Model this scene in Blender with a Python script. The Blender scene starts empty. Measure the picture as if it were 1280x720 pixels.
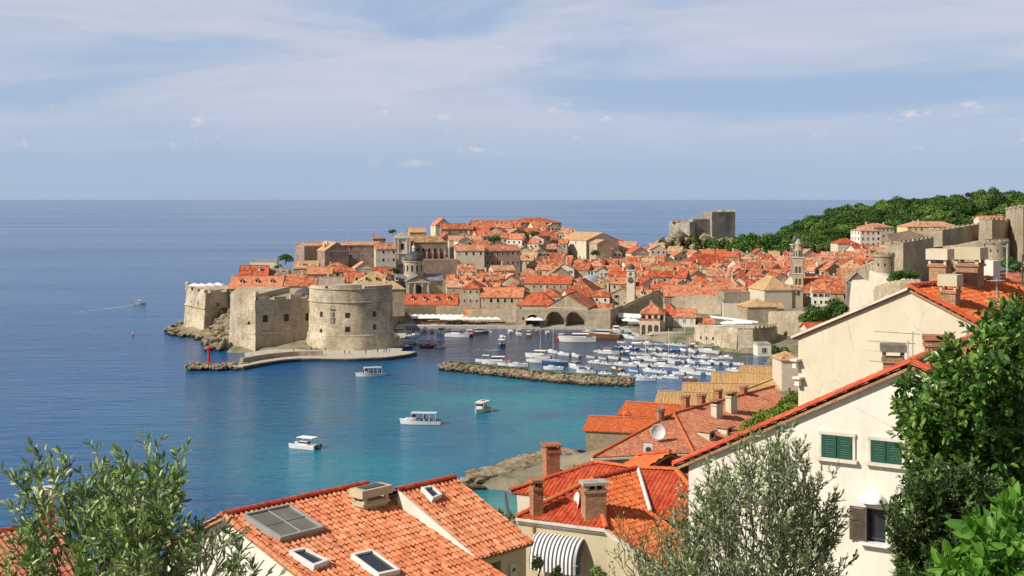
import bpy, bmesh, math, random
import numpy as np
from mathutils import Vector, Matrix
random.seed(11)
RNG = np.random.default_rng(5)
F = 1600.0; H = 53.0; HY = 249.0
S = bpy.context.scene
COL = S.collection
R = math.radians

# ---------------------------------------------------------------- camera
cam_d = bpy.data.cameras.new('camera'); cam = bpy.data.objects.new('camera', cam_d); COL.objects.link(cam)
cam.location = (0, 0, H); cam.rotation_euler = (R(90), 0, 0)
cam_d.sensor_width = 36; cam_d.lens = 45; cam_d.shift_y = -111 / 1280
cam_d.clip_start = 0.3; cam_d.clip_end = 200000
S.camera = cam
# ---------------------------------------------------------------- light
SUN_EL = R(38); SUN_AZ = R(27)          # azimuth: degrees behind the camera's left
sd = Vector((-math.cos(SUN_AZ) * math.cos(SUN_EL), -math.sin(SUN_AZ) * math.cos(SUN_EL), math.sin(SUN_EL)))
sl = bpy.data.lights.new('sun', 'SUN'); sun = bpy.data.objects.new('sun', sl); COL.objects.link(sun)
sl.energy = 5.0; sl.angle = R(0.5); sl.color = (1.0, 0.93, 0.82)
sun.rotation_euler = sd.to_track_quat('Z', 'Y').to_euler(); sun.location = (-80, -40, 160)
W = bpy.data.worlds.new('World'); S.world = W; W.use_nodes = True
wn = W.node_tree.nodes; wl = W.node_tree.links; wn.clear()
def wN(t, **k):
    n = wn.new(t)
    for a, b in k.items(): setattr(n, a, b)
    return n
sky = wN('ShaderNodeTexSky', sky_type='NISHITA'); sky.sun_disc = False
sky.sun_elevation = SUN_EL; sky.sun_rotation = math.atan2(sd.x, sd.y); sky.altitude = 50
sky.air_density = 1.0; sky.dust_density = 0.3; sky.ozone_density = 3.0
tc = wN('ShaderNodeTexCoord')
def wmap(sc, loc=(0, 0, 0), rot=(0, 0, 0)):
    m = wN('ShaderNodeMapping'); m.inputs['Scale'].default_value = sc; m.inputs['Location'].default_value = loc
    m.inputs['Rotation'].default_value = rot
    wl.new(tc.outputs['Generated'], m.inputs[0]); return m
def wnoise(m, sc, det, ro, dist=0.0):
    n = wN('ShaderNodeTexNoise'); n.inputs['Scale'].default_value = sc; n.inputs['Detail'].default_value = det
    n.inputs['Roughness'].default_value = ro; n.inputs['Distortion'].default_value = dist
    wl.new(m.outputs[0], n.inputs['Vector']); return n
def wmr(src, a, b, c, d):
    n = wN('ShaderNodeMapRange'); n.clamp = True; n.interpolation_type = 'SMOOTHSTEP'
    for i, v in zip((1, 2, 3, 4), (a, b, c, d)): n.inputs[i].default_value = v
    wl.new(src, n.inputs[0]); return n.outputs[0]
def wm(op, a, b):
    n = wN('ShaderNodeMath', operation=op)
    for i, v in enumerate((a, b)):
        if isinstance(v, (int, float)): n.inputs[i].default_value = v
        else: wl.new(v, n.inputs[i])
    return n.outputs[0]
def wmix(f, a, b):
    n = wN('ShaderNodeMix', data_type='RGBA')
    if isinstance(f, (int, float)): n.inputs[0].default_value = f
    else: wl.new(f, n.inputs[0])
    for i, v in ((6, a), (7, b)):
        if isinstance(v, tuple): n.inputs[i].default_value = v
        else: wl.new(v, n.inputs[i])
    return n.outputs[2]
sep = wN('ShaderNodeSeparateXYZ'); wl.new(tc.outputs['Generated'], sep.inputs[0])
# high thin cloud: broad soft bands, finer streaks, and a few little cumulus near the horizon
broad = wnoise(wmap((2.0, 2.0, 11), (3.3, 1.2, 0.35), (0, R(-5), 0)), 1.5, 5, 0.55, 0.6)
fine = wnoise(wmap((3, 3, 17), (1.0, 5.0, 0), (0, R(-7), 0)), 2.2, 8, 0.62, 0.9)
c1 = wmr(broad.outputs[0], 0.34, 0.58, 0, 1)
c2 = wmr(fine.outputs[0], 0.30, 0.72, 0.72, 1)
hgt_f = wmr(sep.outputs[2], 0.018, 0.085, 0.08, 1)
veil = wm('MULTIPLY', wm('MULTIPLY', c1, c2), hgt_f)
puff = wnoise(wmap((14, 14, 26), (0.4, 0.1, 0.1)), 1.9, 6, 0.6)
pf = wm('MULTIPLY', wmr(puff.outputs[0], 0.59, 0.72, 0, 0.75), wm('MULTIPLY', wmr(sep.outputs[2], 0.02, 0.04, 0, 1), wmr(sep.outputs[2], 0.09, 0.06, 0, 1)))
CL = (13.6, 12.7, 13.2, 1)
tint = wN('ShaderNodeMix', data_type='RGBA', blend_type='MULTIPLY'); tint.inputs[0].default_value = 1
wl.new(sky.outputs[0], tint.inputs[6]); tint.inputs[7].default_value = (0.66, 0.72, 0.88, 1)
skyc = wmix(wmr(sep.outputs[2], 0.14, 0.42, 0.72, 0.0), tint.outputs[2], (7.6, 10.1, 14.2, 1))
a1 = wmix(wm('MULTIPLY', veil, 0.54), skyc, CL)
a2 = wmix(pf, a1, (15.0, 12.8, 12.6, 1))
bg = wN('ShaderNodeBackground'); bg.inputs[1].default_value = 0.052
wo = wN('ShaderNodeOutputWorld'); wl.new(a2, bg.inputs[0]); wl.new(bg.outputs[0], wo.inputs[0])
S.view_settings.view_transform = 'Standard'; S.view_settings.look = 'None'
S.view_settings.exposure = 0.18; S.view_settings.gamma = 1.0; S.view_settings.use_curve_mapping = False
S.cycles.max_bounces = 6; S.cycles.transparent_max_bounces = 6

# ---------------------------------------------------------------- pixel helpers (photo pixels, 1280 x 720)
def P(px, py, Y): return Vector(((px - 640) / F * Y, Y, H - (py - HY) / F * Y))
def G(px, py, Z):
    Y = (H - Z) * F / (py - HY); return Vector(((px - 640) / F * Y, Y, Z))
def ray(px, py): return Vector(((px - 640) / F, 1.0, -(py - HY) / F))
def hit(px, py, p0, n):
    d = ray(px, py); C0 = Vector((0, 0, H)); t = (p0 - C0).dot(n) / d.dot(n); return C0 + d * t
def pY(Y, Z): return HY + (H - Z) * F / Y

# ---------------------------------------------------------------- materials
MATS = {}
class NT:
    def __init__(s, name, rough=0.8, spec=0.3):
        m = bpy.data.materials.new(name); m.use_nodes = True; s.m = m; s.t = m.node_tree
        s.b = s.t.nodes['Principled BSDF']; s.b.inputs['Roughness'].default_value = rough
        s.b.inputs['Specular IOR Level'].default_value = spec; MATS[name] = m
    def n(s, t, **k):
        n = s.t.nodes.new(t)
        for a, b in k.items(): setattr(n, a, b)
        return n
    def put(s, sock, v):
        if v is None: return
        if isinstance(v, (int, float)): sock.default_value = v
        elif isinstance(v, tuple): sock.default_value = v if len(v) != 3 or sock.type == 'VECTOR' else (*v, 1)
        else: s.t.links.new(v, sock)
    def co(s, kind='Object', sc=(1, 1, 1), rot=(0, 0, 0)):
        c = s.n('ShaderNodeTexCoord'); m = s.n('ShaderNodeMapping'); m.inputs['Scale'].default_value = sc
        m.inputs['Rotation'].default_value = rot
        s.t.links.new(c.outputs[kind], m.inputs[0]); return m.outputs[0]
    def noise(s, vec, sc, det=4, ro=0.55, dist=0):
        n = s.n('ShaderNodeTexNoise'); s.put(n.inputs['Vector'], vec); n.inputs['Scale'].default_value = sc
        n.inputs['Detail'].default_value = det; n.inputs['Roughness'].default_value = ro; n.inputs['Distortion'].default_value = dist
        return n.outputs[0]
    def mr(s, v, a, b, c, d):
        n = s.n('ShaderNodeMapRange'); s.put(n.inputs[0], v)
        for i, x in zip((1, 2, 3, 4), (a, b, c, d)): n.inputs[i].default_value = x
        return n.outputs[0]
    def mix(s, f, a, b, mode='MIX'):
        n = s.n('ShaderNodeMix', data_type='RGBA', blend_type=mode); s.put(n.inputs[0], f); s.put(n.inputs[6], a); s.put(n.inputs[7], b)
        return n.outputs[2]
    def math(s, op, a, b=None):
        n = s.n('ShaderNodeMath', operation=op); s.put(n.inputs[0], a)
        if b is not None: s.put(n.inputs[1], b)
        return n.outputs[0]
    def ramp(s, f, stops):
        n = s.n('ShaderNodeValToRGB'); s.put(n.inputs[0], f); e = n.color_ramp.elements
        while len(e) < len(stops): e.new(0.5)
        for i, (p, c) in enumerate(stops): e[i].position = p; e[i].color = (*c, 1)
        return n.outputs[0]
    def bump(s, h, st=0.3, dist=0.05):
        n = s.n('ShaderNodeBump'); s.put(n.inputs['Height'], h); n.inputs['Strength'].default_value = st; n.inputs['Distance'].default_value = dist
        s.t.links.new(n.outputs[0], s.b.inputs['Normal'])
    def base(s, c): s.put(s.b.inputs['Base Color'], c)
    def rnd(s):
        return s.n('ShaderNodeObjectInfo').outputs['Random']

def plain(name, col, rough=0.7, spec=0.3, var=0.12, sc=3.0, metal=0):
    t = NT(name, rough, spec); v = t.noise(t.co(), sc, 5, 0.6)
    t.base(t.mix(1.0, col, t.ramp(v, [(0.3, (1 - var * 1.6,) * 3), (0.7, (1 + var,) * 3)]), 'MULTIPLY')); t.b.inputs['Metallic'].default_value = metal
    return t.m

def plaster(name, col, dirt=(0.62, 0.56, 0.47), amt=0.55, sc=0.5):
    t = NT(name, 0.9, 0.12); o = t.co()
    c = t.mix(1.0, col, t.ramp(t.noise(o, sc, 7, 0.65), [(0.3, (0.88, 0.86, 0.82)), (0.65, (1.05, 1.05, 1.05))]), 'MULTIPLY')
    st = t.noise(t.co(sc=(1.6, 1.6, 0.10)), 1.6, 6, 0.7); pa = t.noise(o, sc * 1.7, 8, 0.75, 0.8)
    f = t.math('MULTIPLY', t.mr(st, 0.5, 0.72, 0, 1), t.mr(pa, 0.42, 0.66, 0.1, 1))
    c = t.mix(t.math('MULTIPLY', f, amt), c, t.mix(1.0, col, dirt, 'MULTIPLY'))
    cr = t.n('ShaderNodeTexVoronoi', feature='DISTANCE_TO_EDGE'); t.put(cr.inputs['Vector'], o); cr.inputs['Scale'].default_value = sc * 0.7
    dn = t.mr(t.math('ADD', cr.outputs[0], t.math('MULTIPLY', t.math('SUBTRACT', pa, 0.5), 0.12)), 0.0, 0.006, 0.30, 0)
    c = t.mix(dn, c, (0.30, 0.26, 0.21)); t.base(c); t.bump(t.noise(o, 9, 5, 0.7), 0.25, 0.02)
    return t.m

def stone(name, c1, c2, bw=0.9, bh=0.42, mort=0.03, stain=(0.55, 0.48, 0.40), sc=0.12, bumpst=0.5, stain_amt=0.6):
    t = NT(name, 0.9, 0.15)
    br = t.n('ShaderNodeTexBrick'); t.put(br.inputs['Vector'], t.co('UV'))
    br.inputs['Scale'].default_value = 1; br.inputs['Brick Width'].default_value = bw; br.inputs['Row Height'].default_value = bh
    br.inputs['Mortar Size'].default_value = mort; br.inputs['Mortar Smooth'].default_value = 0.3; br.inputs['Bias'].default_value = 0.0
    br.inputs['Color1'].default_value = (*c1, 1); br.inputs['Color2'].default_value = (*c2, 1)
    br.inputs['Mortar'].default_value = (*(x * 0.72 for x in c2), 1)
    o = t.co()
    big = t.noise(o, sc, 7, 0.65); mid = t.noise(t.co(sc=(1, 1, 0.35)), sc * 7, 5, 0.7)
    f1 = t.ramp(big, [(0.36, stain), (0.62, (1.12, 1.10, 1.06))])
    f2 = t.ramp(mid, [(0.3, (0.70, 0.66, 0.60)), (0.6, (1.08, 1.07, 1.05))])
    c = t.mix(stain_amt, br.outputs[0], f1, 'MULTIPLY'); c = t.mix(0.8, c, f2, 'MULTIPLY')
    t.base(c); t.bump(t.math('ADD', t.math('MULTIPLY', br.outputs['Fac'], -0.5), t.noise(o, 2.2, 6, 0.7)), bumpst, 0.12)
    return t.m

def tile(name, cols, cell=(0.22, 0.36), patch=0.4, bumps=True, lichen=None, far=False, rough=0.75):
    """cols: stops of tile colours; every tile takes its own; weathering in patches; far roofs get a course/barrel bump"""
    t = NT(name, rough, 0.25)
    uv = t.n('ShaderNodeUVMap').outputs[0]; sp = t.n('ShaderNodeSeparateXYZ'); t.put(sp.inputs[0], uv)
    cu = t.math('FLOOR', t.math('DIVIDE', sp.outputs[0], cell[0])); cv = t.math('FLOOR', t.math('DIVIDE', sp.outputs[1], cell[1]))
    cb = t.n('ShaderNodeCombineXYZ'); t.put(cb.inputs[0], cu); t.put(cb.inputs[1], cv); t.put(cb.inputs[2], t.math('MULTIPLY', t.rnd(), 37.0) if far else 0.0)
    wnz = t.n('ShaderNodeTexWhiteNoise'); t.put(wnz.inputs[0], cb.outputs[0])
    o = t.co(); big = t.noise(o, patch, 6, 0.68)
    k_ = 0.55 if far else 0.36
    f = t.math('ADD', t.math('MULTIPLY', wnz.outputs[0], k_), t.math('ADD', t.math('MULTIPLY', big, 0.62), (0.55 - k_) / 2))
    if far: f = t.math('ADD', f, t.mr(t.rnd(), 0, 1, -0.22, 0.22))
    c = t.ramp(f, cols)
    if lichen: c = t.mix(t.mr(t.noise(o, patch * 3.1, 7, 0.75), 0.54, 0.74, 0, 0.55), c, lichen)
    stx = t.n('ShaderNodeMapping'); stx.inputs['Scale'].default_value = (1.4, 0.22, 1); t.put(stx.inputs[0], uv)
    c = t.mix(t.mr(t.noise(stx.outputs[0], 1.0 if not far else 0.3, 6, 0.7), 0.48, 0.72, 0, 0.5), c, t.mix(1.0, c, (0.50, 0.46, 0.43), 'MULTIPLY'))
    t.base(c)
    if bumps:
        w = t.n('ShaderNodeTexWave', wave_type='BANDS', bands_direction='X'); t.put(w.inputs[0], uv); w.inputs['Scale'].default_value = 1 / (cell[0] * 3.1)
        fr = t.math('FRACT', t.math('DIVIDE', sp.outputs[1], cell[1]))
        t.bump(t.math('ADD', w.outputs['Fac'], t.math('MULTIPLY', fr, 0.4)), 0.9, 0.06)
    return t.m

stone('fort_stone', (0.64, 0.565, 0.44), (0.50, 0.43, 0.32), 1.3, 0.55, 0.05, stain=(0.50, 0.45, 0.38), stain_amt=0.8)
stone('wall_stone', (0.50, 0.435, 0.33), (0.39, 0.335, 0.25), 1.1, 0.5, 0.05, sc=0.09)
stone('grey_stone', (0.33, 0.31, 0.28), (0.27, 0.25, 0.225), 1.2, 0.5, 0.05, sc=0.08)
stone('cliff_stone', (0.46, 0.43, 0.37), (0.37, 0.345, 0.295), 1.4, 0.7, 0.06, sc=0.07, stain=(0.42, 0.40, 0.37), stain_amt=0.8)
stone('rubble_stone', (0.42, 0.35, 0.25), (0.30, 0.245, 0.17), 0.45, 0.22, 0.04, sc=0.3, stain_amt=0.4)
stone('house_stone', (0.56, 0.48, 0.35), (0.46, 0.39, 0.28), 0.7, 0.35, 0.03, sc=0.2)
stone('pink_stone', (0.40, 0.29, 0.25), (0.34, 0.24, 0.20), 0.8, 0.4, 0.03, sc=0.15)
stone('brick', (0.40, 0.15, 0.08), (0.52, 0.26, 0.15), 0.25, 0.075, 0.012, sc=1.2, stain_amt=0.4)
stone('old_brick', (0.38, 0.20, 0.11), (0.50, 0.32, 0.20), 0.25, 0.075, 0.015, sc=1.2, stain_amt=0.4)
plaster('plaster_white', (0.70, 0.66, 0.57))
plaster('plaster_cream', (0.62, 0.545, 0.415))
plaster('plaster_ochre', (0.52, 0.45, 0.30))
plaster('plaster_pale', (0.60, 0.53, 0.42))
plaster('plaster_yellow', (0.66, 0.54, 0.27))
plain('cornice_stone', (0.62, 0.57, 0.48), 0.8, 0.2, 0.12, 1.5)
plain('concrete', (0.42, 0.38, 0.31), 0.9, 0.15, 0.2, 2.0)
plain('glass_sheen', (0.17, 0.165, 0.12), 0.25, 0.5, 0.2, 0.8)  # no real blind: greyish-olive sheen of the skylight glass as a colour
plain('concrete_dark', (0.20, 0.18, 0.14), 0.9, 0.15, 0.25, 3.0)
plain('shutter_green', (0.012, 0.075, 0.045), 0.5, 0.4, 0.1, 6)
plain('shutter_brown', (0.10, 0.075, 0.055), 0.6, 0.3, 0.2, 8)
plain('dark_opening', (0.012, 0.012, 0.013), 0.6, 0.2)
plain('window_glass', (0.022, 0.028, 0.036), 0.08, 0.6)
plain('frame_white', (0.72, 0.71, 0.68), 0.5, 0.4, 0.04)
plain('frame_grey', (0.32, 0.32, 0.30), 0.4, 0.5, 0.08)
plain('wet_shaded_stone', (0.045, 0.04, 0.03), 0.6, 0.3, 0.3, 2)  # wet quay stone, near-black: shadow and reflection band put into the colour
plain('metal_dark', (0.06, 0.06, 0.065), 0.5, 0.5)
plain('metal_grey', (0.35, 0.35, 0.34), 0.4, 0.5, 0.1, 5)
plain('lead_roof', (0.20, 0.205, 0.21), 0.6, 0.3, 0.25, 0.5)
plain('dome_blue', (0.27, 0.33, 0.36), 0.6, 0.3, 0.2, 0.5)
plain('dome_dark', (0.085, 0.08, 0.075), 0.6, 0.3, 0.3, 0.6)
plain('fabric_white', (0.78, 0.77, 0.74), 0.85, 0.1, 0.06)
plain('fabric_blue', (0.03, 0.16, 0.42), 0.8, 0.1)
plain('fabric_red', (0.45, 0.03, 0.03), 0.8, 0.1)
plain('fabric_slate', (0.09, 0.095, 0.115), 0.85, 0.1)
plain('fabric_grey', (0.20, 0.22, 0.25), 0.8, 0.1)
plain('hull_white', (0.60, 0.60, 0.58), 0.25, 0.5, 0.05, 1.0)
plain('hull_blue', (0.03, 0.09, 0.22), 0.25, 0.5)
plain('hull_red', (0.42, 0.03, 0.025), 0.3, 0.5)
plain('hull_wood', (0.20, 0.09, 0.035), 0.35, 0.4, 0.2, 2)
plain('deck', (0.50, 0.43, 0.34), 0.6, 0.3, 0.15, 2)
plain('deck_grey', (0.42, 0.42, 0.41), 0.6, 0.3, 0.15, 2)
plain('paint_red', (0.50, 0.03, 0.03), 0.5, 0.4)
plain('flower_pink', (0.62, 0.08, 0.22), 0.7, 0.2, 0.3, 9)
plain('skin', (0.50, 0.28, 0.18), 0.6, 0.3)
plain('cloth_red', (0.55, 0.03, 0.08), 0.9, 0.1)
plain('cloth_blue', (0.05, 0.10, 0.30), 0.9, 0.1)
plain('cloth_white', (0.75, 0.74, 0.72), 0.9, 0.1)
plain('cloth_dark', (0.03, 0.03, 0.04), 0.9, 0.1)
plain('hair_dark', (0.025, 0.015, 0.01), 0.7, 0.3)
plain('mortar', (0.62, 0.60, 0.56), 0.9, 0.1, 0.15, 6)
O1 = [(0.28, (0.26, 0.075, 0.035)), (0.52, (0.46, 0.135, 0.055)), (0.76, (0.56, 0.23, 0.12))]
tile('tile_new', [(0.25, (0.44, 0.125, 0.05)), (0.55, (0.58, 0.195, 0.085)), (0.8, (0.66, 0.29, 0.155))], (0.24, 0.38), 0.5, bumps=False, lichen=(0.26, 0.15, 0.09))
tile('tile_red', [(0.25, (0.33, 0.04, 0.016)), (0.55, (0.47, 0.07, 0.025)), (0.8, (0.55, 0.12, 0.05))], (0.24, 0.38), 0.5, bumps=False, lichen=(0.26, 0.15, 0.09))
tile('tile_orange', [(0.25, (0.43, 0.085, 0.022)), (0.55, (0.56, 0.13, 0.035)), (0.8, (0.62, 0.19, 0.065))], (0.24, 0.38), 0.5, bumps=False, lichen=(0.26, 0.15, 0.09))
tile('tile_old', [(0.25, (0.25, 0.08, 0.04)), (0.5, (0.40, 0.135, 0.07)), (0.8, (0.50, 0.23, 0.13))], (0.22, 0.38), 0.35, bumps=False, lichen=(0.30, 0.24, 0.17))
tile('tile_ochre', [(0.25, (0.38, 0.22, 0.08)), (0.5, (0.52, 0.32, 0.13)), (0.8, (0.60, 0.41, 0.20))], (0.22, 0.38), 0.2, bumps=True, lichen=(0.36, 0.27, 0.15))
FC = (1.1, 1.3)
tile('roof_orange', O1, FC, 0.10, False, (0.42, 0.22, 0.11), True)
tile('roof_red', [(0.30, (0.27, 0.045, 0.02)), (0.52, (0.40, 0.075, 0.03)), (0.74, (0.48, 0.13, 0.055))], FC, 0.10, False, (0.36, 0.17, 0.10), True)
tile('roof_pale', [(0.30, (0.33, 0.12, 0.06)), (0.52, (0.47, 0.20, 0.105)), (0.74, (0.55, 0.30, 0.18))], FC, 0.12, False, (0.38, 0.28, 0.20), True)
tile('roof_ochre', [(0.30, (0.28, 0.16, 0.07)), (0.52, (0.42, 0.25, 0.115)), (0.74, (0.50, 0.33, 0.17))], FC, 0.12, False, (0.34, 0.26, 0.16), True)
tile('roof_brown', [(0.30, (0.20, 0.13, 0.09)), (0.52, (0.28, 0.19, 0.13)), (0.74, (0.36, 0.26, 0.18))], FC, 0.12, False, (0.22, 0.18, 0.13), True)

def leafmat(name, c1, c2, c3, rough=0.55, spec=0.35, trans=0.25, sc=0.6):
    t = NT(name, rough, spec); at = t.n('ShaderNodeAttribute', attribute_name='lv')
    o = t.noise(t.co(), sc, 3, 0.5)
    f = t.math('ADD', t.math('MULTIPLY', at.outputs['Fac'], 0.62), t.math('MULTIPLY', o, 0.42))
    c = t.ramp(f, [(0.2, c1), (0.5, c2), (0.85, c3)]); t.base(c)
    tr = t.n('ShaderNodeBsdfTranslucent'); t.put(tr.inputs[0], t.mix(1.0, c, (1.0, 1.25, 0.4), 'MULTIPLY'))
    ms = t.n('ShaderNodeMixShader'); ms.inputs[0].default_value = trans
    out = t.t.nodes['Material Output']; t.put(ms.inputs[1], t.b.outputs[0]); t.put(ms.inputs[2], tr.outputs[0]); t.put(out.inputs[0], ms.outputs[0])
    return t.m
leafmat('leaf_olive', (0.09, 0.16, 0.035), (0.19, 0.29, 0.075), (0.42, 0.50, 0.22), 0.42, 0.5, 0.2, 2)
leafmat('leaf_olive_grey', (0.09, 0.13, 0.045), (0.20, 0.26, 0.105), (0.44, 0.48, 0.28), 0.45, 0.5, 0.2, 2)
leafmat('leaf_citrus', (0.03, 0.085, 0.014), (0.07, 0.17, 0.025), (0.18, 0.31, 0.045), 0.35, 0.5, 0.25, 2)
leafmat('leaf_bright', (0.05, 0.15, 0.015), (0.11, 0.27, 0.03), (0.20, 0.38, 0.05), 0.38, 0.5, 0.35, 2)
leafmat('leaf_hedge', (0.03, 0.07, 0.015), (0.06, 0.13, 0.028), (0.14, 0.23, 0.055), 0.5, 0.4, 0.2, 1.5)
leafmat('leaf_pine', (0.022, 0.05, 0.012), (0.055, 0.115, 0.022), (0.14, 0.22, 0.04), 0.7, 0.2, 0.12, 0.05)
leafmat('leaf_scrub', (0.06, 0.07, 0.03), (0.11, 0.125, 0.045), (0.17, 0.18, 0.07), 0.7, 0.2, 0.12, 0.08)
leafmat('leaf_grass', (0.09, 0.13, 0.02), (0.15, 0.21, 0.03), (0.24, 0.30, 0.06), 0.7, 0.2, 0.2, 0.5)
plain('leaf_fruit', (0.10, 0.20, 0.03), 0.4, 0.4)
plain('bark', (0.11, 0.085, 0.06), 0.9, 0.1, 0.3, 6)
plain('bark_grey', (0.20, 0.18, 0.15), 0.9, 0.1, 0.3, 8)

t = NT('ground', 0.95, 0.1); o = t.co()
g = t.ramp(t.noise(o, 0.12, 8, 0.7), [(0.35, (0.30, 0.25, 0.18)), (0.5, (0.22, 0.19, 0.13)), (0.62, (0.10, 0.12, 0.05))]); t.base(g)
t.bump(t.noise(o, 0.9, 8, 0.7), 0.6, 0.4)
t = NT('rock', 0.9, 0.2); o = t.co()
nn = t.noise(o, 0.35, 9, 0.72)
geo = t.n('ShaderNodeNewGeometry'); sp = t.n('ShaderNodeSeparateXYZ'); t.put(sp.inputs[0], geo.outputs['Position'])
c = t.ramp(nn, [(0.36, (0.13, 0.095, 0.06)), (0.48, (0.34, 0.265, 0.17)), (0.64, (0.52, 0.43, 0.30))])
wet = t.mr(t.math('ADD', sp.outputs[2], t.math('MULTIPLY', nn, 1.2)), 1.0, 1.7, 1, 0)
t.base(t.mix(wet, c, (0.035, 0.028, 0.02))); t.bump(t.math('ADD', nn, t.noise(t.co(sc=(1, 1, 4)), 1.3, 7, 0.7)), 1.0, 0.9)
t = NT('paving', 0.8, 0.2); o = t.co(); t.base(t.ramp(t.noise(o, 0.5, 6, 0.7), [(0.35, (0.36, 0.32, 0.26)), (0.65, (0.50, 0.46, 0.38))]))
t = NT('grass', 0.95, 0.1); o = t.co(); t.base(t.ramp(t.noise(o, 0.7, 7, 0.75), [(0.35, (0.26, 0.23, 0.10)), (0.5, (0.17, 0.19, 0.05)), (0.68, (0.24, 0.27, 0.07))])); t.bump(t.noise(o, 3, 6, 0.7), 0.8, 0.2)

# sea: deep blue offshore, seabed patches in teal near the shore, wind ripples in three sizes
t = NT('sea', 0.12, 0.5); o = t.co('Object'); t.b.inputs['IOR'].default_value = 1.333
geo = t.n('ShaderNodeNewGeometry'); sp = t.n('ShaderNodeSeparateXYZ'); t.put(sp.inputs[0], geo.outputs['Position'])
def dist_mask(cx, cy, rx, ry, inner=0.35):
    dx = t.math('DIVIDE', t.math('SUBTRACT', sp.outputs[0], cx), rx); dy = t.math('DIVIDE', t.math('SUBTRACT', sp.outputs[1], cy), ry)
    d = t.math('SQRT', t.math('ADD', t.math('MULTIPLY', dx, dx), t.math('MULTIPLY', dy, dy)))
    d = t.math('ADD', d, t.math('MULTIPLY', t.math('SUBTRACT', t.noise(o, 0.025, 4, 0.6), 0.5), 0.9))
    return t.mr(d, inner, 1.0, 1, 0)
deep = t.mix(t.noise(t.co(sc=(0.3, 1, 1)), 0.012, 5, 0.6), (0.005, 0.066, 0.185), (0.010, 0.095, 0.245))
mid = t.mix(t.noise(o, 0.03, 5, 0.6, 0.6), (0.006, 0.080, 0.195), (0.006, 0.145, 0.225))
bay = dist_mask(-28, 315, 85, 130)
shal = dist_mask(8, 330, 52, 95, 0.2)
c = t.mix(bay, deep, mid)
c = t.mix(t.math('MULTIPLY', shal, t.mr(t.noise(o, 0.028, 4, 0.6, 0.5), 0.38, 0.6, 0.25, 1)), c, (0.008, 0.205, 0.245))
c = t.mix(dist_mask(2, 214, 24, 26, 0.3), c, (0.05, 0.24, 0.22))
c = t.mix(t.math('MULTIPLY', dist_mask(-30, 250, 34, 40, 0.2), 0.75), c, (0.006, 0.20, 0.26))
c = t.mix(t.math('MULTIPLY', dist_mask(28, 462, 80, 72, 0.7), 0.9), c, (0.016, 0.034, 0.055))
t.base(c)
n1 = t.noise(t.co(sc=(0.55, 1, 1), rot=(0, 0, R(12))), 0.85, 4, 0.6, 0.4); n2 = t.noise(t.co(sc=(0.35, 1, 1), rot=(0, 0, R(-8))), 0.22, 4, 0.6, 0.3)
n3 = t.noise(t.co(sc=(0.4, 1, 1)), 0.045, 3, 0.5)
hh = t.math('ADD', t.math('ADD', t.math('MULTIPLY', n1, 0.24), t.math('MULTIPLY', n2, 0.7)), t.math('MULTIPLY', n3, 1.0))
t.bump(hh, 1.0, 1.0)
streak = t.noise(t.co(sc=(0.12, 1, 1), rot=(0, 0, R(4))), 0.006, 4, 0.6, 0.5)
t.put(t.b.inputs['Roughness'], t.mr(streak, 0.35, 0.7, 0.20, 0.07))
t.b.inputs['Specular IOR Level'].default_value = 0.18

# ---------------------------------------------------------------- mesh helpers
OFF = {}
def mesh_uv(me):
    """planar UVs in metres per face: u along the horizontal, v up the face"""
    n = len(me.polygons)
    if not n: return
    uvl = me.uv_layers.new(name='UVMap')
    co = np.empty(len(me.vertices) * 3); me.vertices.foreach_get('co', co); co = co.reshape(-1, 3)
    nr = np.empty(n * 3); me.polygons.foreach_get('normal', nr); nr = nr.reshape(-1, 3)
    lt = np.empty(n, int); me.polygons.foreach_get('loop_total', lt)
    vi = np.empty(len(me.loops), int); me.loops.foreach_get('vertex_index', vi)
    t = np.stack([-nr[:, 1], nr[:, 0], np.zeros(n)], 1); l = np.linalg.norm(t, axis=1); fl = l < 1e-3
    t[fl] = (1, 0, 0); l[fl] = 1; t /= l[:, None]; b = np.cross(nr, t)
    T = np.repeat(t, lt, 0); B = np.repeat(b, lt, 0); C = co[vi]
    uv = np.stack([(C * T).sum(1), (C * B).sum(1)], 1); uvl.data.foreach_set('uv', uv.ravel())

def link(name, me, parent=None, world=True):
    o = bpy.data.objects.new(name, me); COL.objects.link(o)
    if parent is not None:
        o.parent = parent
    return o

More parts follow.
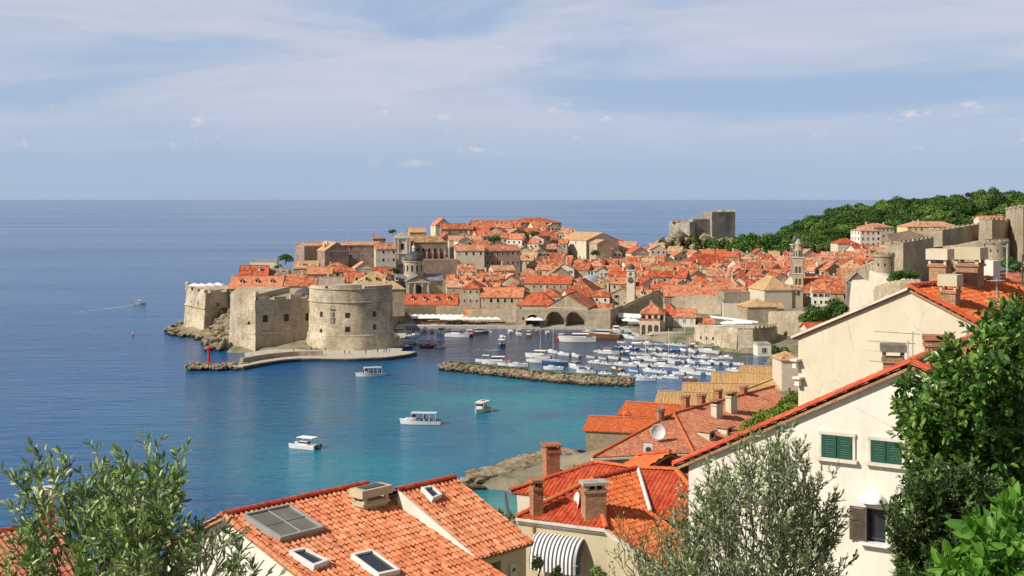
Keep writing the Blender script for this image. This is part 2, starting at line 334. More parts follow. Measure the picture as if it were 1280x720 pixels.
class MB:
    def __init__(s): s.v = []; s.f = []; s.m = []; s.mi = 0
    def add(s, vs, fs):
        k = len(s.v); s.v += [tuple(x) for x in vs]; s.f += [tuple(i + k for i in f) for f in fs]; s.m += [s.mi] * len(fs); return s
    def box(s, c, d, rz=0, tz=None):
        x, y, z = (a / 2 for a in d); q = tz if tz else 1; vs = []
        for sz, k in ((-1, 1), (1, q)):
            for sx, sy in ((-1, -1), (1, -1), (1, 1), (-1, 1)): vs.append((sx * x * k, sy * y * k, sz * z))
        ca, sa = math.cos(rz), math.sin(rz)
        vs = [(c[0] + a * ca - b * sa, c[1] + a * sa + b * ca, c[2] + e) for a, b, e in vs]
        return s.add(vs, [(3, 2, 1, 0), (4, 5, 6, 7), (0, 1, 5, 4), (1, 2, 6, 5), (2, 3, 7, 6), (3, 0, 4, 7)])
    def prism(s, pts, z0, z1, top=None):
        """pts ccw footprint; z0/z1 scalars or lists; top: other footprint at the top (batter)"""
        n = len(pts); top = top or pts
        Z0 = z0 if isinstance(z0, (list, tuple)) else [z0] * n; Z1 = z1 if isinstance(z1, (list, tuple)) else [z1] * n
        vs = [(p[0], p[1], z) for p, z in zip(pts, Z0)] + [(p[0], p[1], z) for p, z in zip(top, Z1)]
        fs = [tuple(reversed(range(n))), tuple(range(n, 2 * n))] + [(i, (i + 1) % n, n + (i + 1) % n, n + i) for i in range(n)]
        return s.add(vs, fs)
    def lathe(s, prof, n=24, c=(0, 0, 0), a0=0, a1=2 * math.pi):
        full = abs(a1 - a0 - 2 * math.pi) < 1e-6; m = n if full else n + 1; vs = []
        for r, z in prof:
            for i in range(m):
                a = a0 + (a1 - a0) * i / n; vs.append((c[0] + r * math.cos(a), c[1] + r * math.sin(a), c[2] + z))
        fs = []
        for j in range(len(prof) - 1):
            for i in range(n):
                k = (i + 1) % m; fs.append((j * m + i, j * m + k, (j + 1) * m + k, (j + 1) * m + i))
        if full: fs.append(tuple(range((len(prof) - 1) * m, len(prof) * m))); fs.append(tuple(reversed(range(m))))
        return s.add(vs, fs)
    def tube(s, pts, r, n=6, r2=None):
        r2 = r if r2 is None else r2; pts = [Vector(p) for p in pts]; vs = []; fs = []; L = len(pts)
        for i, p in enumerate(pts):
            d = (pts[min(i + 1, L - 1)] - pts[max(i - 1, 0)]).normalized(); u = d.cross(Vector((0.13, 0.21, 0.97)))
            if u.length < 1e-3: u = d.cross(Vector((1, 0, 0)))
            u.normalize(); w = d.cross(u); rr = r + (r2 - r) * i / max(1, L - 1)
            for k in range(n):
                a = 2 * math.pi * k / n; vs.append(p + u * math.cos(a) * rr + w * math.sin(a) * rr)
        for i in range(L - 1):
            for k in range(n): fs.append((i * n + k, i * n + (k + 1) % n, (i + 1) * n + (k + 1) % n, (i + 1) * n + k))
        fs += [tuple(reversed(range(n))), tuple(range((L - 1) * n, L * n))]
        return s.add(vs, fs)
    def mesh(s, name, mats, smooth=False, uv=True):
        me = bpy.data.meshes.new(name); me.from_pydata([tuple(v) for v in s.v], [], s.f)
        for m in (mats if isinstance(mats, (list, tuple)) else [mats]): me.materials.append(MATS[m])
        if any(s.m): me.polygons.foreach_set('material_index', s.m)
        me.update()
        bm = bmesh.new(); bm.from_mesh(me); bmesh.ops.recalc_face_normals(bm, faces=bm.faces); bm.to_mesh(me); bm.free()
        if smooth: me.polygons.foreach_set('use_smooth', [True] * len(me.polygons)); me.set_sharp_from_angle(angle=R(40))
        if uv: mesh_uv(me)
        me.update(); return me
    def build(s, name, mats, parent=None, smooth=False, world=False):
        if world and parent is not None:
            inv = OFF[parent.name].inverted(); s.v = [tuple(inv @ Vector(v)) for v in s.v]
        me = s.mesh(name, mats, smooth); o = bpy.data.objects.new(name, me); COL.objects.link(o)
        if parent is not None:
            o.parent = parent; OFF[o.name] = OFF[parent.name]
        else: OFF[o.name] = Matrix.Identity(4)
        return o

def thing(name, label, cat, loc=(0, 0, 0), rz=0, group=None):
    o = bpy.data.objects.new(name, None); COL.objects.link(o); o.empty_display_size = 0.3
    o.location = loc; o.rotation_euler = (0, 0, rz); o['label'] = label; o['category'] = cat
    if group: o['group'] = group
    OFF[o.name] = Matrix.Translation(Vector(loc)) @ Matrix.Rotation(rz, 4, 'Z'); return o
def tag(o, label, cat, group=None):
    o['label'] = label; o['category'] = cat
    if group: o['group'] = group
    return o
def struct(o, kind='structure'): o['kind'] = kind; return o
def origin_to(o, loc):
    loc = Vector(loc); o.data.transform(Matrix.Translation(-loc)); o.location = loc; OFF[o.name] = Matrix.Translation(loc); return o
def copy_tree(o, parent=None):
    c = o.copy(); COL.objects.link(c)
    if parent is not None: c.parent = parent
    for ch in o.children: copy_tree(ch, c)
    return c
def carve(o, cutter):
    """cut openings (an MB of closed boxes, in the object's own frame) out of a mesh object"""
    me = cutter.mesh('cut', 'dark_opening', uv=False); c = bpy.data.objects.new('cut', me); COL.objects.link(c)
    if o.parent is not None: c.parent = o.parent
    md = o.modifiers.new('b', 'BOOLEAN'); md.operation = 'DIFFERENCE'; md.solver = 'EXACT'; md.object = c
    bpy.context.view_layer.update()
    dg = bpy.context.evaluated_depsgraph_get(); nm = bpy.data.meshes.new_from_object(o.evaluated_get(dg))
    o.modifiers.clear(); nm.name = o.data.name; o.data = nm; bpy.data.objects.remove(c)
    for l in list(nm.uv_layers): nm.uv_layers.remove(l)
    mesh_uv(nm)
def arch_cut(mb, c, w, h, dep, rz, n=8, round_=True):
    """an arched opening's cutter: centre of the sill, width, full height, depth along the wall normal"""
    pr = [(-w / 2, 0), (w / 2, 0)]; hs = h - w / 2
    pr += [(w / 2 * math.cos(math.pi * i / n), hs + w / 2 * math.sin(math.pi * i / n)) for i in range(n + 1)] if round_ else [(w / 2, h), (-w / 2, h)]
    ca, sa = math.cos(rz), math.sin(rz); vs = []
    for d in (-dep, dep):
        for x, z in pr: vs.append((c[0] + x * ca - d * sa, c[1] + x * sa + d * ca, c[2] + z))
    m = len(pr); fs = [tuple(range(m)), tuple(reversed(range(m, 2 * m)))] + [(i, m + i, m + (i + 1) % m, (i + 1) % m) for i in range(m)]
    mb.add(vs, fs)

# ------------- real barrel-tile roofs: corrugated courses clipped to the roof's outline
def tiled(name, poly, mat, parent, p=0.24, q=0.38, amp=0.045, lift=0.035, nu=6, world=True, extra=0.0):
    poly = [Vector(x) for x in poly]; c = sum(poly, Vector()) / len(poly)
    n = Vector((0, 0, 0))
    for i in range(len(poly)): n += (poly[i] - c).cross(poly[(i + 1) % len(poly)] - c)
    n.normalize()
    if n.z < 0: n = -n
    t = Vector((-n.y, n.x, 0)).normalized(); d = t.cross(n)
    if d.z > 0: d = -d
    us = [(x - c).dot(t) for x in poly]; vs_ = [(x - c).dot(d) for x in poly]
    u0 = math.floor(min(us) / p) * p; u1 = math.ceil(max(us) / p) * p; v0 = min(vs_); v1 = v0 + math.ceil((max(vs_) - v0) / q) * q
    NU = int(round((u1 - u0) / p)) * nu + 1; K = int(round((v1 - v0) / q))
    U = np.linspace(u0, u1, NU); V = []; Wv = []
    for k in range(K): V += [v0 + k * q + 0.002, v0 + (k + 1) * q - 0.002]; Wv += [0.0, lift]
    V = np.array(V); Wv = np.array(Wv)
    wave = np.cos(2 * math.pi * U / p); wave = np.sign(wave) * np.abs(wave) ** 0.75 * amp
    wave = np.where(wave < 0, wave * 0.6, wave)
    jit = RNG.normal(0, 0.010, (K, (NU - 1) // nu + 1))
    ju = np.repeat(np.repeat(jit, 2, 0), nu, 1)[:, :NU]
    Hh = wave[None, :] + Wv[:, None] + ju
    N = np.array(n); T = np.array(t); D = np.array(d); Cc = np.array(c)
    jv = np.repeat(np.repeat(RNG.normal(0, 0.014, jit.shape), 2, 0), nu, 1)[:, :NU]
    co = Cc + U[None, :, None] * T + (V[:, None] + jv)[:, :, None] * D + Hh[:, :, None] * N
    co = co.reshape(-1, 3); rows = len(V)
    idx = np.arange(rows * NU).reshape(rows, NU)
    a = idx[:-1, :-1].ravel(); b = idx[:-1, 1:].ravel(); cc = idx[1:, 1:].ravel(); dd = idx[1:, :-1].ravel()
    fc = np.stack([a, dd, cc, b], 1)
    me = bpy.data.meshes.new(name); nf = len(fc)
    me.vertices.add(len(co)); me.vertices.foreach_set('co', co.ravel()); me.loops.add(nf * 4); me.loops.foreach_set('vertex_index', fc.ravel())
    me.polygons.add(nf); me.polygons.foreach_set('loop_start', np.arange(0, nf * 4, 4)); me.polygons.foreach_set('loop_total', np.full(nf, 4))
    me.update(calc_edges=True)
    uvl = me.uv_layers.new(name='UVMap'); uvv = np.stack([np.repeat(U[None, :], rows, 0).ravel(), np.repeat(V[:, None], NU, 1).ravel()], 1)
    fu = uvv[fc.ravel()].reshape(-1, 4, 2); fu[:, :, 0] = np.clip(fu[:, :, 0], *(fu[:, :, 0].mean(1, keepdims=True) + np.array([[-p / nu * .49, p / nu * .49]])).T[:, :, None]) + p / 2
    fu[:, :, 1] = fu[:, :, 1].mean(1, keepdims=True) - v0
    uvl.data.foreach_set('uv', fu.ravel())
    bm = bmesh.new(); bm.from_mesh(me)
    for i in range(len(poly)):
        e0 = poly[i]; e1 = poly[(i + 1) % len(poly)]; pn = (e1 - e0).cross(n).normalized()
        if (c - e0).dot(pn) > 0: pn = -pn
        bmesh.ops.bisect_plane(bm, geom=bm.verts[:] + bm.edges[:] + bm.faces[:], plane_co=e0 + pn * 0.03, plane_no=pn, clear_outer=True)
    bm.normal_update()
    if sum(1 for f in bm.faces if f.normal.z < 0) > len(bm.faces) / 2: bmesh.ops.reverse_faces(bm, faces=bm.faces)
    # thickness: a soffit sheet under the tiles
    bm.to_mesh(me); bm.free()
    me.materials.append(MATS[mat])
    me.polygons.foreach_set('use_smooth', [True] * len(me.polygons)); me.set_sharp_from_angle(angle=R(50))
    if world and parent is not None: me.transform(OFF[parent.name].inverted())
    o = bpy.data.objects.new(name, me); COL.objects.link(o)
    if parent is not None: o.parent = parent; OFF[o.name] = OFF[parent.name]
    # batten sheet below, same outline
    b2 = MB(); m = len(poly); q0 = [x - n * 0.07 for x in poly]; q1 = [x - n * 0.16 for x in poly]
    b2.add(q0 + q1, [tuple(range(m)), tuple(reversed(range(m, 2 * m)))] + [(i, (i + 1) % m, m + (i + 1) % m, m + i) for i in range(m)])
    b2.build('roof_deck', 'old_brick', o if parent is not None else None, world=True)
    return o
def caps(mb, p0, p1, r=0.13, step=0.38):
    """a line of overlapping half-round ridge tiles"""
    p0 = Vector(p0); p1 = Vector(p1); L = (p1 - p0).length; n = max(1, int(L / step)); d = (p1 - p0).normalized()
    s = d.cross(Vector((0, 0, 1))).normalized(); u = s.cross(d)
    for i in range(n):
        a = p0 + d * (L * i / n); b = p0 + d * (L * (i + 1) / n + 0.03); vs = []
        for q, rr in ((a, r), (b, r * 0.86)):
            for k in range(7):
                g = math.pi * k / 6; vs.append(q + s * math.cos(g) * rr + u * (math.sin(g) * rr * 0.95))
        mb.add(vs, [(k, k + 1, 8 + k, 7 + k) for k in range(6)] + [tuple(range(7)), tuple(reversed(range(7, 14)))])
    return mb

# ------------- leaves
def leaf_mesh(name, P0, D, Lm, Wm, mat, parent=None, fold=0.25, loc=None, curve=0.15):
    """P0 (n,3) bases, D (n,3) unit directions, Lm/Wm lengths and widths: each leaf a folded six-point blade"""
    n = len(P0); up = RNG.normal(0, 1, (n, 3)) * 0.8 + np.array([0, 0, 1.0])
    s = np.cross(D, up); s /= np.linalg.norm(s, axis=1)[:, None] + 1e-9; w = np.cross(s, D)
    L = Lm[:, None]; Wd = Wm[:, None] / 2
    pts = np.stack([P0, P0 + D * L * 0.35 + s * Wd + w * Wd * fold, P0 + D * L * 0.75 + s * Wd * 0.75 + w * (Wd * fold - L * curve * 0.4),
                    P0 + D * L - w * L * curve, P0 + D * L * 0.75 - s * Wd * 0.75 + w * (Wd * fold - L * curve * 0.4), P0 + D * L * 0.35 - s * Wd + w * Wd * fold], 1)
    co = pts.reshape(-1, 3); base = (np.arange(n) * 6)[:, None]
    fc = np.concatenate([base + np.array([[0, 1, 2, 3]]), base + np.array([[0, 3, 4, 5]])], 1).reshape(-1, 4)
    return raw_mesh(name, co, fc, mat, np.repeat(RNG.random(n), 6), parent, loc)
def raw_mesh(name, co, fc, mat, lv, parent=None, loc=None):
    if loc is not None: co = co - np.array(loc)
    elif parent is not None: co = co - np.array(OFF[parent.name].translation)
    k = fc.shape[1]; me = bpy.data.meshes.new(name); nf = len(fc)
    me.vertices.add(len(co)); me.vertices.foreach_set('co', co.ravel()); me.loops.add(nf * k); me.loops.foreach_set('vertex_index', fc.ravel())
    me.polygons.add(nf); me.polygons.foreach_set('loop_start', np.arange(0, nf * k, k)); me.polygons.foreach_set('loop_total', np.full(nf, k))
    me.update(calc_edges=True); at = me.attributes.new('lv', 'FLOAT', 'POINT'); at.data.foreach_set('value', lv)
    me.materials.append(MATS[mat]); o = bpy.data.objects.new(name, me); COL.objects.link(o)
    if parent is not None: o.parent = parent; OFF[o.name] = OFF[parent.name]
    else: OFF[o.name] = Matrix.Translation(Vector(loc if loc is not None else (0, 0, 0)))
    if loc is not None and parent is None: o.location = loc
    return o
def cloud_quads(crowns, dens, size, flat=0.75):
    """leaf clumps on lumpy crowns; crowns: (x,y,z,rx,ry,rz)"""
    CO = []; LV = []
    for (x, y, z, rx, ry, rz) in crowns:
        n = int(dens * (rx * ry + rx * rz + ry * rz) / 3)
        nl = max(4, int(4 + rx * 1.2)); lob = RNG.normal(0, 1, (nl, 3)); lob /= np.linalg.norm(lob, axis=1)[:, None]; lob[:, 2] = np.abs(lob[:, 2]) * 1.15 - 0.38
        lc = lob * RNG.uniform(0.45, 0.75, (nl, 1)); lr = RNG.uniform(0.32, 0.52, nl)
        k = RNG.integers(0, nl, n); d = RNG.normal(0, 1, (n, 3)); d /= np.linalg.norm(d, axis=1)[:, None]
        rr = RNG.random(n) ** 0.35; p = lc[k] + d * (lr[k] * rr)[:, None]
        p = p * np.array([rx, ry, rz]) + np.array([x, y, z])
        s = size * RNG.uniform(0.5, 1.3, n)[:, None]
        a = d + RNG.normal(0, 0.55, (n, 3)); a /= np.linalg.norm(a, axis=1)[:, None]
        b = np.cross(a, RNG.normal(0, 1, (n, 3))); b /= np.linalg.norm(b, axis=1)[:, None]; c = np.cross(a, b)
        CO.append(np.stack([p - b * s, p - c * s * flat, p + b * s, p + c * s * flat], 1).reshape(-1, 3))
        LV.append(np.repeat(np.clip(RNG.random(n) * 0.45 + RNG.normal(0.28, 0.2), 0, 1), 4))
    co = np.concatenate(CO); lv = np.concatenate(LV); fc = np.arange(len(co)).reshape(-1, 4); return co, fc, lv
def tree(label, cat, x, y, z, h, r, mat='leaf_pine', name='tree', dens=26, size=0.5, group=None, trunk=0.3, rz=None, bare=0.35):
    t = thing(name, label, cat, (x, y, z), 0, group); m = MB(); rz = rz or h * 0.36
    top = z + h - rz; lean = RNG.uniform(-0.3, 0.3, 2)
    m.tube([(x, y, z - 0.6), (x + lean[0] * 0.4, y + lean[1] * 0.4, z + h * 0.3), (x + lean[0], y + lean[1], top)], trunk, 7, trunk * 0.4)
    for k in range(5):
        a = RNG.uniform(0, 6.28); q = RNG.uniform(0.35, 0.7)
        m.tube([(x + lean[0] * .5, y + lean[1] * .5, z + h * (bare + 0.05 * k)), (x + math.cos(a) * r * q * .5, y + math.sin(a) * r * q * .5, z + h * (bare + 0.1 + .06 * k)), (x + math.cos(a) * r * q, y + math.sin(a) * r * q, top)], trunk * 0.4, 5, trunk * 0.12)
    m.build('trunk', 'bark', t, world=True)
    co, fc, lv = cloud_quads([(x, y, top, r, r, rz)], dens, size)
    raw_mesh('crown', co, fc, mat, lv, t); return t
# ================================================================ terrain
COAST = np.array([(-700, -60), (-500, 40), (-160, 92), (-60, 146), (-14, 190), (-4, 203), (1, 211), (4, 222), (2, 231), (-7, 234), (-9, 240), (-3, 249), (2, 257), (6, 266), (12, 262), (14, 258),
    (24, 275), (36, 300), (50, 330), (66, 372), (80, 408), (88, 438), (78, 441), (69, 450), (64, 467), (47, 483.5), (46, 500), (44, 519), (-6, 524), (-40, 536), (-46, 530), (-42, 500), (-40, 470),
    (-40, 455), (-42, 446), (-52, 437.5), (-62, 437), (-80, 440), (-99, 442), (-101, 452), (-107, 462), (-112, 480), (-123, 492), (-131, 502), (-137, 520), (-138, 560), (-135, 620), (-128, 700),
    (-110, 780), (-80, 860), (-30, 930), (40, 985), (95, 975), (112, 960), (122, 985), (118, 1030), (150, 1080), (200, 1090), (230, 1150), (265, 1280), (420, 1500), (1600, 1900), (2400, 1500), (2400, -60)], float)
CTRL = np.array([(0, 0, 50.5), (-10, 12, 48), (10, 12, 49), (0, 30, 40), (-15, 40, 35), (0, 48, 34), (-5, 70, 30), (8, 62, 31), (12, 44, 38), (22, 38, 40), (30, 60, 43), (18, 66, 38), (-30, 30, 34), (-30, 60, 26),
    (-60, 40, 26), (-30, 110, 12), (-60, 90, 12), (-100, 70, 14), (-60, 125, 4), (-120, 80, 8), (-30, 150, 4), (-160, 50, 14), (-300, 30, 8), (-30, 175, 1.5), (-12, 130, 10), (-40, 75, 22),  (0, 100, 18), (25, 100, 24), (60, 100, 40), (100, 100, 50), (200, 120, 70), (0, 150, 10), (25, 170, 15), (60, 180, 26), (0, 200, 4), (30, 220, 7), (60, 250, 14), (120, 250, 40), (-5, 232, 2),
    (30, 290, 3.5), (60, 320, 5), (60, 360, 4), (90, 400, 6), (120, 420, 7), (95, 440, 3), (105, 455, 3), (140, 480, 10), (200, 400, 40), (300, 300, 70),
    (-105, 500, 10), (-80, 520, 10), (-60, 500, 6), (-110, 570, 14), (-75, 640, 19), (-60, 690, 20), (-45, 600, 6), (-52, 640, 8), (-30, 650, 8), (-10, 655, 9),  (-30, 720, 20), (-20, 800, 28), (20, 860, 30), (-40, 860, 28), (55, 850, 19), (0, 700, 7),
    (0, 560, 3), (25, 620, 3), (80, 600, 3), (100, 600, 3), (130, 750, 3.5), (85, 880, 5), (60, 750, 4), (140, 620, 5), (180, 800, 7), (190, 650, 13), (245, 620, 21), (320, 800, 30), (230, 900, 13), (150, 1000, 12), (185, 1050, 15),
    (300, 1100, 31), (420, 1150, 47), (560, 1150, 50), (560, 1400, 50), (230, 1200, 16), (-50, 470, 3), (70, 480, 3), (60, 530, 2.6), (-20, 545, 2.6), (20, 540, 2.6), (230, 520, 22), (300, 520, 32), (230, 720, 18), (200, 1060, 19)], float)
def hgt_np(x, y):
    x = np.asarray(x, float); y = np.asarray(y, float); sh = x.shape; x = x.ravel(); y = y.ravel()
    num = np.zeros_like(x); den = np.zeros_like(x)
    for cx, cy, cz in CTRL:
        w = 1.0 / (((x - cx) ** 2 + (y - cy) ** 2) + 9.0) ** 1.6; num += w * cz; den += w
    z = num / den; n = len(COAST); ins = np.zeros(len(x), bool); dmin = np.full(len(x), 1e9)
    for i in range(n):
        x1, y1 = COAST[i]; x2, y2 = COAST[(i + 1) % n]
        c = ((y1 > y) != (y2 > y)); xi = (x2 - x1) * (y - y1) / (y2 - y1 + 1e-12) + x1; ins ^= c & (x < xi)
        tt = np.clip(((x - x1) * (x2 - x1) + (y - y1) * (y2 - y1)) / ((x2 - x1) ** 2 + (y2 - y1) ** 2), 0, 1)
        dmin = np.minimum(dmin, np.hypot(x - x1 - tt * (x2 - x1), y - y1 - tt * (y2 - y1)))
    rough = np.sin(x * 0.9 + y * 0.4) * np.cos(y * 0.7 - x * 0.3) * 0.5 + np.sin(x * 0.31) * np.sin(y * 0.27) * 0.8
    zin = -0.6 + np.minimum(dmin * 0.55, 1.0) * 2.2; k = np.clip((dmin - 3) / 14, 0, 1); k = k * k * (3 - 2 * k)
    zl = zin * (1 - k) + np.maximum(z, 1.6) * k + rough * np.clip(dmin / 6, 0, 1) * 0.3 * np.clip((z - 3) / 6, 0.15, 1)
    return np.where(ins, zl, -0.8 - np.minimum(dmin * 0.3, 8)).reshape(sh)
def hgt(x, y): return float(hgt_np(np.array([x]), np.array([y]))[0])
def grid_mesh(name, xs, ys, mat):
    X, Y = np.meshgrid(xs, ys); Z = hgt_np(X, Y); co = np.stack([X, Y, Z], 2).reshape(-1, 3); nx = len(xs)
    idx = np.arange(len(xs) * len(ys)).reshape(len(ys), nx)
    fc = np.stack([idx[:-1, :-1].ravel(), idx[:-1, 1:].ravel(), idx[1:, 1:].ravel(), idx[1:, :-1].ravel()], 1)
    zf = co[fc][:, :, 2].max(1); fc = fc[zf > -3]
    o = raw_mesh(name, co, fc, mat, np.zeros(len(co))); o.data.polygons.foreach_set('use_smooth', [True] * len(fc)); return o
xs = np.concatenate([np.arange(-700, -150, 25), np.arange(-150, 250, 2.5), np.arange(250, 620, 10), np.arange(620, 2400, 60)])
ys = np.concatenate([np.arange(-60, 130, 3), np.arange(130, 560, 2.5), np.arange(560, 1100, 7), np.arange(1100, 1900, 40)])
struct(grid_mesh('ground', xs, ys, 'ground'))
sea = MB(); sea.add([(-90000, -400, 0), (90000, -400, 0), (90000, 120000, 0), (-90000, 120000, 0)], [(0, 1, 2, 3)])
struct(sea.build('sea', 'sea'))

# rocky shores: broken boulders along the coast
def boulder(mb, c, r, sq=0.7):
    bm = bmesh.new(); bmesh.ops.create_icosphere(bm, subdivisions=1, radius=1)
    M = Matrix.Rotation(random.uniform(0, 6.3), 3, 'Z'); sx, sy = random.uniform(.7, 1.35), random.uniform(.6, 1.1)
    vs = []
    for v in bm.verts:
        k = random.uniform(0.72, 1.2); w = M @ Vector((v.co.x * sx * k, v.co.y * sy * k, v.co.z * sq * k)); vs.append((c[0] + w.x * r, c[1] + w.y * r, c[2] + w.z * r))
    mb.add(vs, [tuple(x.index for x in f.verts) for f in bm.faces]); bm.free()
def rocks(name, pts, label, r=(0.5, 1.6)):
    mb = MB()
    for (x, y, z, s) in pts: boulder(mb, (x, y, z), random.uniform(*r) * s)
    return struct(mb.build(name, 'rock'), 'stuff')
pts = []
for k in range(230):     # promontory below the near houses: flat slabs
    a = random.random(); x = -9 + 22 * a + random.uniform(-1.5, 1.5); y = 236 + 29 * a + random.uniform(-9, 6) * (0.35 + a * 0.6)
    pts.append((x, y, max(-0.2, min(hgt(x, y), 2.4)) - 0.1, 1.0))
mb = MB()
for (x, y, z, s) in pts: boulder(mb, (x, y, z), random.uniform(0.8, 2.6), 0.42)
struct(mb.build('shore_rocks', 'rock'), 'stuff')
pts = []
for k in range(260):     # rocks round the foot of the fort
    a = random.random(); q = COAST[40 + int(a * 7)]; q2 = COAST[41 + int(a * 7)]; b = random.random()
    x = q[0] * b + q2[0] * (1 - b) + random.uniform(-3.5, 3.5); y = q[1] * b + q2[1] * (1 - b) + random.uniform(-3.5, 3.5)
    pts.append((x, y, random.uniform(-0.3, 0.8), 1.0))
for k in range(90):
    a = random.random(); x = -103 - 10 * a + random.uniform(-3, 3); y = 448 + 32 * a + random.uniform(-3, 6); pts.append((x, y, random.uniform(0, 4.5), 1.5))
for k in range(150):
    x = random.uniform(-119, -99); y = random.uniform(462, 512); z = hgt(x, y)
    if z > -1: pts.append((x, y, z + .3, 1.25))
rocks('fort_rocks', pts, '')
# breakwater of tipped stone with a grassy strip on top
bw_f = [G(548, 463, 0), G(600, 468, 0), G(660, 475, 0), G(720, 481, 0), G(788, 484, 0)]
def resample(pl, n):
    d = [0]
    for a, b in zip(pl, pl[1:]): d.append(d[-1] + (b - a).length)
    out = []
    for i in range(n):
        s = d[-1] * i / (n - 1); k = max(j for j in range(len(pl) - 1) if d[j] <= s + 1e-9); out.append(pl[k].lerp(pl[k + 1], (s - d[k]) / (d[k + 1] - d[k])))
    return out
br = resample(bw_f, 60); mb = MB(); gr = MB(); vs = []; wdt = 13.0
for i, p in enumerate(br):
    e = min(i, 59 - i); w = wdt * min(1, 0.45 + e * 0.12); z = 1.5 + random.uniform(-.1, .1) - (0.3 if e < 2 else 0)
    n = Vector((0.12, 1, 0)).normalized()
    for a, zz in ((0.0, -1), (1.8, 0.9), (3.6, z), (w - 3.2, z + 0.15), (w - 1.5, 0.7), (w, -1)): vs.append(p + n * a + Vector((0, 0, zz)))
fs = [(i * 6 + k, (i + 1) * 6 + k, (i + 1) * 6 + k + 1, i * 6 + k + 1) for i in range(59) for k in range(5)] + [tuple(range(6)), tuple(reversed(range(354, 360)))]
mb.add(vs, fs)
bwt = thing('breakwater', 'long low stone breakwater with grass on its top, in front of the moored boats', 'breakwater', br[30])
mb.build('core', 'rock', bwt, world=True)
gv = [];
for i, p in enumerate(br[3:57]):
    n = Vector((0.12, 1, 0)).normalized(); gv += [p + n * (4.4 + math.sin(i * 1.3) * .7) + Vector((0, 0, 1.75)), p + n * (wdt - 4.0 + math.sin(i * .9) * .6) + Vector((0, 0, 1.85))]
gr.add(gv, [(2 * i, 2 * i + 2, 2 * i + 3, 2 * i + 1) for i in range(53)]); gr.build('grass_strip', 'grass', bwt, world=True)
st = MB()
for i in range(620):
    p = br[random.randrange(60)]; n = Vector((0.12, 1, 0)).normalized(); a = random.choice((random.uniform(-0.8, 4.2), random.uniform(-0.8, 4.2), random.uniform(9, 13)))
    z = min(1.7, max(-0.1, a * 0.45)) if a < 5 else max(0.1, 1.6 - (a - 9) * 0.45); q = p + n * a
    boulder(st, (q.x + random.uniform(-.8, .8), q.y, z), random.uniform(.4, 1.05), .8)
o = st.build('boulders', 'rock', bwt, world=True); o['kind'] = 'stuff'
# tufts of dry grass
co, fc, lv = cloud_quads([(p.x + 0.8, p.y + 6.5 + random.uniform(-2, 2), 1.9, 1.3, 1.1, .35) for p in br[3:57]], 120, 0.16)
o = raw_mesh('grass_tufts', co, fc, 'leaf_scrub', lv, bwt); o['kind'] = 'stuff'

# quays round the old harbour
q = MB(); q.prism([(-47, 524), (-6, 523.5), (44, 518), (45, 500), (46, 482.5), (68, 478), (68, 580), (-47, 580)], -1.5, 1.15); struct(q.build('harbour_quay', 'paving'))
q = MB(); q.prism([(-45, 530), (-41, 500), (-39, 456), (-44, 446), (-60, 446), (-60, 500), (-58, 560)][::-1], -1.5, 1.2); struct(q.build('fort_quay', 'paving'))
q = MB(); q.prism([(52, 486), (68, 482), (74, 470), (98, 452), (130, 458), (120, 540), (52, 545)], -1, 2.6); struct(q.build('harbour_terrace', 'paving'))
# mole at the foot of the fort: quay that swings out to the little red light
def strip(mb, line, w, z0, z1):
    L = []; Rr = []
    for i, p in enumerate(line):
        d = (line[min(i + 1, len(line) - 1)] - line[max(i - 1, 0)]).normalized(); n = Vector((-d.y, d.x, 0)) * (w / 2); L.append(p + n); Rr.append(p - n)
    pts = Rr + L[::-1]; m = len(line)
    vs = [(p.x, p.y, z0) for p in pts] + [(p.x, p.y, z1) for p in pts]; n = 2 * m
    fs = [(i, i + 1, n + i + 1, n + i) for i in range(n - 1)] + [(n - 1, 0, n, 2 * n - 1)]
    fs += [(n + i, n + i + 1, n + n - 2 - i, n + n - 1 - i) for i in range(m - 1)] + [(i + 1, i, n - 1 - i, n - 2 - i) for i in range(m - 1)]
    mb.add(vs, fs)
ml = [G(508, 439, 1.2), G(500, 441.5, 1.2), G(478, 444.5, 1.2), G(440, 446, 1.2), G(400, 445.5, 1.2), G(372, 446, 1.2), G(345, 448, 1.2), G(318, 452, 1.2), G(292, 457, 1.2)]
ml = resample(ml, 40)
mt = thing('mole', 'stone mole at the foot of the fort curving out to the red light', 'mole', ml[20])
mb = MB(); strip(mb, ml, 7.0, -2, 1.2); mb.build('walkway', 'paving', mt, world=True)
mb = MB(); strip(mb, ml, 7.7, -2, .85); mb.build('quay_face', 'wet_shaded_stone', mt, world=True)
mb = MB(); mb.prism([(-78, 424.5), (-44, 421.5), (-38, 428), (-38, 445), (-60, 446), (-84, 442), (-90, 431)], -2, 1.19); mb.build('apron', 'paving', mt, world=True)
mb = MB(); strip(mb, [p + Vector((-0.4, 2.9, 0)) for p in ml[19:38]], 1.3, 1.2, 2.7); mb.build('parapet', 'wall_stone', mt, world=True)
for o_ in (): pass
mb = MB()
for i in range(190):
    p = ml[random.randrange(36, 40)].lerp(G(240, 459, 0.6), random.random()); boulder(mb, (p.x + random.uniform(-2, 2), p.y + random.uniform(-4, 3.5), random.uniform(0, 1.3)), random.uniform(.5, 1.3), .75)
o = mb.build('tipped_rocks', 'rock', mt, world=True); o['kind'] = 'stuff'
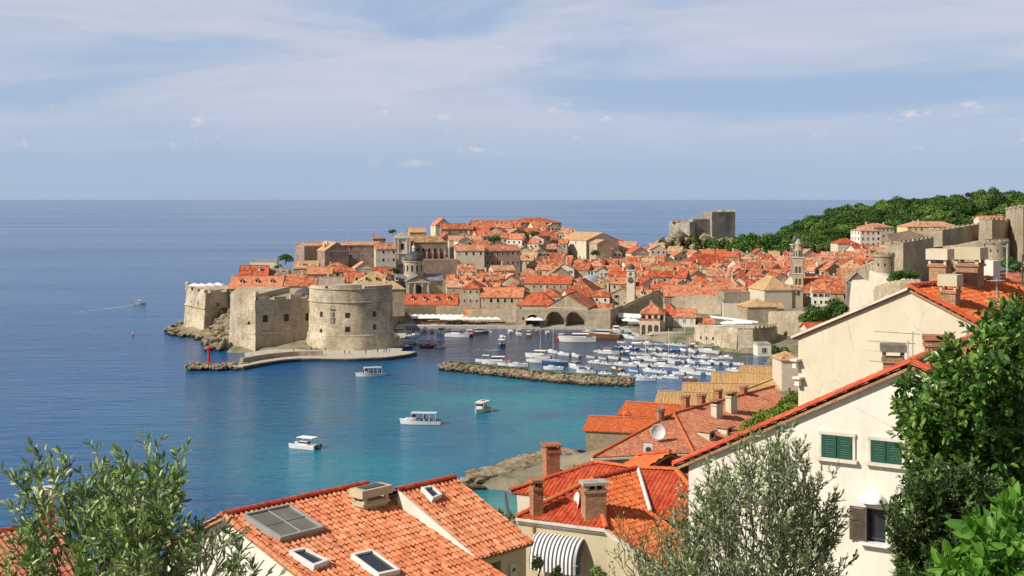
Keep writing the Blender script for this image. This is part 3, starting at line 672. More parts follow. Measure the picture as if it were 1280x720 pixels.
# red harbour light
lp = G(261, 453, 1.6); lt = thing('harbour_light', 'slim red harbour light on the rocks at the end of the mole', 'harbour light', (lp.x, lp.y, 1.4))
m = MB(); m.lathe([(.8, 0), (.8, 0.4), (0.45, 0.6), (0.32, 3.6), (0.6, 3.7), (0.6, 3.9)], 14); m.build('tower', 'paint_red', lt, True)
m = MB(); m.lathe([(0.34, 3.9), (0.34, 4.9), (0.5, 4.95), (0.1, 5.4), (0.04, 6.2)], 12); m.build('lantern', 'paint_red', lt, True)
m = MB(); m.lathe([(.66, 4.5), (.7, 4.5), (.7, 4.56), (.66, 4.56)], 16); m.build('railing', 'paint_red', lt)

# ================================================================ fort of St John: two bastions and the great round tower
def wfoot(px, py, z): v = G(px, py, z); return (v.x, v.y)
def scale_poly(pts, k, c=None):
    cx = sum(p[0] for p in pts) / len(pts) if c is None else c[0]; cy = sum(p[1] for p in pts) / len(pts) if c is None else c[1]
    return [(cx + (p[0] - cx) * k, cy + (p[1] - cy) * k) for p in pts]
fort = thing('sea_fort', 'pale stone sea fort with two angular bastions beside the round tower', 'fort', (-90, 470, 0))
# left bastion
A0 = (-132.5, 515); A1 = P(254, 0, 494); A1 = (A1.x, 494); A2 = (-103, 513)
b1 = [A1, (-103, 513), (-95, 540), (-138, 540), A0]
top = [(-118.6, 495.6), (-104, 514), (-95, 540), (-136, 540), (-131.2, 516)]
ztop = H - (366.5 - HY) * 496 / F
m = MB(); m.prism(b1, -2, ztop, top); o = m.build('west_bastion', 'fort_stone', fort, world=True)
cut = MB()
def faceat(pa, pb, k, z): return (pa[0] + (pb[0] - pa[0]) * k, pa[1] + (pb[1] - pa[1]) * k, z)
inv = OFF[fort.name].inverted()
def addcut(cut, p, w, h, dep, rz, rnd=False):
    q = inv @ Vector(p); arch_cut(cut, q, w, h, dep, rz, 8, rnd)
def ang(pa, pb): return math.atan2(pb[1] - pa[1], pb[0] - pa[0])
for k in (0.28, 0.62): addcut(cut, faceat(A0, A1, k, ztop - 5.0), 1.0, 1.2, 3, ang(A0, A1))
for k in (0.30, 0.74): addcut(cut, faceat(A1, A2, k, ztop - 5.4), 1.2, 1.3, 3, ang(A1, A2))
carve(o, cut)
# string course + parapet
def course(name, pts, z, hh, out, mat, par, closed=False):
    m = MB(); mat = 'fort_stone'
    for a, b in zip(pts, pts[1:] + (pts[:1] if closed else [])):
        L = math.hypot(b[0] - a[0], b[1] - a[1]); m.box(((a[0] + b[0]) / 2, (a[1] + b[1]) / 2, z), (L + out, out * 2, hh), ang(a, b))
    return m.build(name, mat, par, world=True)
def lerp2(a, b, k): return tuple(x + (y - x) * k for x, y in zip(a, b))
k = (ztop - 5.6) / ztop; c0 = [lerp2(b1[i], top[i], k) for i in (4, 0, 1)]
course('string_course', c0, ztop - 5.9, 0.5, 0.45, 'cornice_stone', fort)
m = MB(); par = [top[4], top[0], top[1]]
for a, b in zip(par, par[1:]):
    n = 3
    for i in range(n):
        a2 = lerp2(a, b, i / n + 0.04); b2 = lerp2(a, b, (i + 1) / n - 0.07); L = math.hypot(b2[0] - a2[0], b2[1] - a2[1])
        m.box(((a2[0] + b2[0]) / 2 + 0.5, (a2[1] + b2[1]) / 2 + 0.7, ztop + 0.55), (L, 1.4, 1.1), ang(a, b))
m.build('parapet', 'fort_stone', fort, world=True)
m = MB(); m.lathe([(0.9, ztop), (0.9, ztop + 2.2), (1.15, ztop + 2.3), (0.6, ztop + 3.1), (0.1, ztop + 3.5)], 10, (top[4][0] + .4, top[4][1], 0)); m.build('lookout_turret', 'fort_stone', fort, world=True)
# middle bastion: lit flank, sharp edge, shaded recessed curtain with three square gun ports
B0 = (-99.5, 449); B1 = (P(319, 0, 441).x, 441); B2 = (P(386, 0, 447).x, 452)
zt2 = H - (368 - HY) * 445 / F; zt3 = H - (374.5 - HY) * 446 / F
m = MB(); m.prism([B1, (-84, 470), (-84, 484), (-104, 484), B0], -2, zt2, [(B1[0] - 0.2, B1[1] + 1.6), (-86, 471), (-84, 484), (-103.5, 484), (-98.9, 450)]); o = m.build('middle_bastion', 'fort_stone', fort, world=True)
cut = MB(); addcut(cut, faceat(B0, B1, 0.72, 9.4), 1.5, 1.3, 3, ang(B0, B1), True); carve(o, cut)
m = MB(); m.prism([(B1[0] - .3, B1[1] + 1.2), (B2[0] + 3, B2[1] + 1.5), (-66, 478), (-90, 478)], -2, zt3); o = m.build('curtain_wall', 'wall_stone', fort, world=True)
cut = MB()
Bc = (B1[0] - .3, B1[1] + 1.2); Bd = (B2[0] + 3, B2[1] + 1.5)
for k in (0.155, 0.475, 0.81): addcut(cut, faceat(Bc, Bd, k, 10.3), 1.9, 2.5, 2.5, ang(Bc, Bd))
carve(o, cut)
course('string_course', [(B0[0] + .6, B0[1] + 1), (B1[0] - .1, B1[1] + .9), (B2[0] + 1, B2[1] + 1.4)], 6.6, .45, .4, 'cornice_stone', fort)
m = MB()
for i in range(4):
    a2 = lerp2(Bc, Bd, i / 4 + .02); b2 = lerp2(Bc, Bd, (i + 1) / 4 - .05); L = math.hypot(b2[0] - a2[0], b2[1] - a2[1]); m.box(((a2[0] + b2[0]) / 2, (a2[1] + b2[1]) / 2 + 1, zt3 + (.8 if i == 2 else .5)), (L, 1.2, 1.6 if i == 2 else 1.0), ang(Bc, Bd))
m.box(((B0[0] + B1[0]) / 2 + 1.4, (B0[1] + B1[1]) / 2 + 2.6, zt2 + .5), (9.8, 1.2, 1.0), ang(B0, B1)); m.build('parapet', 'fort_stone', fort, world=True)
m = MB(); m.lathe([(4.5, 0), (4.5, 1.2), (3.6, 2.2), (1.8, 2.9), (0.1, 3.1)], 20, ((Bd[0] - 6), Bd[1] + 9, zt3)); m.build('powder_vault', 'dome_dark', fort, True, world=True)
# round tower
tc0 = (P(438.5, 0, 453).x, 453.5); Rb = 16.4; ztt = H - (362 - HY) * 438 / F
tw = thing('round_tower', 'great round stone harbour tower with square windows and sloping base', 'fort tower', (tc0[0], tc0[1], 0))
zs = H - (420.5 - HY) * 438 / F; zc = H - (378.5 - HY) * 438 / F; Rt = 14.7
m = MB(); m.lathe([(Rb + .3, -2), (Rb, 0), (Rt + .55, zs - .3), (Rt + .2, zs), (Rt - .1, zc), (Rt - .1, ztt - 2), (Rt - .1, ztt), (Rt - 2.2, ztt), (Rt - 2.2, ztt - 1.6), (0.1, ztt - 1.6)], 96, (0, 0, 0)); o = m.build('drum', 'fort_stone', tw, False)
o.data.polygons.foreach_set('use_smooth', [True] * len(o.data.polygons)); o.data.set_sharp_from_angle(angle=R(30))
# cylindrical uv
def cyl_uv(me, r):
    uv = me.uv_layers[0]
    for p in me.polygons:
        if abs(p.normal.z) > 0.9: continue
        ca = math.atan2(p.center.y, p.center.x)
        for li in p.loop_indices:
            v = me.vertices[me.loops[li].vertex_index].co; a = math.atan2(v.y, v.x)
            if a - ca > math.pi: a -= 2 * math.pi
            if ca - a > math.pi: a += 2 * math.pi
            uv.data[li].uv = (a * r, v.z)
cut = MB(); wins = []
for px, py, w in ((389, 391, 1.0), (407.5, 393.5, 1.4), (441, 394, 1.7), (472.5, 393.5, 1.5), (407.5, 413, 1.2), (388.5, 410, .9), (441, 411.5, 1.7), (472.5, 409.5, 1.5)):
    dx = (px - 438.5) / 52.0; a = -math.pi / 2 + math.asin(max(-.97, min(.97, dx))); z = H - (py - HY) * 440 / F
    x, y = (Rt) * math.cos(a), Rt * math.sin(a); arch_cut(cut, (x, y, z - .95), w, 1.9 if w > 1.3 else 1.4, 2.2, a + math.pi / 2, 6, w < 1.3)
carve(o, cut); cyl_uv(o.data, Rt)
m = MB(); m.lathe([(Rt - .2, zc - .3), (Rt + .25, zc - .15), (Rt + .25, zc + .15), (Rt - .2, zc + .3)], 96); m.build('string_course', 'fort_stone', tw, True)
m = MB(); m.lathe([(Rt + .1, zs - .3), (Rt + .6, zs - .1), (Rt + .5, zs + .2), (Rt, zs + .4)], 96); m.build('string_course', 'fort_stone', tw, True)
m = MB(); m.lathe([(Rt - .3, ztt - .35), (Rt + .2, ztt - .2), (Rt + .2, ztt + .1), (Rt - .4, ztt + .12)], 96); m.build('cornice', 'fort_stone', tw, True)
m = MB()
for (a0, a1, hh) in ((200, 240, .9), (250, 292, 1.5), (298, 340, .9), (340, 372, .9)):
    m.lathe([(Rt - .3, ztt), (Rt - .3, ztt + hh), (Rt - 1.6, ztt + hh), (Rt - 1.6, ztt)], 14, (0, 0, 0), R(a0), R(a1))
m.build('parapet', 'fort_stone', tw)
# weathered relief of saint and arms
m = MB(); a = -math.pi / 2 + math.asin((422 - 438.5) / 52); x, y = (Rt + .22) * math.cos(a), (Rt + .22) * math.sin(a); rz = a + math.pi / 2
for dz, w, h_ in ((15.2, 1.9, .35), (13.6, 1.2, 1.5), (12.2, 1.9, .25), (11.2, 1.6, 1.2)):
    m.box((x, y, dz), (w, .35, h_), rz)
m.build('stone_relief', 'grey_stone', tw)
# ================================================================ town buildings
ORD = ['first', 'second', 'third', 'fourth', 'fifth', 'sixth', 'seventh', 'eighth', 'ninth', 'tenth', 'eleventh', 'twelfth', 'thirteenth', 'fourteenth', 'fifteenth', 'sixteenth', 'seventeenth', 'eighteenth', 'nineteenth', 'twentieth', 'twenty-first', 'twenty-second', 'twenty-third', 'twenty-fourth', 'twenty-fifth', 'twenty-sixth', 'twenty-seventh', 'twenty-eighth', 'twenty-ninth', 'thirtieth']
WCACHE = {}
def win_mesh(w, h, kind):
    key = (round(w, 1), round(h, 1), kind)
    if key not in WCACHE:
        m = MB(); m.mi = 0; fr = 0.14
        m.box((0, 0.02, h / 2 + fr / 2 + .0), (w + 2 * fr, .10, fr)); m.box((0, 0.02, -h / 2 - fr / 2), (w + 2 * fr + .1, .16, fr))
        for s in (-1, 1): m.box((s * (w / 2 + fr / 2), 0.02, 0), (fr, .10, h))
        m.mi = 1
        if kind == 'open': m.box((0, 0.05, 0), (w, .04, h))
        else:
            m.box((0, 0.05, 0), (w, .04, h)); m.mi = 2
            for s in (-1, 1): m.box((s * (w / 2 + w / 4 + .06), -0.06, 0), (w / 2, .05, h))
        WCACHE[key] = m.mesh('window', ['cornice_stone', 'dark_opening', 'shutter_green' if kind == 'green' else 'shutter_brown'])
    return WCACHE[key]
def add_window(par, x, y, z, rz, w=1.0, h=1.5, kind='open'):
    o = bpy.data.objects.new('window', win_mesh(w, h, kind)); COL.objects.link(o); o.parent = par; o.location = (x, y, z); o.rotation_euler = (0, 0, rz); return o
CHC = {}
def chimney_mesh(v):
    if v not in CHC:
        m = MB()
        if v == 0: m.box((0, 0, .9), (.8, .7, 2.2)); m.box((0, 0, 2.05), (1.05, .95, .16)); m.box((0, 0, 2.3), (.7, .6, .35)); CHC[v] = m.mesh('chimney', 'plaster_pale')
        elif v == 1: m.box((0, 0, .8), (1.1, .7, 2.0)); m.box((-.3, 0, 1.95), (.3, .4, .4)); m.box((.3, 0, 1.95), (.3, .4, .4)); m.box((0, 0, 2.2), (1.2, .9, .12)); CHC[v] = m.mesh('chimney', 'house_stone')
        else: m.box((0, 0, .7), (.65, .65, 1.8)); m.box((0, 0, 1.68), (.85, .85, .2)); CHC[v] = m.mesh('chimney', 'brick')
    return CHC[v]
def rot2(x, y, a): return (x * math.cos(a) - y * math.sin(a), x * math.sin(a) + y * math.cos(a))

def building(label, cat, c, w, d, z0, ze, yaw=0.0, roof='gx', rh=2.5, wall='house_stone', rm='roof_orange', oh=0.35, wins=None, lwins=None, chim=1, group=None, name='house', dormers=0, wk=('open',), ws=(1.0, 1.5), rwins=None, cornice=True):
    """c = centre (x, y); w across, d deep, walls from z0 to the eave ze; roof gx ridge along x, gy ridge along y, hip, pyr, flat"""
    t = thing(name, label, cat, (c[0], c[1], z0), yaw, group); h = ze - z0; X, Y = w / 2, d / 2
    m = MB(); m.prism([(-X, -Y), (X, -Y), (X, Y), (-X, Y)], -3, h)
    if roof == 'gx':
        for s in (-1, 1): m.add([(s * X, -Y, h), (s * X, Y, h), (s * X, 0, h + rh), (s * (X - .4), -Y, h), (s * (X - .4), Y, h), (s * (X - .4), 0, h + rh)], [(0, 1, 2), (5, 4, 3), (0, 2, 5, 3), (1, 4, 5, 2)])
    if roof == 'gy':
        for s in (-1, 1): m.add([(-X, s * Y, h), (X, s * Y, h), (0, s * Y, h + rh), (-X, s * (Y - .4), h), (X, s * (Y - .4), h), (0, s * (Y - .4), h + rh)], [(0, 1, 2), (5, 4, 3), (0, 2, 5, 3), (1, 4, 5, 2)])
    m.build('wall', wall, t)
    th = 0.22; r = MB(); a, b = X + oh, Y + oh; rr = None
    def slab(top):
        n = len(top); bot = [(p[0], p[1], p[2] - th) for p in top]; r.add(list(top) + bot, [tuple(range(n)), tuple(reversed(range(n, 2 * n)))] + [(i, n + i, n + (i + 1) % n, (i + 1) % n) for i in range(n)])
    e = h + 0.06; k = rh / Y if roof == 'gx' else rh / X
    if roof == 'gx':
        zl = e - oh * rh / Y; rz_ = e + rh + .1; slab([(-a, -b, zl), (a, -b, zl), (a, 0, rz_), (-a, 0, rz_)]); slab([(a, b, zl), (-a, b, zl), (-a, 0, rz_), (a, 0, rz_)]); r.box((0, 0, rz_), (2 * a, .4, .22))
    elif roof == 'gy':
        zl = e - oh * rh / X; rz_ = e + rh + .1; slab([(-a, b, zl), (-a, -b, zl), (0, -b, rz_), (0, b, rz_)]); slab([(a, -b, zl), (a, b, zl), (0, b, rz_), (0, -b, rz_)]); r.box((0, 0, rz_), (.4, 2 * b, .22))
    elif roof in ('hip', 'pyr'):
        zl = e - .15; rz_ = e + rh
        if roof == 'pyr': L0 = L1 = (0, 0, rz_)
        elif a >= b: L0, L1 = (-(a - b * .95), 0, rz_), ((a - b * .95), 0, rz_)
        else: L0, L1 = (0, -(b - a * .95), rz_), (0, (b - a * .95), rz_)
        q = [(-a, -b, zl), (a, -b, zl), (a, b, zl), (-a, b, zl), L0, L1]; low = [(p[0], p[1], p[2] - th) for p in q[:4]]
        if a >= b or roof == 'pyr': fs = [(0, 1, 5, 4), (1, 2, 5), (2, 3, 4, 5), (3, 0, 4)]
        else: fs = [(0, 1, 4), (1, 2, 5, 4), (2, 3, 5), (3, 0, 4, 5)]
        r.add(q + low, fs + [(6, 7, 1, 0), (7, 8, 2, 1), (8, 9, 3, 2), (9, 6, 0, 3), (9, 8, 7, 6)])
    else:
        slab([(-X + .4, -Y + .4, h + .08), (X - .4, -Y + .4, h + .08), (X - .4, Y - .4, h + .08), (-X + .4, Y - .4, h + .08)])
        for s in (-1, 1): r.box((s * (X - .2), 0, h + .4), (.4, 2 * Y, .8)); r.box((0, s * (Y - .2), h + .4), (2 * X - .8, .4, .8))
    ro = r.build('roof', rm, t)
    if cornice and roof != 'flat':
        m = MB()
        m.box((0, -Y - .08, h - .22), (2 * X + .16, .16, .3)); m.build('cornice', 'cornice_stone', t)
    for i in range(chim):
        o = bpy.data.objects.new('chimney', chimney_mesh(random.choice((0, 0, 1, 2)))); COL.objects.link(o); o.parent = ro
        x, y = random.uniform(-X * .8, X * .8), random.uniform(-Y * .6, Y * .6)
        zz = h + rh * (1 - (abs(y) / Y if roof in ('gx',) else abs(x) / X if roof == 'gy' else max(abs(x) / X, abs(y) / Y))) if roof != 'flat' else h
        o.location = (x, y, zz - .4)
    if wins:
        nc, nr, pitch_ = wins
        for j in range(nr):
            for i in range(nc):
                xx = -X + (i + .5) * 2 * X / nc; zz = h - 1.6 - j * pitch_
                if zz > -1: add_window(t, xx, -Y - .03, zz, 0, ws[0], ws[1], random.choice(wk))
    if lwins:
        nc, nr, pitch_ = lwins
        for j in range(nr):
            for i in range(nc): add_window(t, -X - .03, Y - (i + .5) * 2 * Y / nc, h - 1.6 - j * pitch_, R(-90), ws[0], ws[1], random.choice(wk))
    if rwins:
        nc, nr, pitch_ = rwins
        for j in range(nr):
            for i in range(nc): add_window(t, X + .03, -Y + (i + .5) * 2 * Y / nc, h - 1.6 - j * pitch_, R(90), ws[0], ws[1], random.choice(wk))
    for i in range(dormers):
        x = -X + (i + .7) * 2 * X / (dormers + .4); y = -Y * .5; z = h + rh * .5
        m = MB(); m.box((x, y - .2, z + .35), (1.3, 1.4, 1.5)); dm = m.build('dormer', 'plaster_white', ro)
        m = MB(); m.add([(x - .85, y - 1.1, z + 1.0), (x + .85, y - 1.1, z + 1.0), (x, y - 1.1, z + 1.7), (x - .85, y + 1.2, z + 1.0), (x + .85, y + 1.2, z + 1.0), (x, y + 1.2, z + 1.7)], [(0, 1, 2), (3, 5, 4), (0, 2, 5, 3), (1, 4, 5, 2), (0, 3, 4, 1)]); m.build('dormer_roof', rm, dm)
        m = MB(); m.box((x, y - .93, z + .5), (.7, .06, .8)); m.build('dormer_window', 'dark_opening', dm)
    return t
OCC = []       # footprints already taken: (x, y, radius)
def B(label, cat, px0, px1, eave, Y, d=12, yaw=0, roof='gx', rpx=8, z0=None, **k):
    """a building placed from where it stands: front between two bearings at distance Y, eave line at height of photo row 'eave'"""
    x0, x1 = (px0 - 640) / F * Y, (px1 - 640) / F * Y; a = R(yaw); w = abs(x1 - x0) / max(.5, math.cos(a)) if abs(yaw) < 50 else abs(x1 - x0)
    cx, cy = (x0 + x1) / 2, Y + d / 2 * math.cos(a) * .9
    ze = H - (eave - HY) * Y / F; zg = hgt(cx, cy) if z0 is None else z0
    OCC.append((cx, cy, w, d, a)); return building(label, cat, (cx, cy), w, d, min(zg, ze - 3), ze, a, roof, rpx * Y / F, **k)

# ---- roofs inside and behind the fort
fr = 'houses and roofs packed inside the fort walls'
B('long bright orange roof with three small dormers right behind the middle bastion', 'house', 286, 350, 360, 505, 16, 4, 'gx', 13, z0=11, rm='roof_orange', chim=0, dormers=3, cornice=False)
B('bright orange roofed house between the dormer roof and the round tower top', 'house', 355, 393, 357, 500, 14, 3, 'gx', 8, z0=11, rm='roof_orange', wall='plaster_pale')
B('orange roof below the lone pine at the left tip of the town', 'house', 297, 332, 346, 530, 14, 6, 'gx', 13, z0=12, rm='roof_red')
B('dull brown roofed house beside the orange roofs on the fort', 'house', 331, 358, 344, 535, 12, 3, 'gx', 7, z0=12, rm='roof_brown')
B('brown tiled roof with vents, in line left of the round tower', 'house', 398, 428, 355, 492, 12, 2, 'gx', 7, z0=11, rm='roof_brown', wall='plaster_pale')
B('ochre tiled hall with a row of little dormers above the round tower', 'hall', 433, 500, 361, 492, 20, 10, 'hip', 20, z0=11, rm='roof_ochre', dormers=5, wall='house_stone')
B('orange roofed cottage over the round tower, left of the ochre hall', 'house', 428, 455, 352, 520, 12, 12, 'gx', 11, rm='roof_orange', z0=14)
B('broad orange roofed house with pale walls behind the brown roofs of the fort', 'house', 383, 413, 342, 545, 12, 5, 'gx', 7, z0=14, rm='roof_orange', wins=(4, 1, 3))
B('large orange hip roofed house in the middle of the roofs behind the fort', 'house', 397, 440, 339, 575, 15, 10, 'hip', 10, z0=14, rm='roof_orange', wins=(5, 1, 3))
B('small salmon roofed house with a lit gable above the fort roofs', 'house', 441, 462, 335, 580, 10, 14, 'gy', 7, z0=14, rm='roof_pale', wall='plaster_pale')
B('old house with brown roof just right of the lone pine', 'house', 366, 396, 335, 590, 12, 5, 'gx', 8, z0=14, rm='roof_ochre')
B('low white parapet house at the far left tip of the town', 'house', 312, 345, 328, 600, 9, 4, 'flat', 0, z0=14, wall='plaster_white', rm='concrete', chim=0)
B('small orange roof tucked between brown roofs on the fort', 'house', 358, 380, 350, 520, 10, 4, 'gx', 6, z0=12, rm='roof_orange')
B('low red roofed house immediately left of the domed cathedral', 'house', 462, 486, 343, 590, 12, 10, 'gx', 8, z0=12, rm='roof_red', wins=(3, 1, 3))
# ---- terraced stone block and its neighbours (upper left)
blk = 'tall stone houses on the skyline left of the church'
B('leftmost tall stone house on the skyline with a shaded right flank', 'house', 373, 397, 307, 650, 16, 26, 'gx', 3, wall='pink_stone', rm='roof_pale', chim=0, lwins=(3, 2, 4))
B('stone house with a pale gable second from the left on the skyline', 'house', 396, 424, 313, 640, 22, 24, 'gy', 10, wall='pink_stone', rm='roof_ochre', chim=2, lwins=(2, 1, 4), rwins=(5, 2, 4))
B('long purple grey stone block with a flat tiled roof left of the church', 'house', 424, 470, 306, 655, 18, 14, 'gx', 3, wall='pink_stone', rm='roof_pale', chim=1, wins=(7, 2, 4))
B('cream house with an orange roof against the church left side', 'house', 467, 492, 311, 650, 12, 12, 'gx', 6, wall='plaster_pale', rm='roof_pale', wins=(4, 2, 4))
B('small stone tower house on the skyline behind the long purple block', 'house', 464, 480, 298, 700, 12, 10, 'hip', 4, wall='pink_stone', rm='roof_brown')
B('orange roofed houses edge standing over the church roof line', 'house', 510, 530, 290, 740, 12, 10, 'gx', 5, rm='roof_pale')
B('small gabled tower house highest on the left skyline', 'house', 541, 560, 281, 800, 11, 20, 'gy', 8, wall='plaster_pale', rm='roof_orange', chim=0, lwins=(1, 1, 3))
B('wide house with a cream wall below the gabled tower house on the skyline', 'house', 550, 590, 286, 780, 14, 8, 'gx', 6, wall='pink_stone', rm='roof_orange', wins=(6, 1, 3))
B('orange roofed hall left of the great dark hall on the skyline', 'hall', 588, 650, 284, 830, 18, 6, 'gx', 8, wall='pink_stone', rm='roof_orange', dormers=1)
B('great long hall with dark walls and an orange roof highest on the skyline', 'hall', 636, 700, 278, 860, 26, 5, 'hip', 6, wall='pink_stone', rm='roof_orange', wins=(11, 2, 5), chim=0)
B('pale walled house with a terrace below the skyline halls', 'house', 560, 600, 300, 745, 12, 6, 'gx', 5, wall='plaster_pale', rm='roof_pale')
B('cream building with an orange roof left part of the long monastery', 'monastery', 567, 603, 313, 680, 15, 8, 'gx', 6, wall='plaster_cream', rm='roof_pale', wins=(4, 1, 4), chim=0)
B('long monastery with rosy walls under one orange roof right of the church', 'monastery', 603, 647, 313, 690, 17, 10, 'gx', 6, wall='pink_stone', rm='roof_pale', wins=(7, 2, 5), chim=0)
B('tall ochre roofed hall with a bright pointed gable right of centre skyline', 'hall', 716, 758, 300, 800, 30, 32, 'gy', 9, wall='plaster_cream', rm='roof_ochre', lwins=(4, 1, 5), rwins=(7, 2, 5), chim=0)
B('narrow stone wing leaning on the ochre roofed hall', 'house', 742, 760, 304, 780, 12, 20, 'gy', 4, wall='house_stone', rm='roof_ochre', chim=0)
B('orange roofed house over the sea edge right of the ochre hall', 'house', 770, 792, 312, 830, 12, 20, 'gy', 7, wall='plaster_pale', rm='roof_orange')
B('hip roofed house with a pale gable right of the ochre hall', 'house', 785, 808, 316, 800, 12, 18, 'gy', 7, wall='plaster_pale', rm='roof_red')
B('ruined dark stone walls with empty windows left of the cliff fort', 'ruin', 818, 850, 316, 860, 12, 4, 'flat', 0, wall='grey_stone', rm='grey_stone', wins=(6, 1, 4), chim=0)
B('long low white house with a wide red hip roof before the cliff fort', 'house', 857, 912, 327, 790, 16, 5, 'hip', 9, wall='plaster_white', rm='roof_red', chim=0)
B('stone gate tower with a dark opening beside the pine wood', 'gate tower', 926, 952, 317, 880, 12, 8, 'flat', 0, wall='wall_stone', rm='grey_stone', chim=0)
B('pale stone bastion at the foot of the wood right of the cliff fort', 'bastion', 952, 985, 323, 850, 12, 2, 'flat', 0, wall='wall_stone', rm='grey_stone', chim=0)
# ---- harbour front, second line
B('low red roofed customs range with four white dormers over the cafe parasols', 'house', 505, 572, 380, 562, 10, -3, 'gx', 11, wall='house_stone', rm='roof_red', dormers=4, chim=0, z0=8)
B('gable ended stone house above the harbour cafe with a red hip roof', 'house', 580, 603, 360, 560, 16, -8, 'hip', 8, wall='house_stone', rm='roof_red', wins=(3, 2, 4), z0=3)
B('flat fronted house with six windows and orange roof beside the gable ended house', 'house', 603, 655, 371, 556, 14, -6, 'gx', 10, wall='house_stone', rm='roof_orange', wins=(6, 1, 4), chim=1, z0=3, ws=(1.1, 1.7))
B('red pyramid roofed house on the harbour wall with four small windows', 'house', 648, 697, 381, 546, 14, -6, 'hip', 15, wall='house_stone', rm='roof_red', wins=(5, 1, 4), z0=4, chim=0)
B('large palace with red roof and two rows of windows behind the arsenal', 'palace', 658, 716, 354, 585, 14, -8, 'gx', 8, wall='house_stone', rm='roof_red', wins=(7, 2, 5), z0=3, ws=(1.1, 1.6))
B('broad orange roofed hall joined to the palace right end', 'hall', 713, 748, 364, 575, 24, -12, 'hip', 14, wall='house_stone', rm='roof_orange', wins=(4, 1, 4), z0=3)
B('broad stone gable with small windows right above the three arches', 'hall', 690, 742, 384, 534, 22, -14, 'gy', 16, wall='wall_stone', rm='roof_orange', wins=(5, 1, 4), z0=3, chim=0, ws=(.9, 1.2))
B('small white house with a bright orange roof at the arsenal right corner', 'house', 742, 766, 387, 545, 10, -8, 'gx', 6, wall='plaster_white', rm='roof_orange', z0=3)
B('red roofed house behind the arsenal corner left of the clock tower', 'house', 750, 782, 376, 570, 12, -4, 'gx', 9, wall='plaster_pale', rm='roof_red', z0=3, wins=(4, 1, 3))
B('small orange roofed kiosk behind the white cafe parasols', 'kiosk', 580, 609, 396, 540, 8, 0, 'gx', 9, wall='plaster_pale', rm='roof_orange', z0=1.15, chim=0, wins=(3, 1, 3))
B('long bright orange roof lying along the top of the harbour town wall', 'hall', 829, 907, 369.5, 560, 14, 3, 'gx', 12, wall='wall_stone', rm='roof_orange', z0=6, chim=3, wins=(10, 1, 3), ws=(.7, .7), cornice=False)
# port office on the quay
pf_ = B('white port office with three arches facing the moored boats', 'port office', 801.5, 826, 401, 487, 7, -7, 'flat', 0, wall='plaster_pale', rm='roof_orange', z0=1.15, chim=0)
w_ = [c for c in pf_.children if c.name.startswith('wall')][0]; cut = MB()
for k in (-2.5, 0, 2.5): arch_cut(cut, (k * .95, -3.5, 0.1), 1.7, 4.0, 2.4, 0, 8)
carve(w_, cut)
B('pale house with an orange hip roof rising directly behind the port office arches', 'house', 804, 834, 391.5, 493, 15, -8, 'hip', 11, wall='plaster_pale', rm='roof_orange', z0=1.15, wins=(4, 1, 3), ws=(1.4, 1.8))
B('plain white house with an orange lean-to roof right of the port office', 'house', 845, 872, 396, 500, 12, -10, 'gx', 8, wall='plaster_white', rm='roof_orange', z0=1.15, wins=(3, 1, 3), chim=0)
B('low orange roofed store on the curved bastion near the port office', 'store', 872, 893, 404, 500, 8, 4, 'gx', 5, wall='plaster_pale', rm='roof_orange', z0=8, chim=0)
B('pale house with a hipped red roof behind the port office right corner', 'house', 828, 852, 393, 503, 14, -8, 'hip', 12, wall='plaster_pale', rm='roof_red', z0=1.15, wins=(2, 2, 3), chim=1)
# monastery at the right
B('ochre hip roofed monastery church in front of the tall bell tower', 'church', 949, 985, 362, 560, 18, 12, 'hip', 16, wall='plaster_pale', rm='roof_ochre', chim=0, z0=5)
B('long pale monastery wing with a wide orange roof right of the tall bell tower', 'monastery', 1000, 1064, 366, 575, 18, -8, 'gx', 16, wall='house_stone', rm='roof_orange', wins=(6, 1, 4), chim=0, z0=6, ws=(1.7, 2.3))
B('square stone chapel block between the ochre church and the long wing', 'chapel', 982, 1004, 362, 562, 12, -3, 'hip', 5, wall='house_stone', rm='roof_brown', wins=(2, 1, 4), chim=0, z0=6, ws=(1.5, 2.2))
B('weathered round ended stone house with a brown roof over the town wall', 'house', 903, 936, 367, 545, 14, 4, 'flat', 3, wall='wall_stone', rm='roof_brown', chim=0, z0=6)
B('small ochre pyramid roofed guard house above the curved bastion', 'guard house', 930, 968, 383, 505, 12, 10, 'pyr', 9, wall='wall_stone', rm='roof_ochre', chim=0, z0=6)
B('tiny tan roofed hut between guard house and ochre church', 'hut', 962, 978, 385, 520, 8, 8, 'gx', 6, wall='plaster_pale', rm='roof_ochre', chim=0, z0=8)
B('square pale stone blockhouse with a sharp edge right of the curved bastion', 'blockhouse', 906, 930, 379, 525, 10, -6, 'flat', 0, wall='plaster_pale', rm='grey_stone', chim=0, z0=6)
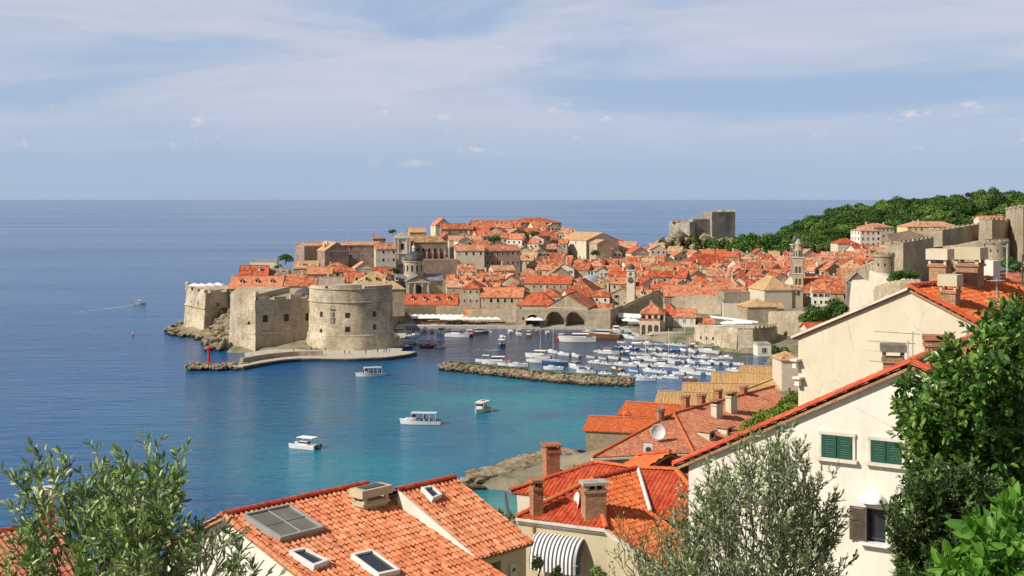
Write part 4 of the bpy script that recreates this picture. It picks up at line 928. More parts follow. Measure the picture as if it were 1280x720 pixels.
# below the right-hand hill
B('white four storey house with three rows of windows under the pine wood', 'apartment house', 1072, 1099, 288, 800, 14, 10, 'hip', 4, wall='plaster_white', rm='roof_pale', wins=(4, 3, 3.6), lwins=(3, 3, 3.6), chim=1, wk=('open',), ws=(1.3, 1.6))
B('taller cream house with a salmon roof behind the white four storey house', 'apartment house', 1081, 1115, 284, 830, 16, 12, 'hip', 5, wall='plaster_pale', rm='roof_pale', wins=(6, 3, 4), chim=2)
B('long yellow mansion with a salmon roof above the city wall', 'mansion', 1131, 1198, 283, 780, 16, 5, 'hip', 6, wall='plaster_yellow', rm='roof_pale', wins=(9, 2, 4.2), chim=3, ws=(1.4, 2))
B('red roofed house below the wood left of the white four storey house', 'house', 1045, 1071, 304, 800, 12, 8, 'hip', 6, rm='roof_red', wall='plaster_pale')
B('small orange roof at the very top of the city wall on the right', 'house', 1225, 1256, 274, 700, 10, 2, 'gx', 4, rm='roof_orange', wall='plaster_pale', z0=36)
B('grey roofed shed behind the cream house chimneys', 'shed', 1236, 1262, 337, 330, 8, 30, 'gx', 8, wall='grey_stone', rm='lead_roof', chim=0, z0=28)
B('pale grey roofed shed behind the street pole at the right edge', 'shed', 1262, 1290, 336, 345, 8, 8, 'gx', 7, wall='plaster_pale', rm='concrete', chim=0, z0=28)
B('low house with a small red roof behind the big brick chimney', 'house', 1228, 1262, 351, 260, 7, 12, 'hip', 7, wall='plaster_pale', rm='roof_red', chim=0, z0=30)
B('orange roof at the right edge behind the citrus tree', 'house', 1262, 1300, 352, 250, 8, 8, 'gx', 8, wall='plaster_pale', rm='roof_orange', chim=0, z0=30)

# ---- the close packed roofs of the old town, row upon row behind the harbour
def free(x, y, r):
    for (cx, cy, w, d, a) in OCC:
        dx, dy = rot2(x - cx, y - cy, -a)
        if abs(dx) < w / 2 + r * .8 and abs(dy) < d / 2 + r * .55: return False
    return True
EXTRA = [(P(517, 0, 600).x, 606, 24, 30, 0), (P(520, 0, 690).x, 700, 32, 44, 0), (P(789, 0, 590).x, 592, 8, 10, 0), (P(740, 0, 640).x, 650, 20, 22, 0), (P(998, 0, 590).x, 596, 10, 8, 0),
         (P(745, 0, 620).x, 540, 60, 20, 0), (P(690, 0, 530).x, 530, 110, 26, 0), (P(550, 0, 545).x, 545, 60, 20, 0), (P(850, 0, 530).x, 535, 60, 40, 0)]
OCC += EXTRA
EXTRA2 = [(P(518, 0, 655).x, 655, 44, 62, 0), (P(606, 0, 668).x, 668, 46, 26, 0), (P(738, 0, 790).x, 785, 26, 22, 0), (P(884, 0, 780).x, 778, 40, 16, 0), (P(505, 0, 720).x, 718, 50, 50, 0)]
OCC += EXTRA2
ry = [566 + 15.6 * k for k in range(20)]; rows_h = {}; FARM = {}; nind = 0
names = ['roof_orange', 'roof_orange', 'roof_red', 'roof_orange', 'roof_pale', 'roof_ochre', 'roof_red', 'roof_pale']
cw = {'roof_orange': 'orange', 'roof_red': 'red', 'roof_pale': 'salmon', 'roof_ochre': 'ochre', 'roof_brown': 'brown'}
walls = ['house_stone', 'plaster_pale', 'house_stone', 'plaster_cream', 'plaster_white', 'plaster_pale']
ww = {'house_stone': 'stone', 'plaster_pale': 'cream', 'plaster_cream': 'cream', 'plaster_white': 'white'}
for ri, Y0 in enumerate(ry):
    lo = 560 if Y0 < 600 else 520 if Y0 < 650 else 500 if Y0 < 720 else 550 if Y0 < 790 else 620
    hi = 1040 if Y0 < 610 else 1085 if Y0 < 680 else 1110 if Y0 < 760 else 1095 if Y0 < 800 else 1060
    if Y0 > 850: hi = 765
    x = (lo - 640) / F * Y0; xe = (hi - 640) / F * Y0; row = []
    while x < xe:
        w = random.uniform(6.8, 12.5); cx = x + w / 2; cy = Y0 + random.uniform(-2.5, 2.5); x += w + random.choice((0.2, .4, .6, .9, 2.6))
        d = random.uniform(8.5, 12.0)
        if not free(cx, cy, min(w, d) / 2 + .6): continue
        z = hgt(cx, cy)
        if z < 1.4: continue
        row.append((cx, cy, w, d, z))
    for i, (cx, cy, w, d, z) in enumerate(row):
        rm = random.choice(names); wl_ = random.choice(walls); roof = random.choices(['gx', 'gy', 'hip'], [5, 4, 1.5])[0]
        yaw = R(random.choice((-14, -8, -4, 6, -18, 18, 22, -10))); hh = random.uniform(6.0, 9.8) if ri < 14 else random.uniform(5, 8)
        if cx > (960 - 640) / F * cy: hh *= .85
        rh = random.uniform(2.8, 4.0) * (d if roof != 'gy' else w) / 12
        if nind < 268 and len(row) <= 60 and ri < 13:
            nind += 1
            ends = f"{ORD[i]} from left" if i < 15 else f"{ORD[len(row) - 1 - i]} from right"
            lab = f"{cw[rm]} roofed {ww[wl_]} house, {ends} in the {ORD[ri]} row of roofs behind the harbour"
            building(lab, 'house', (cx, cy), w, d, z, z + hh, yaw, roof, rh, wl_, rm,
                     wins=(random.choice((2, 3, 3)), 2 if ri < 7 else 1, 3.0), lwins=(2, 1, 3.1) if ri < 9 else None, chim=random.choice((1, 1, 2)), group='houses in the rows of roofs behind the harbour', wk=('open', 'open', 'green', 'brown'), ws=(.9, 1.35), cornice=False,
                     dormers=1 if random.random() < .16 and roof == 'gx' else 0)
        else:
            mm = FARM.setdefault('m', MB()); X, Y_ = w / 2, d / 2; base = len(mm.v)
            wi = {'house_stone': 0, 'plaster_pale': 1, 'plaster_cream': 1, 'plaster_white': 2}[wl_]; ki = {'roof_orange': 3, 'roof_red': 4, 'roof_pale': 5, 'roof_ochre': 6}[rm]
            mm.mi = wi; mm.prism([(-X, -Y_), (X, -Y_), (X, Y_), (-X, Y_)], -3, hh)
            if roof == 'gx': gb = [[(s * X, -Y_, hh), (s * X, Y_, hh), (s * X, 0, hh + rh)] for s in (-1, 1)]
            else: gb = [[(-X, s * Y_, hh), (X, s * Y_, hh), (0, s * Y_, hh + rh)] for s in (-1, 1)]
            for g3 in gb: mm.add(g3, [(0, 1, 2)])
            mm.mi = ki; a, b = X + .35, Y_ + .35
            if roof == 'gx': mm.add([(-a, -b, hh - .1), (a, -b, hh - .1), (a, 0, hh + rh + .15), (-a, 0, hh + rh + .15), (a, b, hh - .1), (-a, b, hh - .1)], [(0, 1, 2, 3), (3, 2, 4, 5)])
            else: mm.add([(-a, b, hh - .1), (-a, -b, hh - .1), (0, -b, hh + rh + .15), (0, b, hh + rh + .15), (a, -b, hh - .1), (a, b, hh - .1)], [(0, 1, 2, 3), (3, 2, 4, 5)])
            mm.mi = 7
            for k in range(3): mm.box((-X + (k + .5) * w / 3, -Y_ - .03, hh - 1.7), (.9, .1, 1.3))
            for k in range(2): mm.box((-X - .03, -Y_ + (k + .5) * d / 2, hh - 1.7), (.1, .9, 1.3))
            mm.mi = 1; mm.box((random.uniform(-X, X) * .6, random.uniform(-Y_, Y_) * .4, hh + rh * .8), (.8, .7, 2.4))
            for k in range(base, len(mm.v)): v = mm.v[k]; q = rot2(v[0], v[1], yaw); mm.v[k] = (q[0] + cx, q[1] + cy, v[2] + z)
        OCC.append((cx, cy, w, d, yaw))
    rows_h[ri] = len(row)
if 'm' in FARM: struct(FARM['m'].build('far_houses', ['house_stone', 'plaster_pale', 'plaster_white', 'roof_orange', 'roof_red', 'roof_pale', 'roof_ochre', 'dark_opening']), 'stuff')
open('/tmp/rows.txt','w').write(str((rows_h, sum(rows_h.values()), nind)))
# ================================================================ town walls and landmarks
def wallrun(name, label, pts, thick=3.0, mat='wall_stone', cat='town wall', zb=-1, merlons=None, cornice=False, batter=0.0, part='wall'):
    """pts: (px, Y, top_row) from left to right; every run is one town wall thing"""
    W_ = [((px - 640) / F * Y, Y, H - (py - HY) * Y / F) for px, Y, py in pts]
    t = thing(name, label, cat, (W_[len(W_) // 2][0], W_[len(W_) // 2][1], max(0, zb)))
    m = MB(); n = len(W_); fr = []; bk = []
    for i, (x, y, z) in enumerate(W_):
        a = W_[max(0, i - 1)]; b = W_[min(n - 1, i + 1)]; d = Vector((b[0] - a[0], b[1] - a[1], 0)).normalized(); nn = Vector((-d.y, d.x, 0))
        fr.append(Vector((x, y, z))); bk.append(Vector((x, y, z)) + nn * thick)
    for i in range(n - 1):
        a, b, c, d = fr[i], fr[i + 1], bk[i + 1], bk[i]; out = ((a - d) + (b - c)).normalized() * batter; out.z = 0
        vs = [Vector((a.x + out.x, a.y + out.y, zb)), Vector((b.x + out.x, b.y + out.y, zb)), Vector((c.x, c.y, zb)), Vector((d.x, d.y, zb)), a, b, c, d]
        m.add(vs, [(3, 2, 1, 0), (4, 5, 6, 7), (0, 1, 5, 4), (1, 2, 6, 5), (2, 3, 7, 6), (3, 0, 4, 7)])
    o = m.build(part, mat, t, world=True)
    m = MB()
    for i in range(n - 1):
        a, b = fr[i], fr[i + 1]; L = (b - a).length; rz = math.atan2(b.y - a.y, b.x - a.x); nn = Vector((-math.sin(rz), math.cos(rz), 0))
        if merlons:
            k = max(1, int(L / merlons))
            for j in range(k):
                p = a.lerp(b, (j + .5) / k) + nn * .45; m.box((p.x, p.y, p.z + .45), (merlons * .58, .7, 1.0), rz)
        else:
            p0 = a + nn * .35; p1 = b + nn * .35; h_ = 0.8
            m.add([(p0.x, p0.y, p0.z - .1), (p1.x, p1.y, p1.z - .1), (p1.x, p1.y, p1.z + h_), (p0.x, p0.y, p0.z + h_)] + [(q.x + nn.x * .6, q.y + nn.y * .6, zz) for q, zz in ((p0, p0.z - .1), (p1, p1.z - .1), (p1, p1.z + h_), (p0, p0.z + h_))],
                  [(0, 1, 2, 3), (7, 6, 5, 4), (3, 2, 6, 7), (0, 4, 5, 1), (0, 3, 7, 4), (1, 5, 6, 2)])
    pa = m.build('battlement' if merlons else 'parapet', mat, t, world=True)
    if merlons: pa['kind'] = 'stuff'
    return t, o
wallrun('town_wall', 'stone town wall behind the white cafe parasols, between round tower and kiosk', [(489, 500, 388), (500, 548, 385), (545, 553, 384), (584, 551, 385)], zb=0)
wallrun('town_wall', 'short stretch of harbour wall right of the orange roofed kiosk', [(584, 540, 389), (612, 534, 388.5), (650, 530, 389)], zb=0)
# arsenal with three boat arches
ax0, ax1 = (648 - 640) / F * 526, (763 - 640) / F * 519; az = H - (389.5 - HY) * 523 / F
ar = thing('arsenal', 'harbour arsenal wall with three big arches behind the red boat', 'arsenal', (ax0, 525, 1.1))
ayaw = math.atan2(518 - 525, ax1 - ax0)
m = MB(); L_ = math.hypot(ax1 - ax0, 7); m.box((0, 0, 0), (1, 1, 1)); m = MB()
def arl(u, v, z): x, y = rot2(u, v, ayaw); return (ax0 + x, 525 + y, z)
m.prism([arl(-1, 0, 0)[:2], arl(L_, 0, 0)[:2], arl(L_, 20, 0)[:2], arl(-1, 20, 0)[:2]], -1, az); o = m.build('wall', 'wall_stone', ar, world=True)
cut = MB(); inv = OFF[ar.name].inverted()
for px, w in ((666, 5.6), (694, 7.6), (719, 7.8)):
    u = (px - 648) / (763 - 648) * L_; q = inv @ Vector(arl(u, 0, 1.2)); arch_cut(cut, q, w, w * .80 if w > 6 else 4.6, 9, ayaw, 12)
q = inv @ Vector(arl(2.0, 0, 3.5)); arch_cut(cut, q, .8, 1.2, 2, ayaw, 6, False)
carve(o, cut)
m = MB(); 
for a, b in ((-1, L_),):
    x, y, z = arl((a + b) / 2, .3, az + .35); m.box((x, y, z), (b - a, .6, .9), ayaw)
m.build('parapet', 'wall_stone', ar, world=True)
m = MB(); n = 3
for px, w in ((666, 5.6), (694, 7.6), (719, 7.8)):
    u = (px - 648) / (763 - 648) * L_; hs = (w * .80 if w > 6 else 4.6) - w / 2
    pr = [(-w / 2 - .35, 0), (-w / 2, 0)]; 
    for i in range(14):
        a0, a1 = math.pi * i / 14, math.pi * (i + 1) / 14; vs = []
        for r_ in (w / 2, w / 2 + .5):
            for a in (a0, a1):
                for dv in (-.12, .05): vs.append(arl(u + r_ * math.cos(a), dv, 1.2 + hs + r_ * math.sin(a)))
        m.add(vs, [(0, 2, 3, 1), (4, 5, 7, 6), (0, 1, 5, 4), (2, 6, 7, 3), (0, 4, 6, 2), (1, 3, 7, 5)])
m.build('arch_surround', 'house_stone', ar, world=True)
wallrun('town_wall', 'shaded end wall at the right corner of the arsenal', [(763, 518, 390), (779, 545, 384)], zb=0)
wallrun('town_wall', 'tall sunlit town wall rising behind the port office', [(778, 548, 385), (800, 553, 375), (826, 560, 364.5), (829, 560, 372), (865, 556, 371), (898, 548, 373), (902, 545, 380)], 4, zb=0, batter=.6)
wallrun('town_wall', 'grey wall under the ochre roofed church with a low parapet', [(960, 478, 392), (980, 468, 392), (1000, 460, 391), (1030, 452, 388)], 5, zb=0)
# curved bastion beside the moored boats
bp = [(869, 472, 409), (874, 464, 409), (887, 456, 410), (903, 449, 411.5), (922, 444, 413), (941, 443, 413.5), (957, 447, 412.5), (967, 455, 410.5), (971, 466, 408)]
tb, ob = wallrun('bastion', 'low curved stone bastion at the right end of the moored boats', bp, 6, 'fort_stone', 'bastion', -1, None, batter=.9)
inv = OFF[tb.name].inverted(); cut = MB()
for px, Y, py, w, h_, rd in ((877, 461.8, 436, 2.2, 2.4, True), (891.5, 454.2, 438, 2.6, 2.6, True), (877, 462.5, 424, .9, 1.1, False), (884.5, 458.5, 424.5, .9, 1.2, False), (892.5, 454.5, 425, .9, 1.2, False), (913, 446.4, 439, .8, 1.0, False), (930, 443.6, 440, .8, 1.0, False)):
    p = P(px, py, Y); arch_cut(cut, inv @ p, w, h_, 2.6, R(-25) if px < 900 else R(-12), 8, rd)
carve(ob, cut)
m = MB(); W_ = [Vector(((px - 640) / F * Y, Y, H - (py - HY) * Y / F)) for px, Y, py in bp]
m.prism([(v.x, v.y + 1) for v in W_] + [(W_[-1].x - 4, 480), (W_[0].x + 2, 484)], 0, 5.6); m.build('terrace', 'cornice_stone', tb, world=True)
m = MB()
for a, b in zip(W_[4:], W_[5:]):
    k = 3
    for j in range(k):
        p = a.lerp(b, (j + .5) / k); m.box((p.x, p.y + .5, p.z + 1.1), (1.1, .7, .9), math.atan2(b.y - a.y, b.x - a.x))
o = m.build('battlement', 'fort_stone', tb, world=True); o['kind'] = 'stuff'

# ---- domed cathedral
cx, cy = P(517, 0, 606).x, 606; cb = thing('cathedral', 'cathedral with a dark round dome on a windowed drum and stone gables', 'cathedral', (cx, cy, 7), R(14))
zE = H - (352 - HY) * 596 / F - 7; zN = H - (345 - HY) * 596 / F - 7
def gab(mb, x0, x1, y0, y1, z0, ze, zr, axis='y'):
    mb.prism([(x0, y0), (x1, y0), (x1, y1), (x0, y1)], z0, ze)
    if axis == 'y': xm = (x0 + x1) / 2; mb.add([(x0, y0, ze), (x1, y0, ze), (xm, y0, zr), (x0, y1, ze), (x1, y1, ze), (xm, y1, zr)], [(0, 1, 2), (5, 4, 3), (0, 2, 5, 3), (1, 4, 5, 2), (0, 3, 4, 1)])
    else: ym = (y0 + y1) / 2; mb.add([(x0, y0, ze), (x0, y1, ze), (x0, ym, zr), (x1, y0, ze), (x1, y1, ze), (x1, ym, zr)], [(0, 2, 1), (3, 4, 5), (0, 3, 5, 2), (1, 2, 5, 4), (0, 1, 4, 3)])
m = MB(); gab(m, -5.5, 5.5, -13, 13, -3, zE, zE + 2.6); gab(m, -13, 13, -5.5, 5.5, -3, zE - .02, zE + 2.5, 'x'); m.prism([(-11, -10), (11, -10), (11, 12), (-11, 12)], -3, zE - 6); m.build('wall', 'house_stone', cb)
m = MB()
for s in (-1, 1):
    m.add([(0, -13.4, zE + 2.85), (s * 6.1, -13.4, zE - .05), (s * 6.1, 13.2, zE - .05), (0, 13.2, zE + 2.85), (0, -13.4, zE + 3.15), (s * 6.1, -13.4, zE + .25), (s * 6.1, 13.2, zE + .25), (0, 13.2, zE + 3.15)], [(0, 1, 2, 3), (7, 6, 5, 4), (0, 4, 5, 1), (1, 5, 6, 2), (2, 6, 7, 3), (3, 7, 4, 0)])
    m.add([(-13.4, 0, zE + 2.7), (-13.4, s * 6.1, zE - .2), (13.4, s * 6.1, zE - .2), (13.4, 0, zE + 2.7), (-13.4, 0, zE + 3.0), (-13.4, s * 6.1, zE + .1), (13.4, s * 6.1, zE + .1), (13.4, 0, zE + 3.0)], [(0, 1, 2, 3), (7, 6, 5, 4), (0, 4, 5, 1), (1, 5, 6, 2), (2, 6, 7, 3), (3, 7, 4, 0)])
m.build('roof', 'lead_roof', cb)
m = MB()
for x in (-4.6, -1.7, 1.7, 4.6): m.box((x, -13.25, zE - 4), (.7, .5, 8)); 
m.box((0, -13.25, zE - .2), (11.6, .7, .5)); m.build('columns', 'cornice_stone', cb)
m = MB(); m.lathe([(1.5, 0), (1.5, 3.4)], 14, (0, -12.95, zE - 5.5)); m.box((0, -13.05, zE - 3.4), (2.0, .25, 3.4)); m.build('window', 'dark_opening', cb)
zd0 = zE; zd1 = H - (326 - HY) * 606 / F - 7; zd2 = H - (314 - HY) * 606 / F - 7
m = MB(); m.lathe([(4.6, zd0 - 2), (4.6, zd1 - .5), (4.95, zd1 - .4), (4.95, zd1)], 24); dr = m.build('drum', 'house_stone', cb, True)
for k in range(12):
    a = k * math.pi / 6 + .2; o = bpy.data.objects.new('drum_window', win_mesh(1.0, 3.0, 'open')); COL.objects.link(o); o.parent = dr; o.location = (4.63 * math.cos(a), 4.63 * math.sin(a), zd1 - 3.4); o.rotation_euler = (0, 0, a + math.pi / 2)
m = MB(); hd = zd2 - zd1; m.lathe([(4.7 * math.cos(a), zd1 + hd * math.sin(a)) for a in [i * math.pi / 2 / 10 for i in range(10)]] + [(.8, zd1 + hd)], 24); dm = m.build('dome', 'dome_dark', cb, True)
m = MB(); m.lathe([(.75, zd2 - .2), (.75, zd2 + 1.6), (1.0, zd2 + 1.7), (.6, zd2 + 2.4), (.08, zd2 + 2.8), (.06, zd2 + 4.4)], 10); m.build('lantern', 'cornice_stone', dm)
# ---- baroque church on the steps
X0 = P(492, 0, 676).x; X1 = P(514, 0, 676).x; zt = H - (294 - HY) * 676 / F; zb_ = 14
ch = thing('church', 'baroque church with pale stone front and long dark flank under a yellow roof', 'church', ((X0 + X1) / 2, 676, zb_), R(8))
hw = (X1 - X0) / 2; h = zt - zb_
m = MB(); m.prism([(-hw - 1.5, 0), (hw + 1.5, 0), (hw + 1.5, 3), (-hw - 1.5, 3)], -4, h * .52); m.prism([(-hw + .6, .4), (hw - .6, .4), (hw - .6, 3), (-hw + .6, 3)], h * .52, h - 1.5)
m.add([(-hw, .2, h - 1.5), (hw, .2, h - 1.5), (0, .2, h + 1.6), (-hw, 3, h - 1.5), (hw, 3, h - 1.5), (0, 3, h + 1.6)], [(0, 1, 2), (5, 4, 3), (0, 2, 5, 3), (1, 4, 5, 2), (0, 3, 4, 1)]); m.build('facade', 'plaster_pale', ch)
m = MB()
for x in (-hw + .5, -hw + 2.2, hw - 2.2, hw - .5):
    m.box((x, -.25, h * .26), (.8, .6, h * .5)); m.box((x * .92, .1, h * .72), (.7, .6, h * .36))
m.build('pilasters', 'cornice_stone', ch)
m = MB(); m.box((0, -.2, h * .52), (2 * hw + 3.4, .9, .6)); m.box((0, .1, h - 1.4), (2 * hw + .6, .8, .6)); m.build('cornice', 'cornice_stone', ch)
for x, z, w, hh in ((0, h * .70, 1.6, 3.2), (-3.0, h * .26, 1.2, 2.2), (3.0, h * .26, 1.2, 2.2)): add_window(ch, x, .36 if z > h * .5 else -.04, z, 0, w, hh)
m = MB(); m.box((0, 0, 2.2), (2.6, .3, 4.8)); m.build('door', 'hull_wood', ch)
L_ = 30; NX0, NX1 = hw - 1, hw + 19
zw = H - (303 - HY) * 680 / F - zb_
m = MB(); m.prism([(-hw + 1, 3), (NX1, 5), (NX1, 19), (-hw + 1, 19)], -4, zw); m.build('nave_wall', 'pink_stone', ch)
m = MB(); z1 = zw + 3.3; m.add([(-hw + .6, 2.6, zw), (NX1 + .4, 4.6, zw), (NX1 - 4, 12, z1), (-hw + .6, 12, z1), (-hw + .6, 19.4, zw), (NX1 + .4, 19.4, zw)], [(0, 1, 2, 3), (3, 2, 5, 4), (1, 5, 2), (0, 3, 4), (0, 4, 5, 1)]); m.build('roof', 'roof_ochre', ch)
m = MB()
for k in range(6): x = hw + 1.5 + k * 3.2; m.prism([(x, 1.6), (x + .9, 1.6), (x + .9, 5.2), (x, 4.6)], -4, [zw * .62, zw * .62, zw * .9, zw * .9])
m.build('buttresses', 'pink_stone', ch)
for k in range(5): add_window(ch, hw + 3.6 + k * 3.2, 3.6 + k * .3, zw * .75, 0, 1.2, 1.8)
m = MB(); m.prism([(hw + 4, -8), (hw + 24, -8), (hw + 24, 4), (hw + 4, 4)], -4, H - (325 - HY) * 668 / F - zb_); m.build('side_chapel', 'pink_stone', ch)
OCC += [(cx, cy, 26, 26, 0)]
# ---- clock tower
def belltower(label, px, Y, wpx, top_px, zb, stages, name='bell_tower', mat='house_stone', dome='dome_dark', cap_px=8, yaw=10, clock=None):
    x = (px - 640) / F * Y; t = thing(name, label, 'bell tower', (x, Y, zb), R(yaw)); w = wpx * Y / F; zt = H - (top_px - HY) * Y / F - zb
    m = MB(); m.prism([(-w / 2, -w / 2), (w / 2, -w / 2), (w / 2, w / 2), (-w / 2, w / 2)], -3, zt); o = m.build('shaft', mat, t)
    cut = MB()
    for zz, ww_, hh in stages:
        z = H - (zz - HY) * Y / F - zb
        for rz in (0, R(90)):
            if ww_ < 0:
                for s in (-1, 1):
                    x_, y_ = rot2(s * w * .17, 0, rz); arch_cut(cut, (x_, y_, z), w * .22, hh, w, rz, 6)
            else: arch_cut(cut, (0, 0, z), w * ww_, hh, w, rz, 6)
    carve(o, cut)
    m = MB(); 
    for zz, ww_, hh in stages: z = H - (zz - HY) * Y / F - zb; m.box((0, 0, z - .3), (w + .5, w + .5, .3))
    m.box((0, 0, zt + .15), (w + .7, w + .7, .35)); m.build('string_courses', 'cornice_stone', t)
    m = MB(); m.box((0, 0, zt * .5 + 1), (.25 * w, .25 * w, zt + 1)); 
    cp = cap_px * Y / F; r = w * .42
    m = MB(); m.lathe([(r, zt + .3), (r, zt + .3 + cp * .25), (r * 1.08, zt + .3 + cp * .3)] + [(r * math.cos(a), zt + .3 + cp * .3 + cp * .5 * math.sin(a)) for a in [i * math.pi / 12 for i in range(1, 6)]] + [(.12, zt + cp * .85), (.05, zt + cp * 1.15)], 12); m.build('cupola', dome, t, True)
    if clock:
        z = H - (clock - HY) * Y / F - zb; m = MB(); m.lathe([(w * .34, -.12), (w * .34, .12)], 20); 
        m.v = [(a, -w / 2 - .12 + c * .8, z + b) for a, b, c in m.v]; cl = m.build('clock_face', 'metal_dark', t)
        m = MB(); m.box((0, -w / 2 - .3, z + w * .09), (.14, .06, w * .2)); m.box((w * .06, -w / 2 - .3, z), (w * .16, .06, .14)); m.build('clock_hands', 'cornice_stone', cl)
    return t
belltower('slender pale clock tower with a dark clock face rising over the harbour roofs', 789, 556, 10, 338, 2, [(344.5, .42, 1.6)], 'clock_tower', clock=350, cap_px=9, dome='dome_dark', yaw=-14, mat='plaster_pale')
belltower('tall square monastery bell tower with paired arched openings and stepped dark cupola', 998, 582, 12.5, 322, 6, [(356, -1, 3.0), (341, -1, 3.0)], cap_px=1, yaw=-16)
belltower('small dark bell turret rising just behind the tall monastery bell tower', 994, 640, 9, 306, 8, [(316, .4, 2.5)], cap_px=14, yaw=12, mat='grey_stone')
# upper stages of the monastery tower
t = [o for o in bpy.data.objects if o.get('label', '').startswith('tall square monastery')][0]
z = H - (322 - HY) * 582 / F - 6
m = MB(); m.lathe([(1.9, z), (1.9, z + 3.2), (2.2, z + 3.3), (2.2, z + 3.6), (1.5, z + 3.8), (1.4, z + 6.0), (1.7, z + 6.1), (1.2, z + 7.2), (.6, z + 8.2), (.1, z + 8.6), (.06, z + 10)], 8); m.build('belfry_lantern', 'house_stone', t)
m = MB()
for k in range(8): a = k * math.pi / 4 + R(22.5); m.box((1.78 * math.cos(a), 1.78 * math.sin(a), z + 1.8), (.5, .12, 2.0), a + math.pi / 2)
o = m.build('belfry_openings', 'dark_opening', t); o['kind'] = 'stuff'
# ---- small blue grey dome church
x = P(740, 0, 640).x; t = thing('domed_church', 'small church with a blue grey dome between red roofs left of the clock tower', 'church', (x, 648, 3)); zz = H - (354 - HY) * 640 / F - 3
m = MB(); m.prism([(-9, -9), (9, -9), (9, 9), (-9, 9)], -3, zz - 3); m.build('wall', 'house_stone', t)
m = MB(); m.lathe([(5, zz - 3), (5, zz)], 20); m.build('drum', 'plaster_pale', t, True)
m = MB(); m.lathe([(5.2 * math.cos(a), zz + 4.0 * math.sin(a)) for a in [i * math.pi / 20 for i in range(10)]] + [(.5, zz + 4), (.5, zz + 5.2), (.05, zz + 6)], 20); m.build('dome', 'dome_blue', t, True)
# ---- cliff fort across the cove
lf = thing('cliff_fort', 'massive grey cliff fort standing on a wooded rock above the sea', 'fort', (P(880, 0, 1020).x, 1020, 18))
def lx(px, Y=1000): return (px - 640) / F * Y
def lz(py, Y=1000): return H - (py - HY) * Y / F
m = MB()
def keep(m, px0, pxc, px1, Yc, py_t, zb=14, dl=22, dr=20, slope=0):
    m.prism([(lx(pxc, Yc), Yc), (lx(px1, Yc + dr), Yc + dr), (lx(px1, Yc + dr + 30), Yc + dr + 30), (lx(px0, Yc + dl), Yc + dl + 10), (lx(px0, Yc + dl), Yc + dl)], zb, lz(py_t, Yc))
keep(m, 838, 862, 868, 1000, 277.5, dl=12, dr=6); 
m.build('lower_keep', 'cliff_stone', lf, world=True)
m = MB(); keep(m, 862, 866, 890, 1012, 274, dl=8, dr=6); m.build('middle_keep', 'cliff_stone', lf, world=True)
m = MB(); keep(m, 880, 890, 919, 1016, 264.8, dl=6, dr=10); m.build('high_keep', 'cliff_stone', lf, world=True)
m = MB(); m.prism([(lx(893, 1040), 1040), (lx(919, 1040), 1040), (lx(919, 1055), 1055), (lx(893, 1055), 1055)], 20, lz(263, 1040)); m.build('top_platform', 'cornice_stone', lf, world=True)
m = MB()
for px, Y, py in ((842, 1006, 277), (850, 1004, 277), (857, 1002, 277), (870, 1013, 273.5), (880, 1014, 273.5), (895, 1018, 264), (905, 1021, 264), (914, 1024, 264)):
    m.box((lx(px, Y), Y + 3, lz(py, Y) + .5), (3.4, 2, 1.6))
o = m.build('battlement', 'fort_stone', lf, world=True); o['kind'] = 'stuff'
cr = MB(); random.seed(4)
for k in range(70):
    px = random.uniform(824, 925); Y = random.uniform(985, 1012); zt = 27 - abs(px - 880) * .14 - (1012 - Y) * .5
    boulder(cr, (lx(px, Y), Y, max(3, zt * random.uniform(.4, .95))), random.uniform(3.5, 7), .9)
for k in range(46):
    px = random.uniform(822, 868); Y = random.uniform(972, 992); top_ = 30 - abs(px - 850) * .5
    boulder(cr, (lx(px, Y), Y, top_ * random.uniform(.45, .9)), random.uniform(3, 5.5), 1.0)
struct(cr.build('fort_cliff', 'rock'), 'structure')
